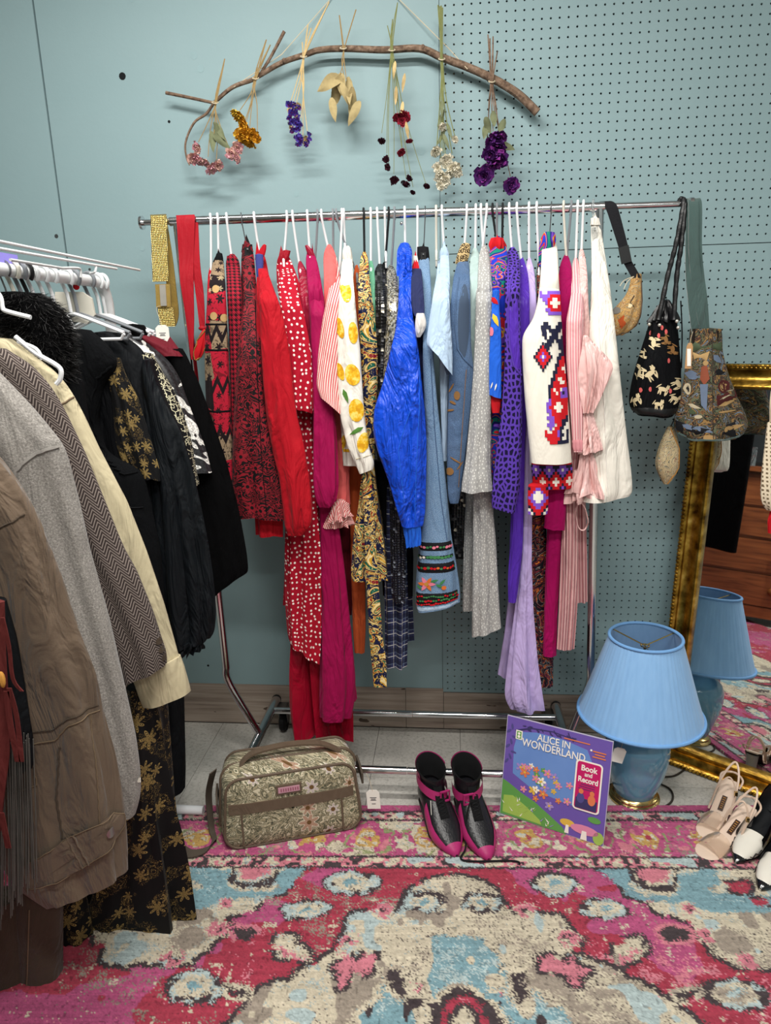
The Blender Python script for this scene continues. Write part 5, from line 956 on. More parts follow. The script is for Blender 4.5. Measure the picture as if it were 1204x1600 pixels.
strap([(289, 337), (290, 343), (291, 400), (292, 440), (297, 500), (300, 562)], [.027, .027, .022, .02, .012, .002], [YB, YB - .016, YB - .02, YB - .03, YB - .03, YB - .03], 'sash_red', 'sash_end', t); strap([(299, 338), (303, 350), (306, 410), (312, 460), (316, 510)], [.01, .012, .012, .012, .008], [YB - .01, YB - .01, YB - .02, YB - .025, YB - .03], 'sash_red', 'sash_tail', t)
MB().ball(W(316, 513, YB - .03), (.012, .008, .007), 8, 6).build('knot', 'sash_red', t)
L = Loft([(516, 316, 322), (530, 308, 322), (548, 303, 320), (560, 303, 314), (563, 305, 310)], Y=YB - .04, hb=.01, hf=.6, seed=3); o = L.build('coin_purse', 'em_red'); tag(o, 'tiny red and gold coin purse below the sash tail', 'purse')
for pts in ([(320, 516), (309, 532), (303, 550), (305, 562)], [(322, 518), (321, 540), (315, 558), (306, 563)]): L.line(pts, .002, 'gold_elastic', 'gold_edge', o)

# fanny pack
solid('black_web', '#15151a', .8, bump=.4); t = thing('belt_bag', 'tan cat tapestry belt bag on a black webbing strap', 'bag', W(990, 520, -.2), 'bags hanging at the right end of the rail')
strap([(938, 320), (944, 315), (954, 322), (966, 360), (976, 395)], [.011, .011, .016, .014, .012], [YB - .01, YB, YB - .01, YB - .01, YB - .01], 'black_web', 'strap', t, .0015); MB().box(W(976, 398, YB - .012), (.026, .012, .045), rot=np.array([[.95, 0, -.25], [0, 1, 0], [.25, 0, .95]])).build('buckle', 'black_plastic', t); strap([(979, 408), (986, 420), (994, 434)], .012, YB - .01, 'black_web', 'strap_lower', t, .0015)
L = Loft([(428, 985, 1002), (445, 984, 1002), (465, 976, 1003), (485, 956, 1002), (500, 950, 999), (515, 950, 990), (524, 952, 972)], Y=YB + .0, hb=.05, hf=.8, seed=31, amp=.05, nu=40); L.build('pouch', 'tapestry_gold', t); L.line([(1001, 440), (1002, 470), (998, 500), (985, 517), (962, 524)], .002, 'taupe_trim', 'zip', t); MB().tube(smoothpath([W(990, 432, YB - .03), W(975, 438, YB - .035), W(968, 447, YB - .04)], 3), .001, 5).build('tie_string', 'string', t); MB().tube(smoothpath([W(990, 432, YB - .03), W(980, 440, YB - .035), W(974, 452, YB - .04)], 3), .001, 5).build('tie_string', 'string', t)
L.line([(990, 462), (984, 474), (990, 480)], .0014, 'suede_dark', 'cat_outline', t); L.dec(ellp(984, 478, 3, 3.5), 'em_cream', 'cat_print', t); L.dec([(966, 500), (974, 492), (978, 506), (970, 514)], 'rust_cloth', 'cat_print', t); L.dec(ellp(962, 485, 8, 6), 'wool_grey', 'cat_print', t)

# black drawstring bag with cats
t = thing('drawstring_bag', 'black drawstring bag printed with pale cats on braided leather straps', 'bag', W(1022, 645, -.25), 'bags hanging at the right end of the rail')
def braid(pts, Y, r, mat, name, parent):
    P = smoothpath([W(x, y, q) for (x, y), q in zip(pts, Y)], 10); MB().tube(P, [r * (.82 + .25 * abs(math.sin(i * .9))) for i in range(len(P))], 8).build(name, mat, parent)
solid('black_leather', '#101013', .38, bump=.35, bscale=120, spec=.5)
braid([(1060, 316), (1064, 311), (1067, 320), (1056, 380), (1043, 430), (1028, 500)], [YB, YB, YB - .012, YB - .02, YB - .02, YB - .03], .007, 'black_leather', 'strap', t); braid([(1063, 316), (1066, 312), (1069, 322), (1064, 380), (1057, 430), (1052, 500)], [YB, YB, YB - .012, YB - .02, YB - .02, YB - .03], .007, 'black_leather', 'strap', t)
L = Loft([(498, 1016, 1057), (520, 1010, 1059), (550, 1000, 1061), (590, 987, 1063), (615, 981, 1063), (632, 981, 1062), (645, 988, 1058, 4), (649, 996, 1050, 4)], Y=YB + .01, hb=.09, hf=1.0, seed=32, amp=.05, k=4, nu=48); L.build('bag_body', 'black_cloth', t)
L2 = Loft([(469, 1036, 1046), (476, 1030, 1050), (490, 1022, 1055), (502, 1016, 1057)], Y=YB + .0, hb=.05, hf=.9, seed=33, amp=.22, k=9, nu=60); L2.build('gathered_top', 'black_leather', t)
L.band(634, 647, 'black_leather', 'base_panel', t)
mb = MB(); rb = random.Random(12)
def cat(x, y, s_, q, mi):
    for px_, py, a, b, r0 in [(0, 0, 8, 3.6, 0), (7, -4, 3.4, 3, .3), (-8, -3, 6, 1.1, -.9), (-5, 6, 1.3, 5, .15), (-2, 6, 1.2, 5, -.1), (5, 6, 1.2, 5, -.1), (7.5, 5, 1.1, 5, .25), (6, -7, 1.2, 2, .2), (9, -7, 1.1, 2, -.2)]:
        xx, yy = px_ * s_, py * s_; L.dec(ellp(x + xx * math.cos(q) - yy * math.sin(q), y + xx * math.sin(q) + yy * math.cos(q), a * s_, b * s_, r0 + q, 8), None, mb=mb, mi=mi, off=.0016, rings=1)
for x, y, s_, q, mi in [(1000, 580, 1.0, -1.2, 0), (1016, 582, 1.1, -.6, 0), (1035, 605, .9, .3, 0), (1057, 598, .9, 1.2, 0), (1022, 535, .9, -1.5, 0), (1040, 530, .8, 1.4, 1), (1006, 552, .7, 1.6, 0), (995, 622, .9, -.4, 0), (1028, 628, .8, 0, 0), (1052, 620, .8, .7, 0), (1050, 545, .8, 1.6, 1)]: cat(x, y, s_, q, mi)
for x, y in [(1016, 520), (1034, 512), (1029, 524), (1003, 607), (1016, 606), (1044, 562), (1040, 518), (1046, 608)]: L.dec(ellp(x, y, 2.2, 4, 0, 8), None, mb=mb, mi=2, off=.0016, rings=1)
o = mb.build('cat_print', ['em_cream', 'tan_thread', 'coral_linen'], t, ang=0)
o['kind'] = 'stuff'
for x, y in [(1014, 507), (1030, 508), (1057, 502), (1059, 512)]: MB().ball(W(x, y, YB - .035), .005, 8, 6).build('metal_eyelet', 'silver_buckle', t)
MB().tube(smoothpath([W(1063, 470, YB + .02), W(1065, 520, YB + .02), W(1064, 575, YB + .02)], 14), .002, 5).build('bead_chain', 'black_plastic', t)

# tapestry tote with velvet straps
solid('velvet_green', '#3c5350', .8, sheen=.6, wr=.3); t = thing('tapestry_tote', 'tapestry bag with old street scene and green velvet straps', 'bag', W(1112, 683, -.25), 'bags hanging at the right end of the rail')
for i, pts in enumerate([[(1072, 318), (1076, 311), (1080, 320), (1078, 380), (1079, 430), (1082, 480), (1086, 520)], [(1078, 318), (1083, 311), (1088, 320), (1088, 380), (1090, 420), (1098, 470), (1102, 520)], [(1075, 319), (1079, 312), (1083, 322), (1083, 390), (1088, 440), (1094, 490), (1100, 520)]]): strap(pts, [.008, .012, .013, .013, .014, .011, .01], [YB, YB, YB - .012 - i * .003, YB - .02 - i * .004, YB - .02, YB - .02, YB - .015], 'velvet_green', 'strap', t, .002, 6)
L = Loft([(514, 1078, 1126), (530, 1078, 1128), (545, 1076, 1127), (560, 1072, 1130), (590, 1070, 1138), (620, 1065, 1150), (650, 1058, 1164), (668, 1056, 1168), (680, 1062, 1160), (684, 1072, 1150)], Y=YB + .0, hb=.1, hf=.9, seed=34, amp=.05, k=4, nu=56); L.build('bag_body', 'tapestry_town', t)
L.line([(1059, 676), (1080, 684), (1110, 685), (1140, 683), (1162, 676)], .003, 'velvet_green', 'piping', t); L.line([(1112, 530), (1112, 600), (1114, 682)], .0012, 'suede_dark', 'seam', t)
mb = MB()
for pts, mi in [(ellp(1074, 606, 5, 9), 0), (ellp(1074, 606, 3, 6), 1), (leafp(1083, 585, 13, 7, .2), 2), ([(1096, 572), (1104, 568), (1108, 590), (1100, 600), (1094, 590)], 3), (ellp(1102, 566, 4, 4), 4), ([(1094, 598), (1106, 598), (1104, 640), (1096, 630)], 2), (ellp(1130, 602, 9, 10), 5), (ellp(1130, 602, 6, 7), 4), ([(1118, 616), (1152, 604), (1156, 620), (1120, 632)], 5), (leafp(1138, 626, 18, 3, -.35), 4), (leafp(1085, 632, 12, 3, .3), 0), ([(1058, 656), (1090, 664), (1164, 652), (1166, 668), (1150, 680), (1070, 682), (1058, 670)], 1), (leafp(1078, 664, 14, 4, .2), 2), (leafp(1100, 668, 16, 4, .3), 2), (leafp(1150, 664, 10, 4, -.3), 4), (leafp(1146, 606, 12, 1.5, -.3), 0), (leafp(1134, 618, 16, 1.5, -.35), 0), (leafp(1136, 640, 20, 1.6, -.12), 4), (leafp(1120, 560, 9, 5, .8), 2), (leafp(1124, 580, 8, 5, .2), 1), (ellp(1092, 648, 6, 3), 0), (leafp(1082, 640, 8, 4, .3), 6), (ellp(1108, 680, 9, 4), 4), (ellp(1140, 668, 9, 6), 4), ([(1080, 532), (1126, 534), (1126, 548), (1080, 550)], 6), ([(1082, 550), (1108, 548), (1104, 562), (1084, 560)], 7)]: L.dec(pts, None, mb=mb, mi=mi, off=.0014, rings=2)
o = mb.build('scene_weave', ['mute_ivory', 'mute_black', 'mute_blue', 'mute_rust', 'mute_tan', 'mute_maroon', 'mute_green', 'mute_tan'], t, ang=0); o['kind'] = 'stuff'
for (x0, y0, x1, y1) in [(1080, 515, 1094, 534), (1098, 518, 1118, 532)]: MB().box((W(x0, y0, YB - .01) + W(x1, y1, YB - .01)) / 2, ((x1 - x0) * .0019, .03, (y1 - y0) * .002)).build('folded_top', 'tapestry_town', t)
price_tag(1076, 556, YB - .07, .017, .068, 'brown kraft price tag on the tapestry tote', 'kraft_tag', sx=[(1078, 532), (1082, 518)]); 
MB().prism([W(x, y, YB - .0715) for x, y in ((1073, 572), (1079, 572), (1079, 545), (1073, 545))], (0, .0006, 0)).build('sticker', 'paper_tag', bpy.data.objects['price_tag.001'])
# small paisley pouch
t = thing('paisley_pouch', 'small cream paisley pouch hanging below the black cat bag', 'pouch', W(1042, 752, -.2), 'bags hanging at the right end of the rail')
L = Loft([(667, 1042, 1052), (680, 1036, 1058), (700, 1028, 1061), (725, 1023, 1062), (742, 1028, 1057), (756, 1036, 1045)], Y=YB + .03, hb=.03, hf=.9, seed=35, amp=.04, nu=36); L.build('pouch', 'paisley_cream', t); L.line([(1047, 668), (1060, 700), (1060, 730), (1042, 755)], .0015, 'em_gold', 'edge_cord', t); MB().tube([W(1047, 668, YB + .03), W(1060, 640, YB + .03), W(1064, 560, YB + .02)], .0016, 5).build('cord', 'black_plastic', t)
# crocheted bag at the right frame edge, hung on the mirror's top
# ------------------------------------------------------------------ dried flower garland on the wall
m = NB('bark'); v = m.obj(); n = m.noise(m.map(v, 60, 60, 0, 60), 1, 4, .5); m.bump(n, .8, .004); m.end(m.ramp(n, [(.3, '#4a3a33'), (.5, '#76604f'), (.7, '#937d6c')], False), .85)
for k_, c_ in dict(stem_tan='#9a8257', stem_green='#7d8253', dry_leaf='#a8976c', dry_leaf_green='#6f7558', petal_pink='#cf97a0', petal_blush='#dcb0a4', petal_gold='#c98f1f', petal_yellow='#dcb63c', petal_blue='#5647ab', petal_wine='#8f1f33', petal_dark='#3f1524', petal_cream='#e9e1cd', petal_purple='#4d1c63', petal_violet='#7b2c80', straw='#cbb17e').items(): solid(k_, c_, .85, var=.25, nscale=90, bump=.2)
g = thing('branch', 'bare wooden branch hung on the wall with dried flowers', 'branch', W(540, 100, -.035))
def limb(pts, r0, r1, name='twig', Y=-.04):
    P = smoothpath([W(x, y, Y) for x, y in pts], 5); MB().tube(P, list(np.linspace(r0, r1, len(P))), 9).build(name, 'bark', g)
limb([(334, 161), (362, 137), (393, 125), (405, 118), (440, 98), (478, 85), (500, 78), (540, 76), (600, 78), (655, 76), (690, 90), (735, 107), (775, 126), (810, 148), (839, 176)], .0055, .0125, 'main_limb')
limb([(259, 145), (298, 153), (334, 161)], .005, .0045); limb([(334, 161), (322, 178), (303, 192), (290, 222), (291, 245), (296, 258)], .0045, .0022); limb([(405, 118), (425, 85), (444, 49)], .004, .005)
for x, y in [(444, 95), (660, 74), (702, 92)]: MB().ball(W(x, y, -.045), .008, 7, 5).build('knot', 'bark', g)
s_ = MB().tube([W(365, 136, -.045), W(440, 85, -.03), W(520, -6, -.004)], .0012, 5).build('hanging_string', 'string'); tag(s_, 'thin string from the left of the branch up the wall', 'string', 'strings holding the branch')
s_ = MB().tube([W(612, -12, -.004), W(700, 75, -.03), W(730, 108, -.052)], .0012, 5).build('hanging_string', 'string'); tag(s_, 'thin string from the right of the branch up the wall', 'string', 'strings holding the branch')
RG = np.random.default_rng(21)
def bloom(parent, x, y, r, mat, n=14, Y=-.085, name='blossom', mats=None, droop=.5, wide=.34, layers=4):
    """cup of separate curled petals facing down and outwards"""
    mb = MB(); c = W(x, y, Y); r *= .0021
    ax = unit(np.array([RG.uniform(-.5, .5), RG.uniform(-.9, -.2), -1 * droop + RG.uniform(-.3, .3)])); u = unit(np.cross(ax, (0.3, .2, 1))); w = np.cross(ax, u)
    for l in range(layers):
        k = max(5, n - 2 * l); op = 1.35 - .34 * l
        for i in range(k):
            a = 2 * PI * (i + .5 * l + RG.uniform(-.2, .2)) / k; d = u * math.cos(a) + w * math.sin(a); tdir = np.cross(ax, d); R = r * RG.uniform(.85, 1.15) * (1 - .15 * l)
            wv = R * wide * RG.uniform(.8, 1.2); ps = []
            for q, (rad, al, ww) in enumerate([(.15, -.2, .35), (.6, .25, 1), (.95, .65, .85), (1.0, .95, .25)]):
                o_ = c + d * R * rad * math.sin(op) * 1.1 + ax * R * (al * math.cos(op) + .1) ; ps += [o_ - tdir * wv * ww + ax * RG.uniform(-.16, .16) * R + d * RG.uniform(-.1, .1) * R, o_ + tdir * wv * ww + ax * RG.uniform(-.16, .16) * R + d * RG.uniform(-.1, .1) * R]
            mb.add(ps, [(0, 1, 3, 2), (2, 3, 5, 4), (4, 5, 7, 6)], RG.integers(0, len(mats)) if mats else 0)
    return mb.build(name, mats or mat, parent, ang=28)
def stems(parent, top, tie, ends, mat='stem_tan', r=.0016, Y=-.075):
    for i, e in enumerate(ends):
        tp = top[i % len(top)]; MB().tube(smoothpath([W(*tp, -.06), W(tie[0] + RG.uniform(-2, 2), tie[1], -.062), W((tie[0] * .55 + e[0] * .45) + RG.uniform(-3, 3), tie[1] * .5 + e[1] * .5, -.068), W(*e, Y)], 4), [r * q for q in np.linspace(1.15, .7, 13)], 5).build('stem', mat, parent)
    MB().tube(smoothpath([W(tie[0] + 5 * math.cos(a), tie[1] + 1.5 * math.sin(a), -.058 - .011 * math.sin(a)) for a in np.linspace(0, 6.28, 9)], 2), .0016, 5).build('twine', 'string', parent)
def leaf(parent, x, y, L, w, rot, mat, Y=-.08, curl=.4, name='leaf'):
    mb = MB(); c = W(x, y, Y); k = .0021; a = np.array([math.cos(rot), 0, -math.sin(rot)]); b = np.array([math.sin(rot), 0, math.cos(rot)]); vs = []; n = 7
    for i in range(n + 1):
        t = i / n; ww = w * k * 1.9 * (t + .02) ** .6 * (1.001 - t) ** .95; o_ = c + a * (t - .5) * 2 * L * k + np.array([0, -1, 0]) * (curl * L * k * (math.sin(t * 3.1 + x) * .5))
        for s2 in (-1, -.5, 0, .5, 1): vs.append(o_ + b * ww * s2 + np.array([0, -1, 0]) * (abs(s2) * ww * .55 * math.sin(t * 5 + y)))
    mb.add(vs, [(i * 5 + j, i * 5 + j + 1, i * 5 + 6 + j, i * 5 + 5 + j) for i in range(n) for j in range(4)]); return mb.build(name, mat, parent, ang=0)
GR = 'dried flower bunches tied to the branch'
b = thing('rose_bunch', 'bunch of dried pale pink roses with grey green leaves', 'flowers', W(335, 270, -.07), GR)
stems(b, [(351, 92), (348, 105)], (336, 160), [(310, 222), (325, 245), (338, 250), (362, 240), (334, 212)], 'stem_tan')
for x, y, q in [(332, 222, 1.5), (343, 205, 1.0), (347, 222, .7), (336, 210, 1.8)]: leaf(b, x, y, 15, 7, q, 'dry_leaf_green')
for x, y, r in [(309, 231, 8), (304, 247, 9), (320, 252, 8), (330, 262, 9), (340, 258, 8), (361, 240, 8), (371, 231, 8), (371, 246, 7), (313, 252, 7)]: bloom(b, x, y, r, None, 10, mats=['petal_pink', 'petal_blush'])
b = thing('strawflower_bunch', 'bunch of dried yellow and ochre strawflowers', 'flowers', W(388, 225, -.07), GR)
stems(b, [(416, 62), (422, 70), (402, 105)], (399, 122), [(375, 172), (385, 188), (390, 200), (402, 208), (378, 200)])
for x, y, r, m_ in [(373, 179, 11, 'petal_yellow'), (384, 198, 12, 'petal_gold'), (379, 211, 10, 'petal_gold'), (389, 219, 11, 'petal_gold'), (402, 216, 7, 'petal_gold'), (371, 208, 6, 'petal_yellow'), (394, 210, 8, 'petal_gold')]: bloom(b, x, y, r, None, 20, mats=[m_, 'petal_gold', m_], wide=.22, layers=4)
b = thing('statice_bunch', 'bunch of dried blue violet statice', 'flowers', W(466, 225, -.07), GR)
stems(b, [(481, 38), (514, 3), (472, 66), (486, 44)], (474, 88), [(452, 165), (458, 160), (463, 160), (470, 185), (480, 205), (473, 212)], 'straw')
for i in range(70):
    t_ = RG.random(); x, y = (449 + 18 * RG.random() + 4 * t_, 160 + 45 * t_) if i < 52 else (460 + 24 * RG.random(), 208 + 18 * RG.random()); bloom(b, x, y, 3.6, None, 6, mats=['petal_blue', 'petal_blue', 'petal_violet'] if i % 9 else ['straw'], layers=2, wide=.4)
b = thing('leaf_bunch', 'bunch of large dried beige leaves', 'leaves', W(536, 200, -.07), GR)
stems(b, [(530, 24), (556, 15)], (536, 75), [(530, 120), (538, 122), (541, 124)], 'stem_tan')
for x, y, L, w, q in [(515, 132, 20, 13, 2.7), (524, 145, 22, 11, 2.0), (533, 132, 16, 10, 1.5), (521, 172, 17, 8, 1.4), (545, 142, 20, 8, 1.5), (549, 165, 22, 9, 1.7), (553, 178, 18, 9, 2.1), (541, 150, 18, 7, 1.2)]: leaf(b, x, y, L, w, q, 'dry_leaf', curl=.7)
b = thing('carnation_bunch', 'bunch of dried dark red flowers with long green stems', 'flowers', W(630, 300, -.07), GR)
stems(b, [(613, 30), (621, 4), (605, 40), (615, 32)], (612, 78), [(596, 208), (604, 240), (607, 255), (615, 272), (634, 278), (645, 292), (665, 287), (623, 172), (636, 212), (628, 230)], 'stem_green', .0012)
for x, y, r, m_ in [(622, 182, 8, 'petal_wine'), (634, 181, 8, 'petal_wine'), (628, 190, 6, 'petal_wine'), (639, 219, 5, 'petal_wine'), (626, 237, 6, 'petal_wine'), (596, 219, 5, 'petal_dark'), (603, 248, 5, 'petal_dark'), (606, 261, 5, 'petal_dark'), (615, 281, 6, 'petal_dark'), (635, 286, 7, 'petal_dark'), (645, 300, 4, 'petal_dark'), (667, 290, 5, 'petal_dark'), (640, 278, 5, 'petal_dark')]: bloom(b, x, y, r, m_, 12, wide=.3)
for x, y in [(630, 130), (616, 110), (618, 150), (636, 205), (628, 172)]: leaf(b, x, y, 11, 3.5, RG.uniform(1.2, 1.9), 'straw', curl=.8)
b = thing('daisy_bunch', 'bunch of dried cream white flowers on long stalks', 'flowers', W(695, 290, -.07), GR)
stems(b, [(684, 8), (687, 10), (691, 12), (689, 9)], (690, 92), [(682, 228), (692, 240), (706, 240), (696, 258), (688, 262), (712, 220), (690, 200)], 'stem_green', .0018)
for x, y, r in [(680, 236, 8), (696, 250, 9), (708, 262, 9), (713, 268, 8), (688, 274, 9), (694, 282, 9), (689, 290, 7), (690, 197, 6), (711, 217, 5), (702, 270, 8), (684, 262, 7)]: bloom(b, x, y, r, 'petal_cream', 14, wide=.28)
for x, y in [(690, 170), (688, 215), (697, 222), (688, 185), (702, 205)]: leaf(b, x, y, 12, 4, RG.uniform(.9, 2.2), 'dry_leaf_green', curl=.7)
b = thing('purple_rose_bunch', 'bunch of dried deep purple roses at the right of the branch', 'flowers', W(775, 300, -.07), GR)
stems(b, [(762, 54), (770, 57), (777, 80), (765, 60)], (768, 127), [(763, 190), (770, 205), (778, 205), (782, 215), (797, 275), (760, 260)], 'bark', .0017)
for x, y, r in [(774, 215, 15), (778, 228, 12), (773, 252, 15), (782, 248, 11), (757, 275, 13), (762, 268, 10), (798, 289, 11), (766, 240, 11)]: bloom(b, x, y, r, None, 12, mats=['petal_purple', 'petal_purple', 'petal_violet'], layers=4)
for x, y, q in [(762, 196, 1.2), (783, 198, 2.0), (793, 229, .4), (758, 205, 1.8), (771, 186, 1.5)]: leaf(b, x, y, 11, 7, q, 'dry_leaf_green')
# ------------------------------------------------------------------ things on the floor
# --- blue lamp
LP = np.array([.577, -.369, 0.])
m = NB('shade_blue'); v = m.obj(); a = m.N.new('ShaderNodeTexGradient'); a.gradient_type = 'RADIAL'; m.L.new(v, a.inputs[0]); st = m.noise(m.map(v, 60, 60, 0, 2), 1, 3); m.end(m.mix(st, '#7aa7d6', '#8db9e4'), .8, sheen=.2)
solid('shade_trim', '#6f9fd2', .6); solid('glaze_blue', '#6a9ebb', .1, var=.12, nscale=8, bump=0, spec=.6, coat=.6); solid('brass', '#c9ae74', .2, 1, bump=.03); solid('cord_brown', '#2d2620', .6); solid('satin_nickel', '#b9b2a4', .22, 1)
t = thing('table_lamp', 'blue ceramic table lamp with pleated blue shade standing on the floor', 'lamp', LP)
c = (LP[0], LP[1], 0)
pl = np.random.default_rng(2).uniform(-1, 1, 180); wob = lambda k, i: .006 * math.sin(k * 2.2) + .005 * pl[k % 180]
sh = MB(); sh.lathe([(.183, .3), (.163, .36), (.143, .425), (.123, .49), (.104, .552)], c, 180, caps=False, wob=wob); n0 = len(sh.v); sh.lathe([(.101, .552), (.12, .49), (.14, .425), (.16, .36), (.18, .3)], c, 60, caps=False); sh.build('shade', 'shade_blue', t, ang=0)
ring = lambda r, z, q: MB().tube([(c[0] + r * math.cos(a_), c[1] + r * math.sin(a_), z) for a_ in np.linspace(0, 2 * PI, 61)[:-1]], q, 8, closed=True)
ring(.184, .3, .0055).build('shade_rim', 'shade_trim', t); ring(.104, .554, .005).build('shade_rim', 'shade_trim', t)
ring(.012, .525, .002).build('spider_ring', 'brass', t)
for q in range(3): MB().tube([(c[0], c[1], .525), (c[0] + .103 * math.cos(q * 2.09 + .4), c[1] + .103 * math.sin(q * 2.09 + .4), .55)], .002, 6).build('spider_arm', 'brass', t)
MB().lathe([(.06, .024), (.064, .03), (.07, .05), (.082, .085), (.092, .125), (.097, .165), (.096, .195), (.086, .222), (.066, .242), (.05, .252), (.044, .262), (.044, .272), (.02, .276)], c, 56).build('base', 'glaze_blue', t)
MB().lathe([(.072, 0), (.078, .003), (.078, .008), (.07, .012), (.07, .017), (.064, .02), (.06, .026), (.03, .027)], c, 48).build('foot', 'brass', t)
MB().lathe([(.012, .274), (.012, .3), (.018, .305), (.018, .35), (.01, .355), (.004, .36), (.004, .52)], c, 20).build('socket', 'brass', t)
MB().tube(smoothpath([(.577, -.30, .006), (.49, -.33, .004), (.47, -.40, .004), (.50, -.455, .004), (.60, -.44, .004), (.68, -.40, .004), (.70, -.33, .004), (.64, -.27, .004), (.73, -.26, .004), (.80, -.2, .004)], 8), .0032, 7).build('power_cord', 'cord_brown', t)
price_tag(966, 1180, -.475, .037, .05, 'white paper price tag on the blue lamp base', rot=-.25, lines=False, sx=[(975, 1155), (985, 1142)])

# --- floral tapestry travel bag
BL, BR = WZ(352, 1334), WZ(566, 1296); ex = unit(BR - BL); bk = np.array([-ex[1], ex[0], 0]); Wd = np.linalg.norm(BR - BL); Hh = .215
t = thing('travel_bag', 'beige floral tapestry travel bag with brown trim on the rug edge', 'bag', (BL + BR) / 2)
def rr_outline(w0, w1, h, r, n=7, cx=None):
    """rounded outline in (u, v); wider at the bottom or top as given"""
    P = []
    for (cx_, cy_, a0) in [(w1 - r, h - r, 0), (r - (w1 - w0), h - r, PI / 2), (r, r, PI), (w0 - r, r, 1.5 * PI)]:
        for i in range(n + 1): a = a0 + PI / 2 * i / n; P.append((cx_ + r * math.cos(a), cy_ + r * math.sin(a)))
    return P
OL = rr_outline(Wd, Wd - .012, Hh, .045)
tilt = .10
def bp(u, v_, d): return BL + ex * u + np.array([0, 0, 1.]) * (v_ + .011) + bk * (d + v_ * tilt)
cu, cv = Wd / 2, Hh / 2; rings = []
for d, s_ in [(-.012, .02), (-.0125, .3), (-.012, .6), (-.009, .85), (-.003, .96), (.004, 1.0), (.03, 1.03), (.07, 1.05), (.11, 1.03), (.135, .99), (.145, .9), (.148, .5), (.148, .02)]: rings.append([(cu + (u - cu) * s_, cv + (w_ - cv) * s_ * (1 + (.035 if .02 < d < .13 else 0)), d) for u, w_ in OL])
mb = MB(); n = len(OL); vs = []; uv = []
for R in rings:
    for u, w_, d in R: sag = .012 * math.exp(-((d - .07) / .05) ** 2) * math.sin(u * 9); vs.append(bp(u, max(.0, w_) + (sag if w_ > Hh * .8 else 0), d)); uv.append((u + d, w_ + d * .3))
mb.add(vs, [(i * n + k, i * n + (k + 1) % n, (i + 1) * n + (k + 1) % n, (i + 1) * n + k) for i in range(len(rings) - 1) for k in range(n)]); mb.uv = uv; mb.build('body', 'tapestry_floral', t, ang=60)
ins = [(cu + (u - cu) * .985, cv + (w_ - cv) * .985) for u, w_ in OL]
MB().tube([bp(u, w_, -.002) for u, w_ in ins], .0042, 8, closed=True).build('piping', 'taupe_trim', t); MB().tube([bp(cu + (u - cu) * .99, cv + (w_ - cv) * .99, .142) for u, w_ in OL], .0042, 8, closed=True).build('piping', 'taupe_trim', t)
MB().tube([bp(cu + (u - cu) * 1.052, cv + (w_ - cv) * 1.085, .06) for u, w_ in OL[:2 * n // 4 + 1]], .005, 8).build('zip', 'taupe_trim', t)
def fpanel(u0, u1, v0, v1, mat, name, d=-.0165, th=.004, parent=None, slope=0):
    P = []; N = 12
    for i in range(N + 1): u = u0 + (u1 - u0) * i / N; P.append((u, v0))
    for i in range(N + 1): u = u1 + (u0 - u1) * i / N; P.append((u, v1))
    mb = MB(); nn = len(P); f = lambda u: d + .012 * (abs(u - cu) / cu) ** 4
    for i in range(N): a, b_ = P[i], P[i + 1]; q = [bp(a[0], v0, f(a[0])), bp(b_[0], v0, f(b_[0])), bp(b_[0], v1, f(b_[0])), bp(a[0], v1, f(a[0]))]; mb.prism(q, bk * th)
    return mb.build(name, mat, parent or t)
fpanel(.02, Wd - .022, .112, .143, 'taupe_trim', 'pocket_band'); fpanel(.052, .058, .012, .112, 'taupe_trim', 'pocket_piping'); fpanel(Wd - .062, Wd - .056, .012, .112, 'taupe_trim', 'pocket_piping')
lb = fpanel(.158, .232, .156, .184, 'taupe_trim', 'label_patch', -.018, .006); solid('label_pink', '#b98a97', .4); fpanel(.164, .226, .162, .179, 'label_pink', 'label_plate', -.0195, .003, lb)
solid('label_ink', '#8f4f63', .6)
for i, u in enumerate(np.linspace(.171, .219, 8)): fpanel(u, u + .0032, .166, .175, 'label_ink', 'letter_mark', -.0203, .001, lb)
MB().ribbon(smoothpath([bp(.06, Hh * 1.04, .05), bp(.10, Hh * 1.16, .06), bp(.20, Hh * 1.2, .065), bp(.30, Hh * 1.16, .06), bp(.36, Hh * 1.03, .05)], 6), bk * .012, .003).build('handle', 'taupe_trim', t)
MB().ribbon([bp(-.012, .118, .02), bp(-.014, .118, .07), bp(-.012, .118, .12)], (0, 0, .017), .003).build('side_patch', 'taupe_web', t)
MB().ribbon([bp(Wd + .012, .14, .02), bp(Wd + .014, .14, .07), bp(Wd + .012, .14, .12)], (0, 0, .017), .003).build('side_patch', 'taupe_web', t)
sp_ = [(333, 1205), (326, 1240), (330, 1290), (336, 1325), (326, 1350), (300, 1358), (285, 1352)]; sY = [bp(-.015, .12, .07)[1], -.60, -.62, -.66, -.70, -.72, -.70]
P = smoothpath([W(x, y, q) for (x, y), q in zip(sp_, sY)], 6); P = [np.array([p[0], p[1], max(p[2], .016)]) for p in P]
MB().ribbon(P, [(.006, .010 * max(0, 1 - i / 20) + .003, .0) if i < 20 else (.004, .016, 0) for i in range(len(P))], .0015).build('shoulder_strap', 'taupe_web', t)
pb = bp(Wd + .018, .065, .02); price_tag(583, 1249, float(pb[1]) - .01, .04, .066, 'white paper price tag at the right end of the travel bag', rot=.05, sx=[(578, 1222), (572, 1208)])

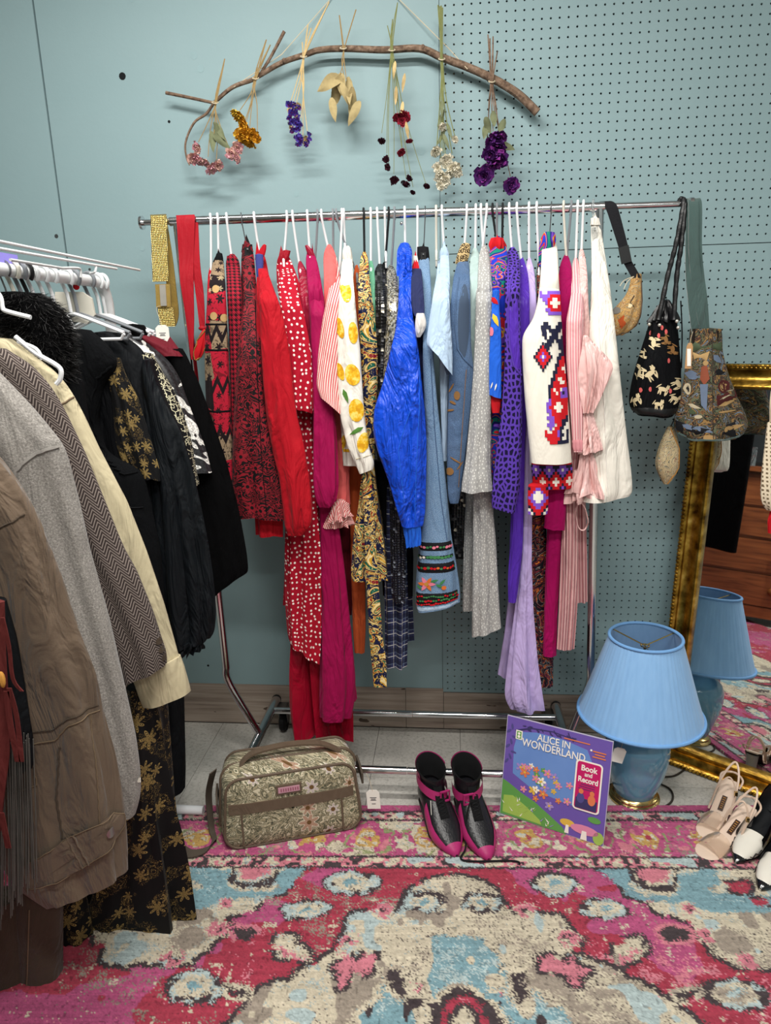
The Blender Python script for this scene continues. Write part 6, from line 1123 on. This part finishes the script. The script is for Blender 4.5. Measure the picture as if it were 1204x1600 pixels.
# --- laced boots
solid('boot_black', '#17171b', .35, bump=.5, bscale=150, spec=.5); solid('boot_pink', '#a52a66', .42, bump=.15, spec=.4); solid('boot_lining', '#0b0b0d', .95); solid('shoe_sole', '#191515', .6); solid('lace_black', '#0e0e10', .8)
def frame(heel, toe): f = unit(toe - heel); f[2] = 0; f = unit(f); r = np.array([f[1], -f[0], 0]); return lambda x, y, z: heel + r * x + f * y + np.array([0, 0, z])
def sect_loft(F, secs, mat, name, parent, n=22, t0=0., t1=2 * PI, close=True, pw=2.3, cap=True, grow=0):
    """secs: (y, zb, zt, half width, x shift) foot sections; t=-pi/2 bottom"""
    mb = MB(); vs = []; full = t1 - t0 > 6.2; N = n if full else n + 1
    for y, zb, zt, hw, xs in secs:
        for k in range(N):
            a = t0 + (t1 - t0) * k / n; ca, sa = math.cos(a), math.sin(a); x = math.copysign(abs(ca) ** (2 / pw), ca) * (hw + grow); z = (zb + zt) / 2 + math.copysign(abs(sa) ** (2 / pw), sa) * ((zt - zb) / 2 + grow); vs.append(F(x + xs, y, z))
    m_ = len(secs); fs = []
    for i in range(m_ - 1):
        for k in range(N if full else N - 1): fs.append((i * N + k, i * N + (k + 1) % N, (i + 1) * N + (k + 1) % N, (i + 1) * N + k))
    if cap and full: fs.append(tuple(range(N))[::-1]); fs.append(tuple((m_ - 1) * N + k for k in range(N)))
    mb.add(vs, fs); return mb.build(name, mat, parent)
def boot(heel, toe, label, side):
    F = frame(heel, toe); Ln = np.linalg.norm((toe - heel)[:2]); k = Ln / .25
    t = thing('ankle_boot', label, 'shoe', heel, 'pair of pink and black laced boots')
    S = [(-.014, .064, .12, .026, 0), (.0, .062, .13, .035, 0), (.03, .055, .138, .039, 0), (.06, .042, .136, .04, 0), (.09, .026, .12, .042, 0), (.12, .012, .1, .045, 0), (.15, .006, .08, .048, 0), (.175, .005, .067, .046, 0), (.2, .005, .053, .038, 0), (.225, .005, .038, .026, 0), (.243, .006, .026, .013, 0), (.252, .007, .016, .004, 0)]
    S = [(a * k, b, c_, d, e) for a, b, c_, d, e in S]; sect_loft(F, S, 'boot_black', 'upper', t)
    sect_loft(F, S[4:], 'boot_pink', 'toe_rand', t, 20, -PI * 1.2, PI * .2, grow=.0018); sect_loft(F, [(a, b, b + (c_ - b) * 1.0, d, e) for a, b, c_, d, e in S[9:]], 'boot_pink', 'toe_cap', t, 20, grow=.002)
    sect_loft(F, [(a, b, c_, d, e) for a, b, c_, d, e in S[5:8]], 'boot_pink', 'side_panel', t, 8, PI * .9, PI * 1.25, grow=.0022)
    sect_loft(F, [(a, b - .007, b + .004, d * .95, e) for a, b, c_, d, e in S], 'shoe_sole', 'sole', t, 14)
    H = MB(); q = []
    for z, r, y in [(.066, .024, .012), (.045, .016, .006), (.02, .011, .004), (0.0, .0105, .004)]: q.append((z, r, y))
    vs = [F(r * math.cos(a), y * k + r * 1.1 * math.sin(a), z) for z, r, y in q for a in np.linspace(0, 2 * PI, 13)[:-1]]; H.add(vs, [(i * 12 + j, i * 12 + (j + 1) % 12, i * 12 + 12 + (j + 1) % 12, i * 12 + 12 + j) for i in range(3) for j in range(12)] + [tuple(range(36, 48))]); H.build('heel', 'boot_black', t)
    def shaft(secs, mat, name, n=24, a0=0, a1=2 * PI, g=0):
        N = n if a1 - a0 > 6.2 else n + 1; vs = [F((rx + g) * math.cos(a0 + (a1 - a0) * i / n) + x0, y0 * k + (ry + g) * math.sin(a0 + (a1 - a0) * i / n), z - dz * math.sin(a0 + (a1 - a0) * i / n)) for z, rx, ry, y0, x0, dz in secs for i in range(N)]
        m_ = len(secs); return MB().add(vs, [(i * N + j, i * N + (j + 1) % N, (i + 1) * N + (j + 1) % N, (i + 1) * N + j) for i in range(m_ - 1) for j in range(N if N == n else N - 1)]).build(name, mat, t)
    SH = [(.095, .036, .052, .035, 0, .01), (.12, .037, .05, .034, 0, .013), (.145, .039, .047, .031, 0, .015), (.168, .042, .048, .03, 0, .017), (.184, .045, .05, .03, 0, .018)]
    shaft(SH, 'boot_black', 'shaft'); shaft([(.184, .045, .05, .03, 0, .018), (.187, .043, .048, .03, 0, .018), (.184, .04, .046, .03, 0, .018), (.15, .035, .042, .031, 0, .015), (.12, .034, .04, .033, 0, .01)], 'boot_lining', 'lining')
    shaft([(.15, .039, .048, .031, 0, .015), (.187, .045, .051, .03, 0, .018)], 'boot_pink', 'back_panel', 16, PI * 1.0 if side > 0 else PI * .9, PI * 2.1 if side > 0 else PI * 2.0, .002)
    sg = np.linspace(-.15, 1.15, 25) * PI; sv = []
    for a in sg: zc = .150 - .03 * (1 - side * math.cos(a)) * .5 - .012 * math.sin(a); r2 = (.041 * math.cos(a), .034 * k + .058 * math.sin(a)); sv += [F(r2[0] * 1.1, r2[1] + .004, zc - .015), F(r2[0] * 1.1, r2[1], zc + .015)]
    MB().add(sv, [(2 * i, 2 * i + 1, 2 * i + 3, 2 * i + 2) for i in range(24)]).build('ankle_strap', 'boot_pink', t)
    a = PI * (.5 + .12 * side) ; bx_ = F(.045 * math.cos(a) - .0 , .034 * k + .064 * math.sin(a), .122); R_ = np.stack([F(1, 0, 0) - F(0, 0, 0), F(0, 1, 0) - F(0, 0, 0), np.array([0, 0, 1.])], 1)
    for du, dv, su, sv_ in ((-.014, 0, .004, .034), (.014, 0, .004, .034), (0, .016, .03, .004), (0, -.016, .03, .004)): MB().box(bx_ + R_ @ np.array([du, .002, dv]), (su, .005, sv_), R_).build('buckle', 'boot_pink', t)
    pts = [(.0, .1, .13), (.012, .104, .124), (-.012, .108, .118), (.012, .115, .112), (-.011, .122, .105), (.011, .13, .097), (-.011, .137, .091), (.01, .145, .086), (-.01, .152, .08)]; MB().tube(smoothpath([F(x, y * k, z + .003) for x, y, z in pts], 4), .0018, 6).build('lace', 'lace_black', t); MB().tube(smoothpath([F(-x, y * k, z + .004) for x, y, z in pts], 4), .0018, 6).build('lace', 'lace_black', t)
    MB().add([F(x, y * k, z) for x, y, z in [(-.013, .085, .15), (.013, .085, .15), (.014, .12, .108), (-.014, .12, .108), (.014, .158, .08), (-.014, .158, .08)]], [(0, 1, 2, 3), (3, 2, 4, 5)]).build('tongue', 'boot_lining', t)
    return F, t
F1, t1 = boot(WZ(669, 1272), WZ(713, 1342), 'left boot of the pink and black laced pair', 1)
F2, t2 = boot(WZ(724, 1272), WZ(763, 1348), 'right boot of the pink and black laced pair', -1)
MB().tube(smoothpath([F2(.012, .1, .13), F2(.035, .12, .08), F2(.05, .16, .02), F2(.07, .2, .014), WZ(800, 1345, .014), WZ(812, 1350, .013)], 6), .0028, 6).build('trailing_lace', 'lace_black', t2)
MB().tube(smoothpath([F1(.03, .09, .12), F1(.034, .105, .08), F1(.036, .12, .04)], 4), .0009, 5).build('tag_string', 'paper_tag', t1)

# --- record album leaning on the rack
q0, q1 = WZ(780, 1270, .010), WZ(942, 1323, .010); ra = unit(q1 - q0); rbk = np.array([-ra[1], ra[0], 0]); S_ = np.linalg.norm(q1 - q0); best = None
for ln in np.linspace(.0, .7, 71):
    tp = q0 + (np.array([0, 0, 1.]) * math.cos(ln) + rbk * math.sin(ln)) * S_; e = abs(px(tp)[1] - 1117)
    if best is None or e < best[0]: best = (e, ln)
ln = best[1]; rup = np.array([0, 0, 1.]) * math.cos(ln) + rbk * math.sin(ln); rnm = np.cross(ra, rup)
t = thing('record_album', 'square storybook record album leaning on the rack', 'record album', q0)
def rp(u, v_, d=0): return q0 + ra * u * S_ + rup * v_ * S_ + rnm * d
def rpoly(pts, mat, name, d, parent=None, th=.0004): return MB().prism([rp(u, v_, d) for u, v_ in pts], -rnm * th).build(name, mat, parent or t, smooth=False)
m = NB('cover_sky'); v = m.obj(); n = m.noise(v, 9, 3); m.end(m.mix(n, '#5b7fc0', '#7195d0'), .35, spec=.45)
for k_, c_ in dict(cover_purple='#6a55a6', cover_edge='#b9b3c6', cover_green='#5f9a4e', cover_lime='#9dbb57', cover_white='#efe9e0', cover_pink='#c01a62', cover_orange='#d97a4f', cover_dark='#3a3563', cover_rose='#d987a6', cover_yellow='#d9b24a', cover_lilac='#9a86c8', cover_shade='#4f4a86').items(): solid(k_, c_, .38, var=.06, nscale=25, bump=0, spec=.45)
MB().prism([rp(0, 0), rp(1, 0), rp(1, 1), rp(0, 1)], -rnm * .004).build('sleeve_board', 'cover_edge', t, smooth=False)
rpoly([(.006, .006), (.994, .006), (.994, .994), (.006, .994)], 'cover_purple', 'cover_border', .0006)
wig = lambda pts: pts
rpoly([(.12, .86), (.3, .9), (.55, .9), (.78, .86), (.86, .7), (.84, .45), (.8, .3), (.6, .3), (.3, .34), (.1, .44), (.09, .7)], 'cover_sky', 'sky_print', .0010)
rpoly([(.006, .006), (.006, .36), (.08, .33), (.2, .27), (.34, .22), (.5, .13), (.62, .06), (.66, .006)], 'cover_green', 'hill_print', .0014); rpoly([(.03, .03), (.03, .2), (.12, .22), (.26, .15), (.4, .06), (.42, .02)], 'cover_lime', 'grass_print', .0018)
rr_ = random.Random(5)
for i in range(26):
    u = rr_.uniform(.02, .5); v_ = rr_.uniform(.02, .28 - u * .4); a = rr_.uniform(.6, 2.4); L_ = rr_.uniform(.025, .05); rpoly([(u, v_), (u + L_ * math.cos(a) + .006, v_ + L_ * math.sin(a)), (u + .012, v_)], rr_.choice(['cover_lime', 'cover_white', 'cover_lilac']), 'grass_blade_print', .0021 + i * 2e-5)
ell2 = lambda u, v_, a, b, n=14, rot=0: [(u + a * math.cos(q) * math.cos(rot) - b * math.sin(q) * math.sin(rot), v_ + a * math.cos(q) * math.sin(rot) + b * math.sin(q) * math.cos(rot)) for q in np.linspace(0, 2 * PI, n + 1)[:-1]]
# generic toadstools, flowers and foliage fill the lower cover
for u, v_, a, b, mt in [(.82, .1, .13, .045, 'cover_rose'), (.66, .12, .07, .035, 'cover_yellow'), (.9, .22, .06, .03, 'cover_green'), (.95, .06, .05, .06, 'cover_lime')]: rpoly(ell2(u, v_, a, b), mt, 'toadstool_print', .0016 + .0003 * (u > .7))
rpoly([(.79, .006), (.85, .006), (.84, .09), (.8, .09)], 'cover_white', 'stalk_print', .0021); rpoly([(.64, .02), (.68, .02), (.675, .1), (.65, .1)], 'cover_white', 'stalk_print', .0021)
for i in range(30):
    u = rr_.uniform(.1, .75); v_ = rr_.uniform(.28, .6) - .12 * u; c_ = rr_.choice(['cover_rose', 'cover_white', 'cover_yellow', 'cover_orange', 'cover_lilac', 'cover_rose', 'cover_green']); r0 = rr_.uniform(.014, .03)
    for k in range(5): rpoly(ell2(u + r0 * math.cos(k * 1.257), v_ + r0 * math.sin(k * 1.257), r0 * .75, r0 * .5, 7, k * 1.257), c_, 'flower_print', .0019 + i * 2e-5 + k * 3e-6)
    rpoly(ell2(u, v_, r0 * .4, r0 * .4, 8), 'cover_yellow', 'flower_centre_print', .0026 + i * 1e-5)
for i in range(24):
    u = .16 + .5 * rr_.random(); v_ = .9 + .07 * rr_.random(); a = rr_.uniform(-1.2, .4); rpoly(ell2(u, v_, .02, .006, 7, a), 'cover_dark', 'leaf_print', .0016 + i * 1e-5)
rpoly([(.1, .86), (.25, .925), (.45, .945), (.62, .93), (.62, .936), (.45, .953), (.24, .935), (.09, .875)], 'cover_dark', 'branch_print', .0018)
for i in range(8): rpoly(ell2(.03 + .03 * (i % 3), .55 + .05 * i, .03, .012, 8, 1 + i), 'cover_shade', 'bark_print', .0013 + i * 2e-5)
rpoly([(.1, .79), (.165, .79), (.165, .88), (.1, .88)][::1], 'cover_white', 'stamp_frame', .0022); rpoly([(.11, .8), (.155, .8), (.155, .87), (.11, .87)], 'cover_green', 'stamp_print', .0026); rpoly(ell2(.132, .85, .012, .012), 'cover_white', 'stamp_mark', .003); rpoly(ell2(.132, .82, .014, .014), 'cover_white', 'stamp_mark', .003)
def rrect(u0, v0, u1, v1, r):
    P = []
    for cu_, cv_, a0 in [(u1 - r, v1 - r, 0), (u0 + r, v1 - r, PI / 2), (u0 + r, v0 + r, PI), (u1 - r, v0 + r, 1.5 * PI)]: P += [(cu_ + r * math.cos(a0 + PI / 2 * i / 5), cv_ + r * math.sin(a0 + PI / 2 * i / 5)) for i in range(6)]
    return P
rpoly(rrect(.69, .28, .935, .76, .035), 'cover_white', 'panel_frame', .0030); rpoly(rrect(.705, .295, .92, .745, .025), 'cover_pink', 'panel_print', .0034)
rpoly([(.715, .3), (.91, .3), (.91, .4), (.715, .4)], 'cover_dark', 'panel_photo', .0038)
for u, c_ in ((.76, 'cover_shade'), (.86, 'cover_orange')): rpoly(ell2(u, .4, .035, .05), c_, 'panel_photo_shape', .004); rpoly(ell2(u, .465, .022, .025), 'cover_orange', 'panel_photo_shape', .0042)
for i in range(3): rpoly([(.75 - .01 * i, .53 - .022 * i), (.88, .53 - .022 * i), (.88, .536 - .022 * i), (.75 - .01 * i, .536 - .022 * i)], 'cover_dark', 'text_line', .0038)
def text(s_, u, v_, h, mat, name, bold=.0, sx=1., d=.0034, rot=0., align='CENTER'):
    cu_ = bpy.data.curves.new(name, 'FONT'); cu_.body = s_; cu_.size = 1; cu_.offset = bold; cu_.align_x = align; cu_.resolution_u = 4; o = bpy.data.objects.new(name, cu_); COL.objects.link(o)
    me = bpy.data.meshes.new_from_object(o.evaluated_get(bpy.context.evaluated_depsgraph_get())); bpy.data.objects.remove(o); me.name = name
    for vt in me.vertices:
        x, y = vt.co.x * h * sx, vt.co.y * h; vt.co = Vector(rp(u + x * math.cos(rot) - y * math.sin(rot), v_ + x * math.sin(rot) + y * math.cos(rot), d))
    me.materials.clear(); me.materials.append(MT[mat]); return link(name, me, t)
text('ALICE IN', .47, .83, .095, 'cover_white', 'title_text', .012, .85); text('WONDERLAND', .47, .745, .105, 'cover_white', 'title_text', .012, .8)
text('Book', .813, .665, .075, 'cover_white', 'panel_text', .03, .9, .004); text('and', .813, .615, .055, 'cover_white', 'panel_text', .025, .9, .004); text('Record', .813, .555, .073, 'cover_white', 'panel_text', .03, .85, .004)
for i, (a, b_) in enumerate([(.83, .95), (.85, .94), (.83, .95)]): rpoly([(a, .86 - .026 * i), (b_, .86 - .026 * i), (b_, .872 - .026 * i), (a, .872 - .026 * i)], 'cover_orange', 'text_line', .0022)
rpoly([(.56, .915), (.8, .915), (.8, .925), (.56, .925)], 'cover_orange', 'text_line', .0022); rpoly(ell2(.815, .87, .01, .01), 'cover_white', 'stamp_mark', .0022)

# --- nude sandals and black-and-white pumps
m = NB('clear_vinyl'); v = m.obj(); m.end(m.mix(m.noise(v, 20, 2), '#d9c2ae', '#e6d6c6'), .12, trans=.75, ior=1.15, spec=.5)
solid('nude_leather', '#cdb4a0', .4, var=.06, bump=.1); solid('nude_insole', '#d6c0ae', .5, var=.06); solid('label_brown', '#3b2415', .4); solid('heel_clear', '#8f8a86', .15, var=.1, bump=0, spec=.6)
def footbed(F, k, zh, mat, name, parent, th=.006, sc_=1., dz=0):
    S = [(-.008, .018), (.0, .023), (.03, .027), (.07, .025), (.11, .026), (.15, .033), (.18, .037), (.205, .036), (.225, .028), (.238, .016), (.243, .006)]
    z = lambda y: zh * (1 - max(0, min(1, (y - .02) / .13)) ** 1.0) ** 1.5 + .008 if y < .15 else .008
    sect_loft(F, [(y * k, z(y) - th / 2 + dz, z(y) + th / 2 + dz, w_ * sc_, 0) for y, w_ in S], mat, name, parent, 18, pw=4); return z
def sandal(heel, toe, label):
    F = frame(heel, toe); k = np.linalg.norm((toe - heel)[:2]) / .243; t = thing('sandal', label, 'shoe', heel, 'pair of nude sandals'); zh = .075
    z = footbed(F, k, zh, 'shoe_sole', 'sole', t, .006, 1.02, -.005); footbed(F, k, zh, 'nude_insole', 'insole', t, .005)
    H = [(.074, .02), (.04, .017), (.0, .018)]; MB().add([F(r * math.cos(a), .012 * k + r * math.sin(a), q) for q, r in H for a in np.linspace(0, 2 * PI, 13)[:-1]], [(i * 12 + j, i * 12 + (j + 1) % 12, i * 12 + 12 + (j + 1) % 12, i * 12 + 12 + j) for i in range(2) for j in range(12)] + [tuple(range(24, 36))]).build('heel', 'heel_clear', t)
    # clear band over the toes
    vs = []; N = 14; rows = [(.135, .034, .034), (.16, .038, .034), (.185, .039, .03), (.205, .037, .024)]
    for y, hw, hh in rows:
        for i in range(N + 1): a = PI * i / N; vs.append(F(hw * math.cos(a), y * k, .009 + hh * math.sin(a)))
    MB().add(vs, [(j * (N + 1) + i, j * (N + 1) + i + 1, (j + 1) * (N + 1) + i + 1, (j + 1) * (N + 1) + i) for j in range(3) for i in range(N)]).build('clear_vamp', 'clear_vinyl', t)
    for pts in ([(.03, .1, .03), (.02, .075, .09), (-.005, .05, .125), (-.03, .06, .085), (-.032, .1, .03)], [(.03, .11, .028), (.022, .03, .10), (0, -.02, .145), (-.024, .02, .11), (-.03, .1, .03)], [(.028, .02, .08), (.03, -.005, .1), (0, -.026, .105), (-.03, -.005, .1), (-.028, .02, .08)]): MB().tube(smoothpath([F(x, y * k, q) for x, y, q in pts], 6), .0032, 7, flat=.6).build('strap', 'nude_leather', t)
    MB().box(F(-.03, .062 * k, .085), (.008, .008, .014)).build('buckle', 'brass', t)
    lab = MB().add([F(x, y * k, z(y) + .0045 + .0) for x, y in ((-.0075, .055), (.0075, .055), (.0075, .1), (-.0075, .1))], [(0, 1, 2, 3)]).build('insole_label', 'label_brown', t); 
    for i in range(6): y = .06 + i * .006; MB().add([F(x, (y + dy) * k, z(y) + .0052) for x, dy in ((-.004, 0), (.004, 0), (.004, .0035), (-.004, .0035))], [(0, 1, 2, 3)]).build('label_letter', 'em_gold', t)
sandal(WZ(1138, 1258), WZ(1099, 1313), 'nude strappy sandal standing further back by the mirror'); sandal(WZ(1166, 1300), WZ(1092, 1342), 'nude strappy sandal in front, beside the white toe')
solid('patent_black', '#0d0d10', .12, bump=0, spec=.6, coat=.5); solid('patent_white', '#dcd7cc', .2, bump=0, var=.04, spec=.5); solid('pump_lining', '#14161a', .6)
def pump(heel, toe, label):
    F = frame(heel, toe); k = np.linalg.norm((toe - heel)[:2]) / .25; t = thing('pump', label, 'shoe', heel, 'pair of black and white pumps')
    S = [(-.012, .06, .11, .02), (.0, .058, .118, .027), (.03, .05, .11, .03), (.07, .034, .088, .031), (.11, .016, .066, .034), (.14, .007, .056, .037), (.17, .005, .05, .037), (.195, .005, .045, .033), (.22, .005, .036, .024), (.238, .005, .026, .013), (.25, .006, .016, .003)]
    # shell with an opening: side walls for the back, closed vamp for the front
    sect_loft(F, [(a * k, b, c_, d, 0) for a, b, c_, d in S[5:]], 'patent_white', 'vamp', t); sect_loft(F, [(a * k, b, b + (c_ - b) * (.55 if a < .2 else .8 if a < .23 else 1), d, 0) for a, b, c_, d in S[6:]], 'patent_black', 'toe_cap', t, grow=.0015)
    sect_loft(F, [(a * k, b, c_ + .03, d, 0) for a, b, c_, d in S[:7]], 'patent_black', 'quarter', t, 20, -PI * 1.18, PI * .18, grow=.0008); sect_loft(F, [(a * k, b + .004, c_ + .027, d - .002, 0) for a, b, c_, d in S[:7]], 'pump_lining', 'lining', t, 20, -PI * 1.16, PI * .16)
    sect_loft(F, [(a * k, b - .006, b + .003, d * .95, 0) for a, b, c_, d in S], 'shoe_sole', 'sole', t, 14)
    for sd in (-1, 1):
        zz = [(.165 + .012 * i, .028 + (.006 if i % 2 else -.002)) for i in range(6)]
        MB().tube([F(sd * (.0375 - .002 * i), y * k, q) for i, (y, q) in enumerate(zz)], .0016, 5).build('wingtip_edge', 'patent_black', t)
    H = [(.06, .02), (.03, .013), (0, .012)]; MB().add([F(r * math.cos(a), .008 * k + r * math.sin(a), q) for q, r in H for a in np.linspace(0, 2 * PI, 13)[:-1]], [(i * 12 + j, i * 12 + (j + 1) % 12, i * 12 + 12 + (j + 1) % 12, i * 12 + 12 + j) for i in range(2) for j in range(12)] + [tuple(range(24, 36))]).build('heel', 'patent_black', t)
d_ = unit(WZ(1204, 1290) - WZ(1148, 1352)); p_ = WZ(1148, 1354); pump(p_ + d_ * .25, p_, 'black and white wingtip pump nearer the sandals'); p2_ = WZ(1186, 1396); pump(p2_ + d_ * .25, p2_, 'black and white wingtip pump at the right frame edge')
# ------------------------------------------------------------------ gilt mirror leaning in the corner, and what it shows
yaw, lean, MW, MH = .627, .088, .80, 1.34
me_ = np.array([math.cos(yaw), -math.sin(yaw), 0]); mb_ = np.array([math.sin(yaw), math.cos(yaw), 0]); mu_ = np.array([0, 0, 1.]) * math.cos(lean) + mb_ * math.sin(lean); mn_ = -mb_ * math.cos(lean) + np.array([0, 0, 1.]) * math.sin(lean)
MO = np.array([.697, -.154, .002])
def mp(u, v_, d=0): return MO + me_ * u + mu_ * v_ + mn_ * d
m = NB('gilt'); v = m.obj(); n = m.noise(v, 26, 4); n2 = m.noise(v, 120, 2); m.bump(n2, .25, .003); m.end(m.ramp(n, [(.3, '#4a3312'), (.45, '#8c6a26'), (.6, '#b8923f'), (.75, '#d8b868')], False), .3, .9)
solid('gilt_dark', '#3a2a12', .5, .5); solid('frame_back', '#3a2d22', .8)
m = NB('mirror_glass'); v = m.obj(); m.end(m.mix(m.noise(v, 3, 2), '#dfe3e1', '#e6e9e8'), .015, 1)
t = thing('gilt_mirror', 'tall gilt framed mirror leaning in the corner behind the lamp', 'mirror', mp(MW / 2, 0))
PR = [(0, -.03), (0, 0), (.004, .006), (.012, .009), (.018, .004), (.02, -.008), (.032, -.014), (.044, -.012), (.052, -.006), (.06, .001), (.067, .004), (.073, 0), (.075, -.01), (.075, -.03)]
# four mitred rails
def rail(i):
    A = [(0, 0, 1, 1), (MW, 0, -1, 1), (MW, MH, -1, -1), (0, MH, 1, -1)]; a, b = A[i], A[(i + 1) % 4]; mb = MB(); n = len(PR); N = 24; vs = []
    for k in range(N + 1):
        f = k / N
        for w_, d in PR: u = (a[0] + a[2] * w_) * (1 - f) + (b[0] + b[2] * w_) * f; v_ = (a[1] + a[3] * w_) * (1 - f) + (b[1] + b[3] * w_) * f; vs.append(mp(u, v_, d))
    mb.add(vs, [(k * n + j, k * n + j + 1, (k + 1) * n + j + 1, (k + 1) * n + j) for k in range(N) for j in range(n - 1)]); o = mb.build('frame_rail', 'gilt', t)
    rope = MB(); Lg = math.hypot(b[0] - a[0], b[1] - a[1]); c = int(Lg / .0125)
    for k in range(c):
        f = (k + .5) / c; p = mp((a[0] + a[2] * .007) * (1 - f) + (b[0] + b[2] * .007) * f, (a[1] + a[3] * .007) * (1 - f) + (b[1] + b[3] * .007) * f, .007); rope.ball(p, (.007, .007, .007), 7, 5)
    ro = rope.build('rope_moulding', 'gilt', o); ro['kind'] = 'stuff'
for i in range(4): rail(i)
MB().prism([mp(.07, .07, -.018), mp(MW - .07, .07, -.018), mp(MW - .07, MH - .07, -.018), mp(.07, MH - .07, -.018)], -mn_ * .004).build('mirror_pane', 'mirror_glass', t, smooth=False); MB().prism([mp(.01, .01, -.031), mp(MW - .01, .01, -.031), mp(MW - .01, MH - .01, -.031), mp(.01, MH - .01, -.031)], -mn_ * .006).build('backing_board', 'frame_back', t, smooth=False)
# wooden chest of drawers seen in the mirror (stands left of the camera)
m = NB('cherry_wood'); v = m.obj(); g = m.noise(m.map(v, 3, 3, 0, 40), 1, 5, .5); m.bump(g, .08, .002); m.end(m.ramp(g, [(.3, '#5a2f1a'), (.5, '#854a28'), (.7, '#9c5c33')], False), .35, spec=.45)
solid('wood_dark', '#2a1409', .6); solid('knob_wood', '#7d4a26', .3)
dn = unit((.80, .60, 0)); dr = np.array([-dn[1], dn[0], 0]); D0 = np.array([-1.08, -1.86, 0])
def dp(u, d, z): return D0 + dr * u + dn * d + np.array([0, 0, z])
t = thing('chest_of_drawers', 'cherry wood chest of drawers with round knobs, seen in the mirror', 'dresser', D0)
RT_ = np.stack([dr, dn, np.array([0, 0, 1.])], 1)
def dbox(u, d, z, su, sd, sz, mat, name, parent=None): return MB().box(dp(u, d, z), (su, sd, sz), RT_).build(name, mat, parent or t, smooth=False)
dbox(0, -.22, .52, .92, .44, .92, 'cherry_wood', 'case'); dbox(0, -.21, .995, .98, .5, .03, 'cherry_wood', 'top'); dbox(0, .0, .085, .92, .03, .07, 'cherry_wood', 'apron')
for u in (-.43, .43):
    for d in (-.4, -.02): dbox(u, d, .03, .05, .05, .06, 'wood_dark', 'foot')
zs = [(.13, .33), (.35, .55), (.57, .75), (.77, .965)]
for z0, z1 in zs:
    o = dbox(0, .006, (z0 + z1) / 2, .86, .016, z1 - z0, 'cherry_wood', 'drawer_front')
    for u in (-.25, .25): MB().ball(dp(u, .036, (z0 + z1) / 2), .027, 14, 10).build('knob', 'knob_wood', o)
o = thing('price_tag', 'white price tag on a dresser knob, seen in the mirror', 'price tag', dp(-.25, .05, .4), 'price tags'); MB().box(dp(-.25, .045, .385), (.035, .002, .06), RT_).build('card', 'paper_tag', o, smooth=False); MB().tube([dp(-.25, .045, .41), dp(-.25, .05, .45)], .001, 5).build('string', 'string', o)
solid('silver_foil', '#a9b1b5', .25, .8, wr=1.0); L_ = MB().box(dp(.1, -.1, 1.07), (.3, .2, .12), RT_).build('gift_bag', 'silver_foil', smooth=False); tag(L_, 'silver foil bag on the chest of drawers, seen in the mirror', 'bag')
solid('painting_dark', '#23272a', .5, var=.5, nscale=12); L_ = thing('dark_painting', 'dark framed picture on the chest of drawers, seen in the mirror', 'picture', dp(.05, -.3, 1.01)); MB().box(dp(.05, -.34, 1.3), (.8, .02, .56), RT_).build('canvas', 'painting_dark', L_, smooth=False)
for u, z, su, sz in ((.05, 1.02, .86, .03), (.05, 1.58, .86, .03), (-.36, 1.3, .03, .56), (.46, 1.3, .03, .56)): MB().box(dp(u, -.335, z), (su, .035, sz), RT_).build('frame', 'black_plastic', L_, smooth=False)
# cream crocheted bag hanging from the mirror's top rail at the frame edge
pc = mp(.345, 0)
t = thing('crochet_bag', 'cream crocheted bag hanging on the mirror at the right frame edge', 'bag', W(1206, 790, -.5)); YC = -.47
L = Loft([(660, 1198, 1222), (690, 1194, 1226), (730, 1189, 1232), (770, 1186, 1236), (788, 1188, 1236), (796, 1196, 1230)], Y=YC, hb=.03, hf=.7, seed=41, amp=.05); L.build('bag_body', 'crochet_cream', t)
MB().tube(smoothpath([W(1204, 662, YC), W(1210, 600, YC - .005), mp(.28, MH + .006, .012), mp(.28, MH + .008, -.02), mp(.28, MH - .06, -.045)], 5), .004, 7).build('strap', 'crochet_cream', t)
L2 = Loft([(794, 1204, 1216), (815, 1201, 1220), (832, 1203, 1218)], Y=YC, hb=.02, hf=.7, seed=42, amp=.3, k=9); L2.build('tassel', 'em_red', t)

# black coat at the rack's near end, out of the frame but caught by the mirror
rows = []
for z, h in [(1.50, .04), (1.47, .09), (1.42, .17), (1.36, .21), (1.2, .22), (.9, .22), (.7, .215), (.5, .21)]:
    a, b = px((-.93 - h, -1.56, z)), px((-.93 + h, -1.56, z)); rows.append(((a[1] + b[1]) / 2, a[0], b[0], b[1] - a[1]))
t, L = coat('black_coat', 'black coat at the near end of the coat rack, seen only in the mirror', 'coat', 'black_velvet', rows, -1.56, seed=91, hf=50, hb=.05)
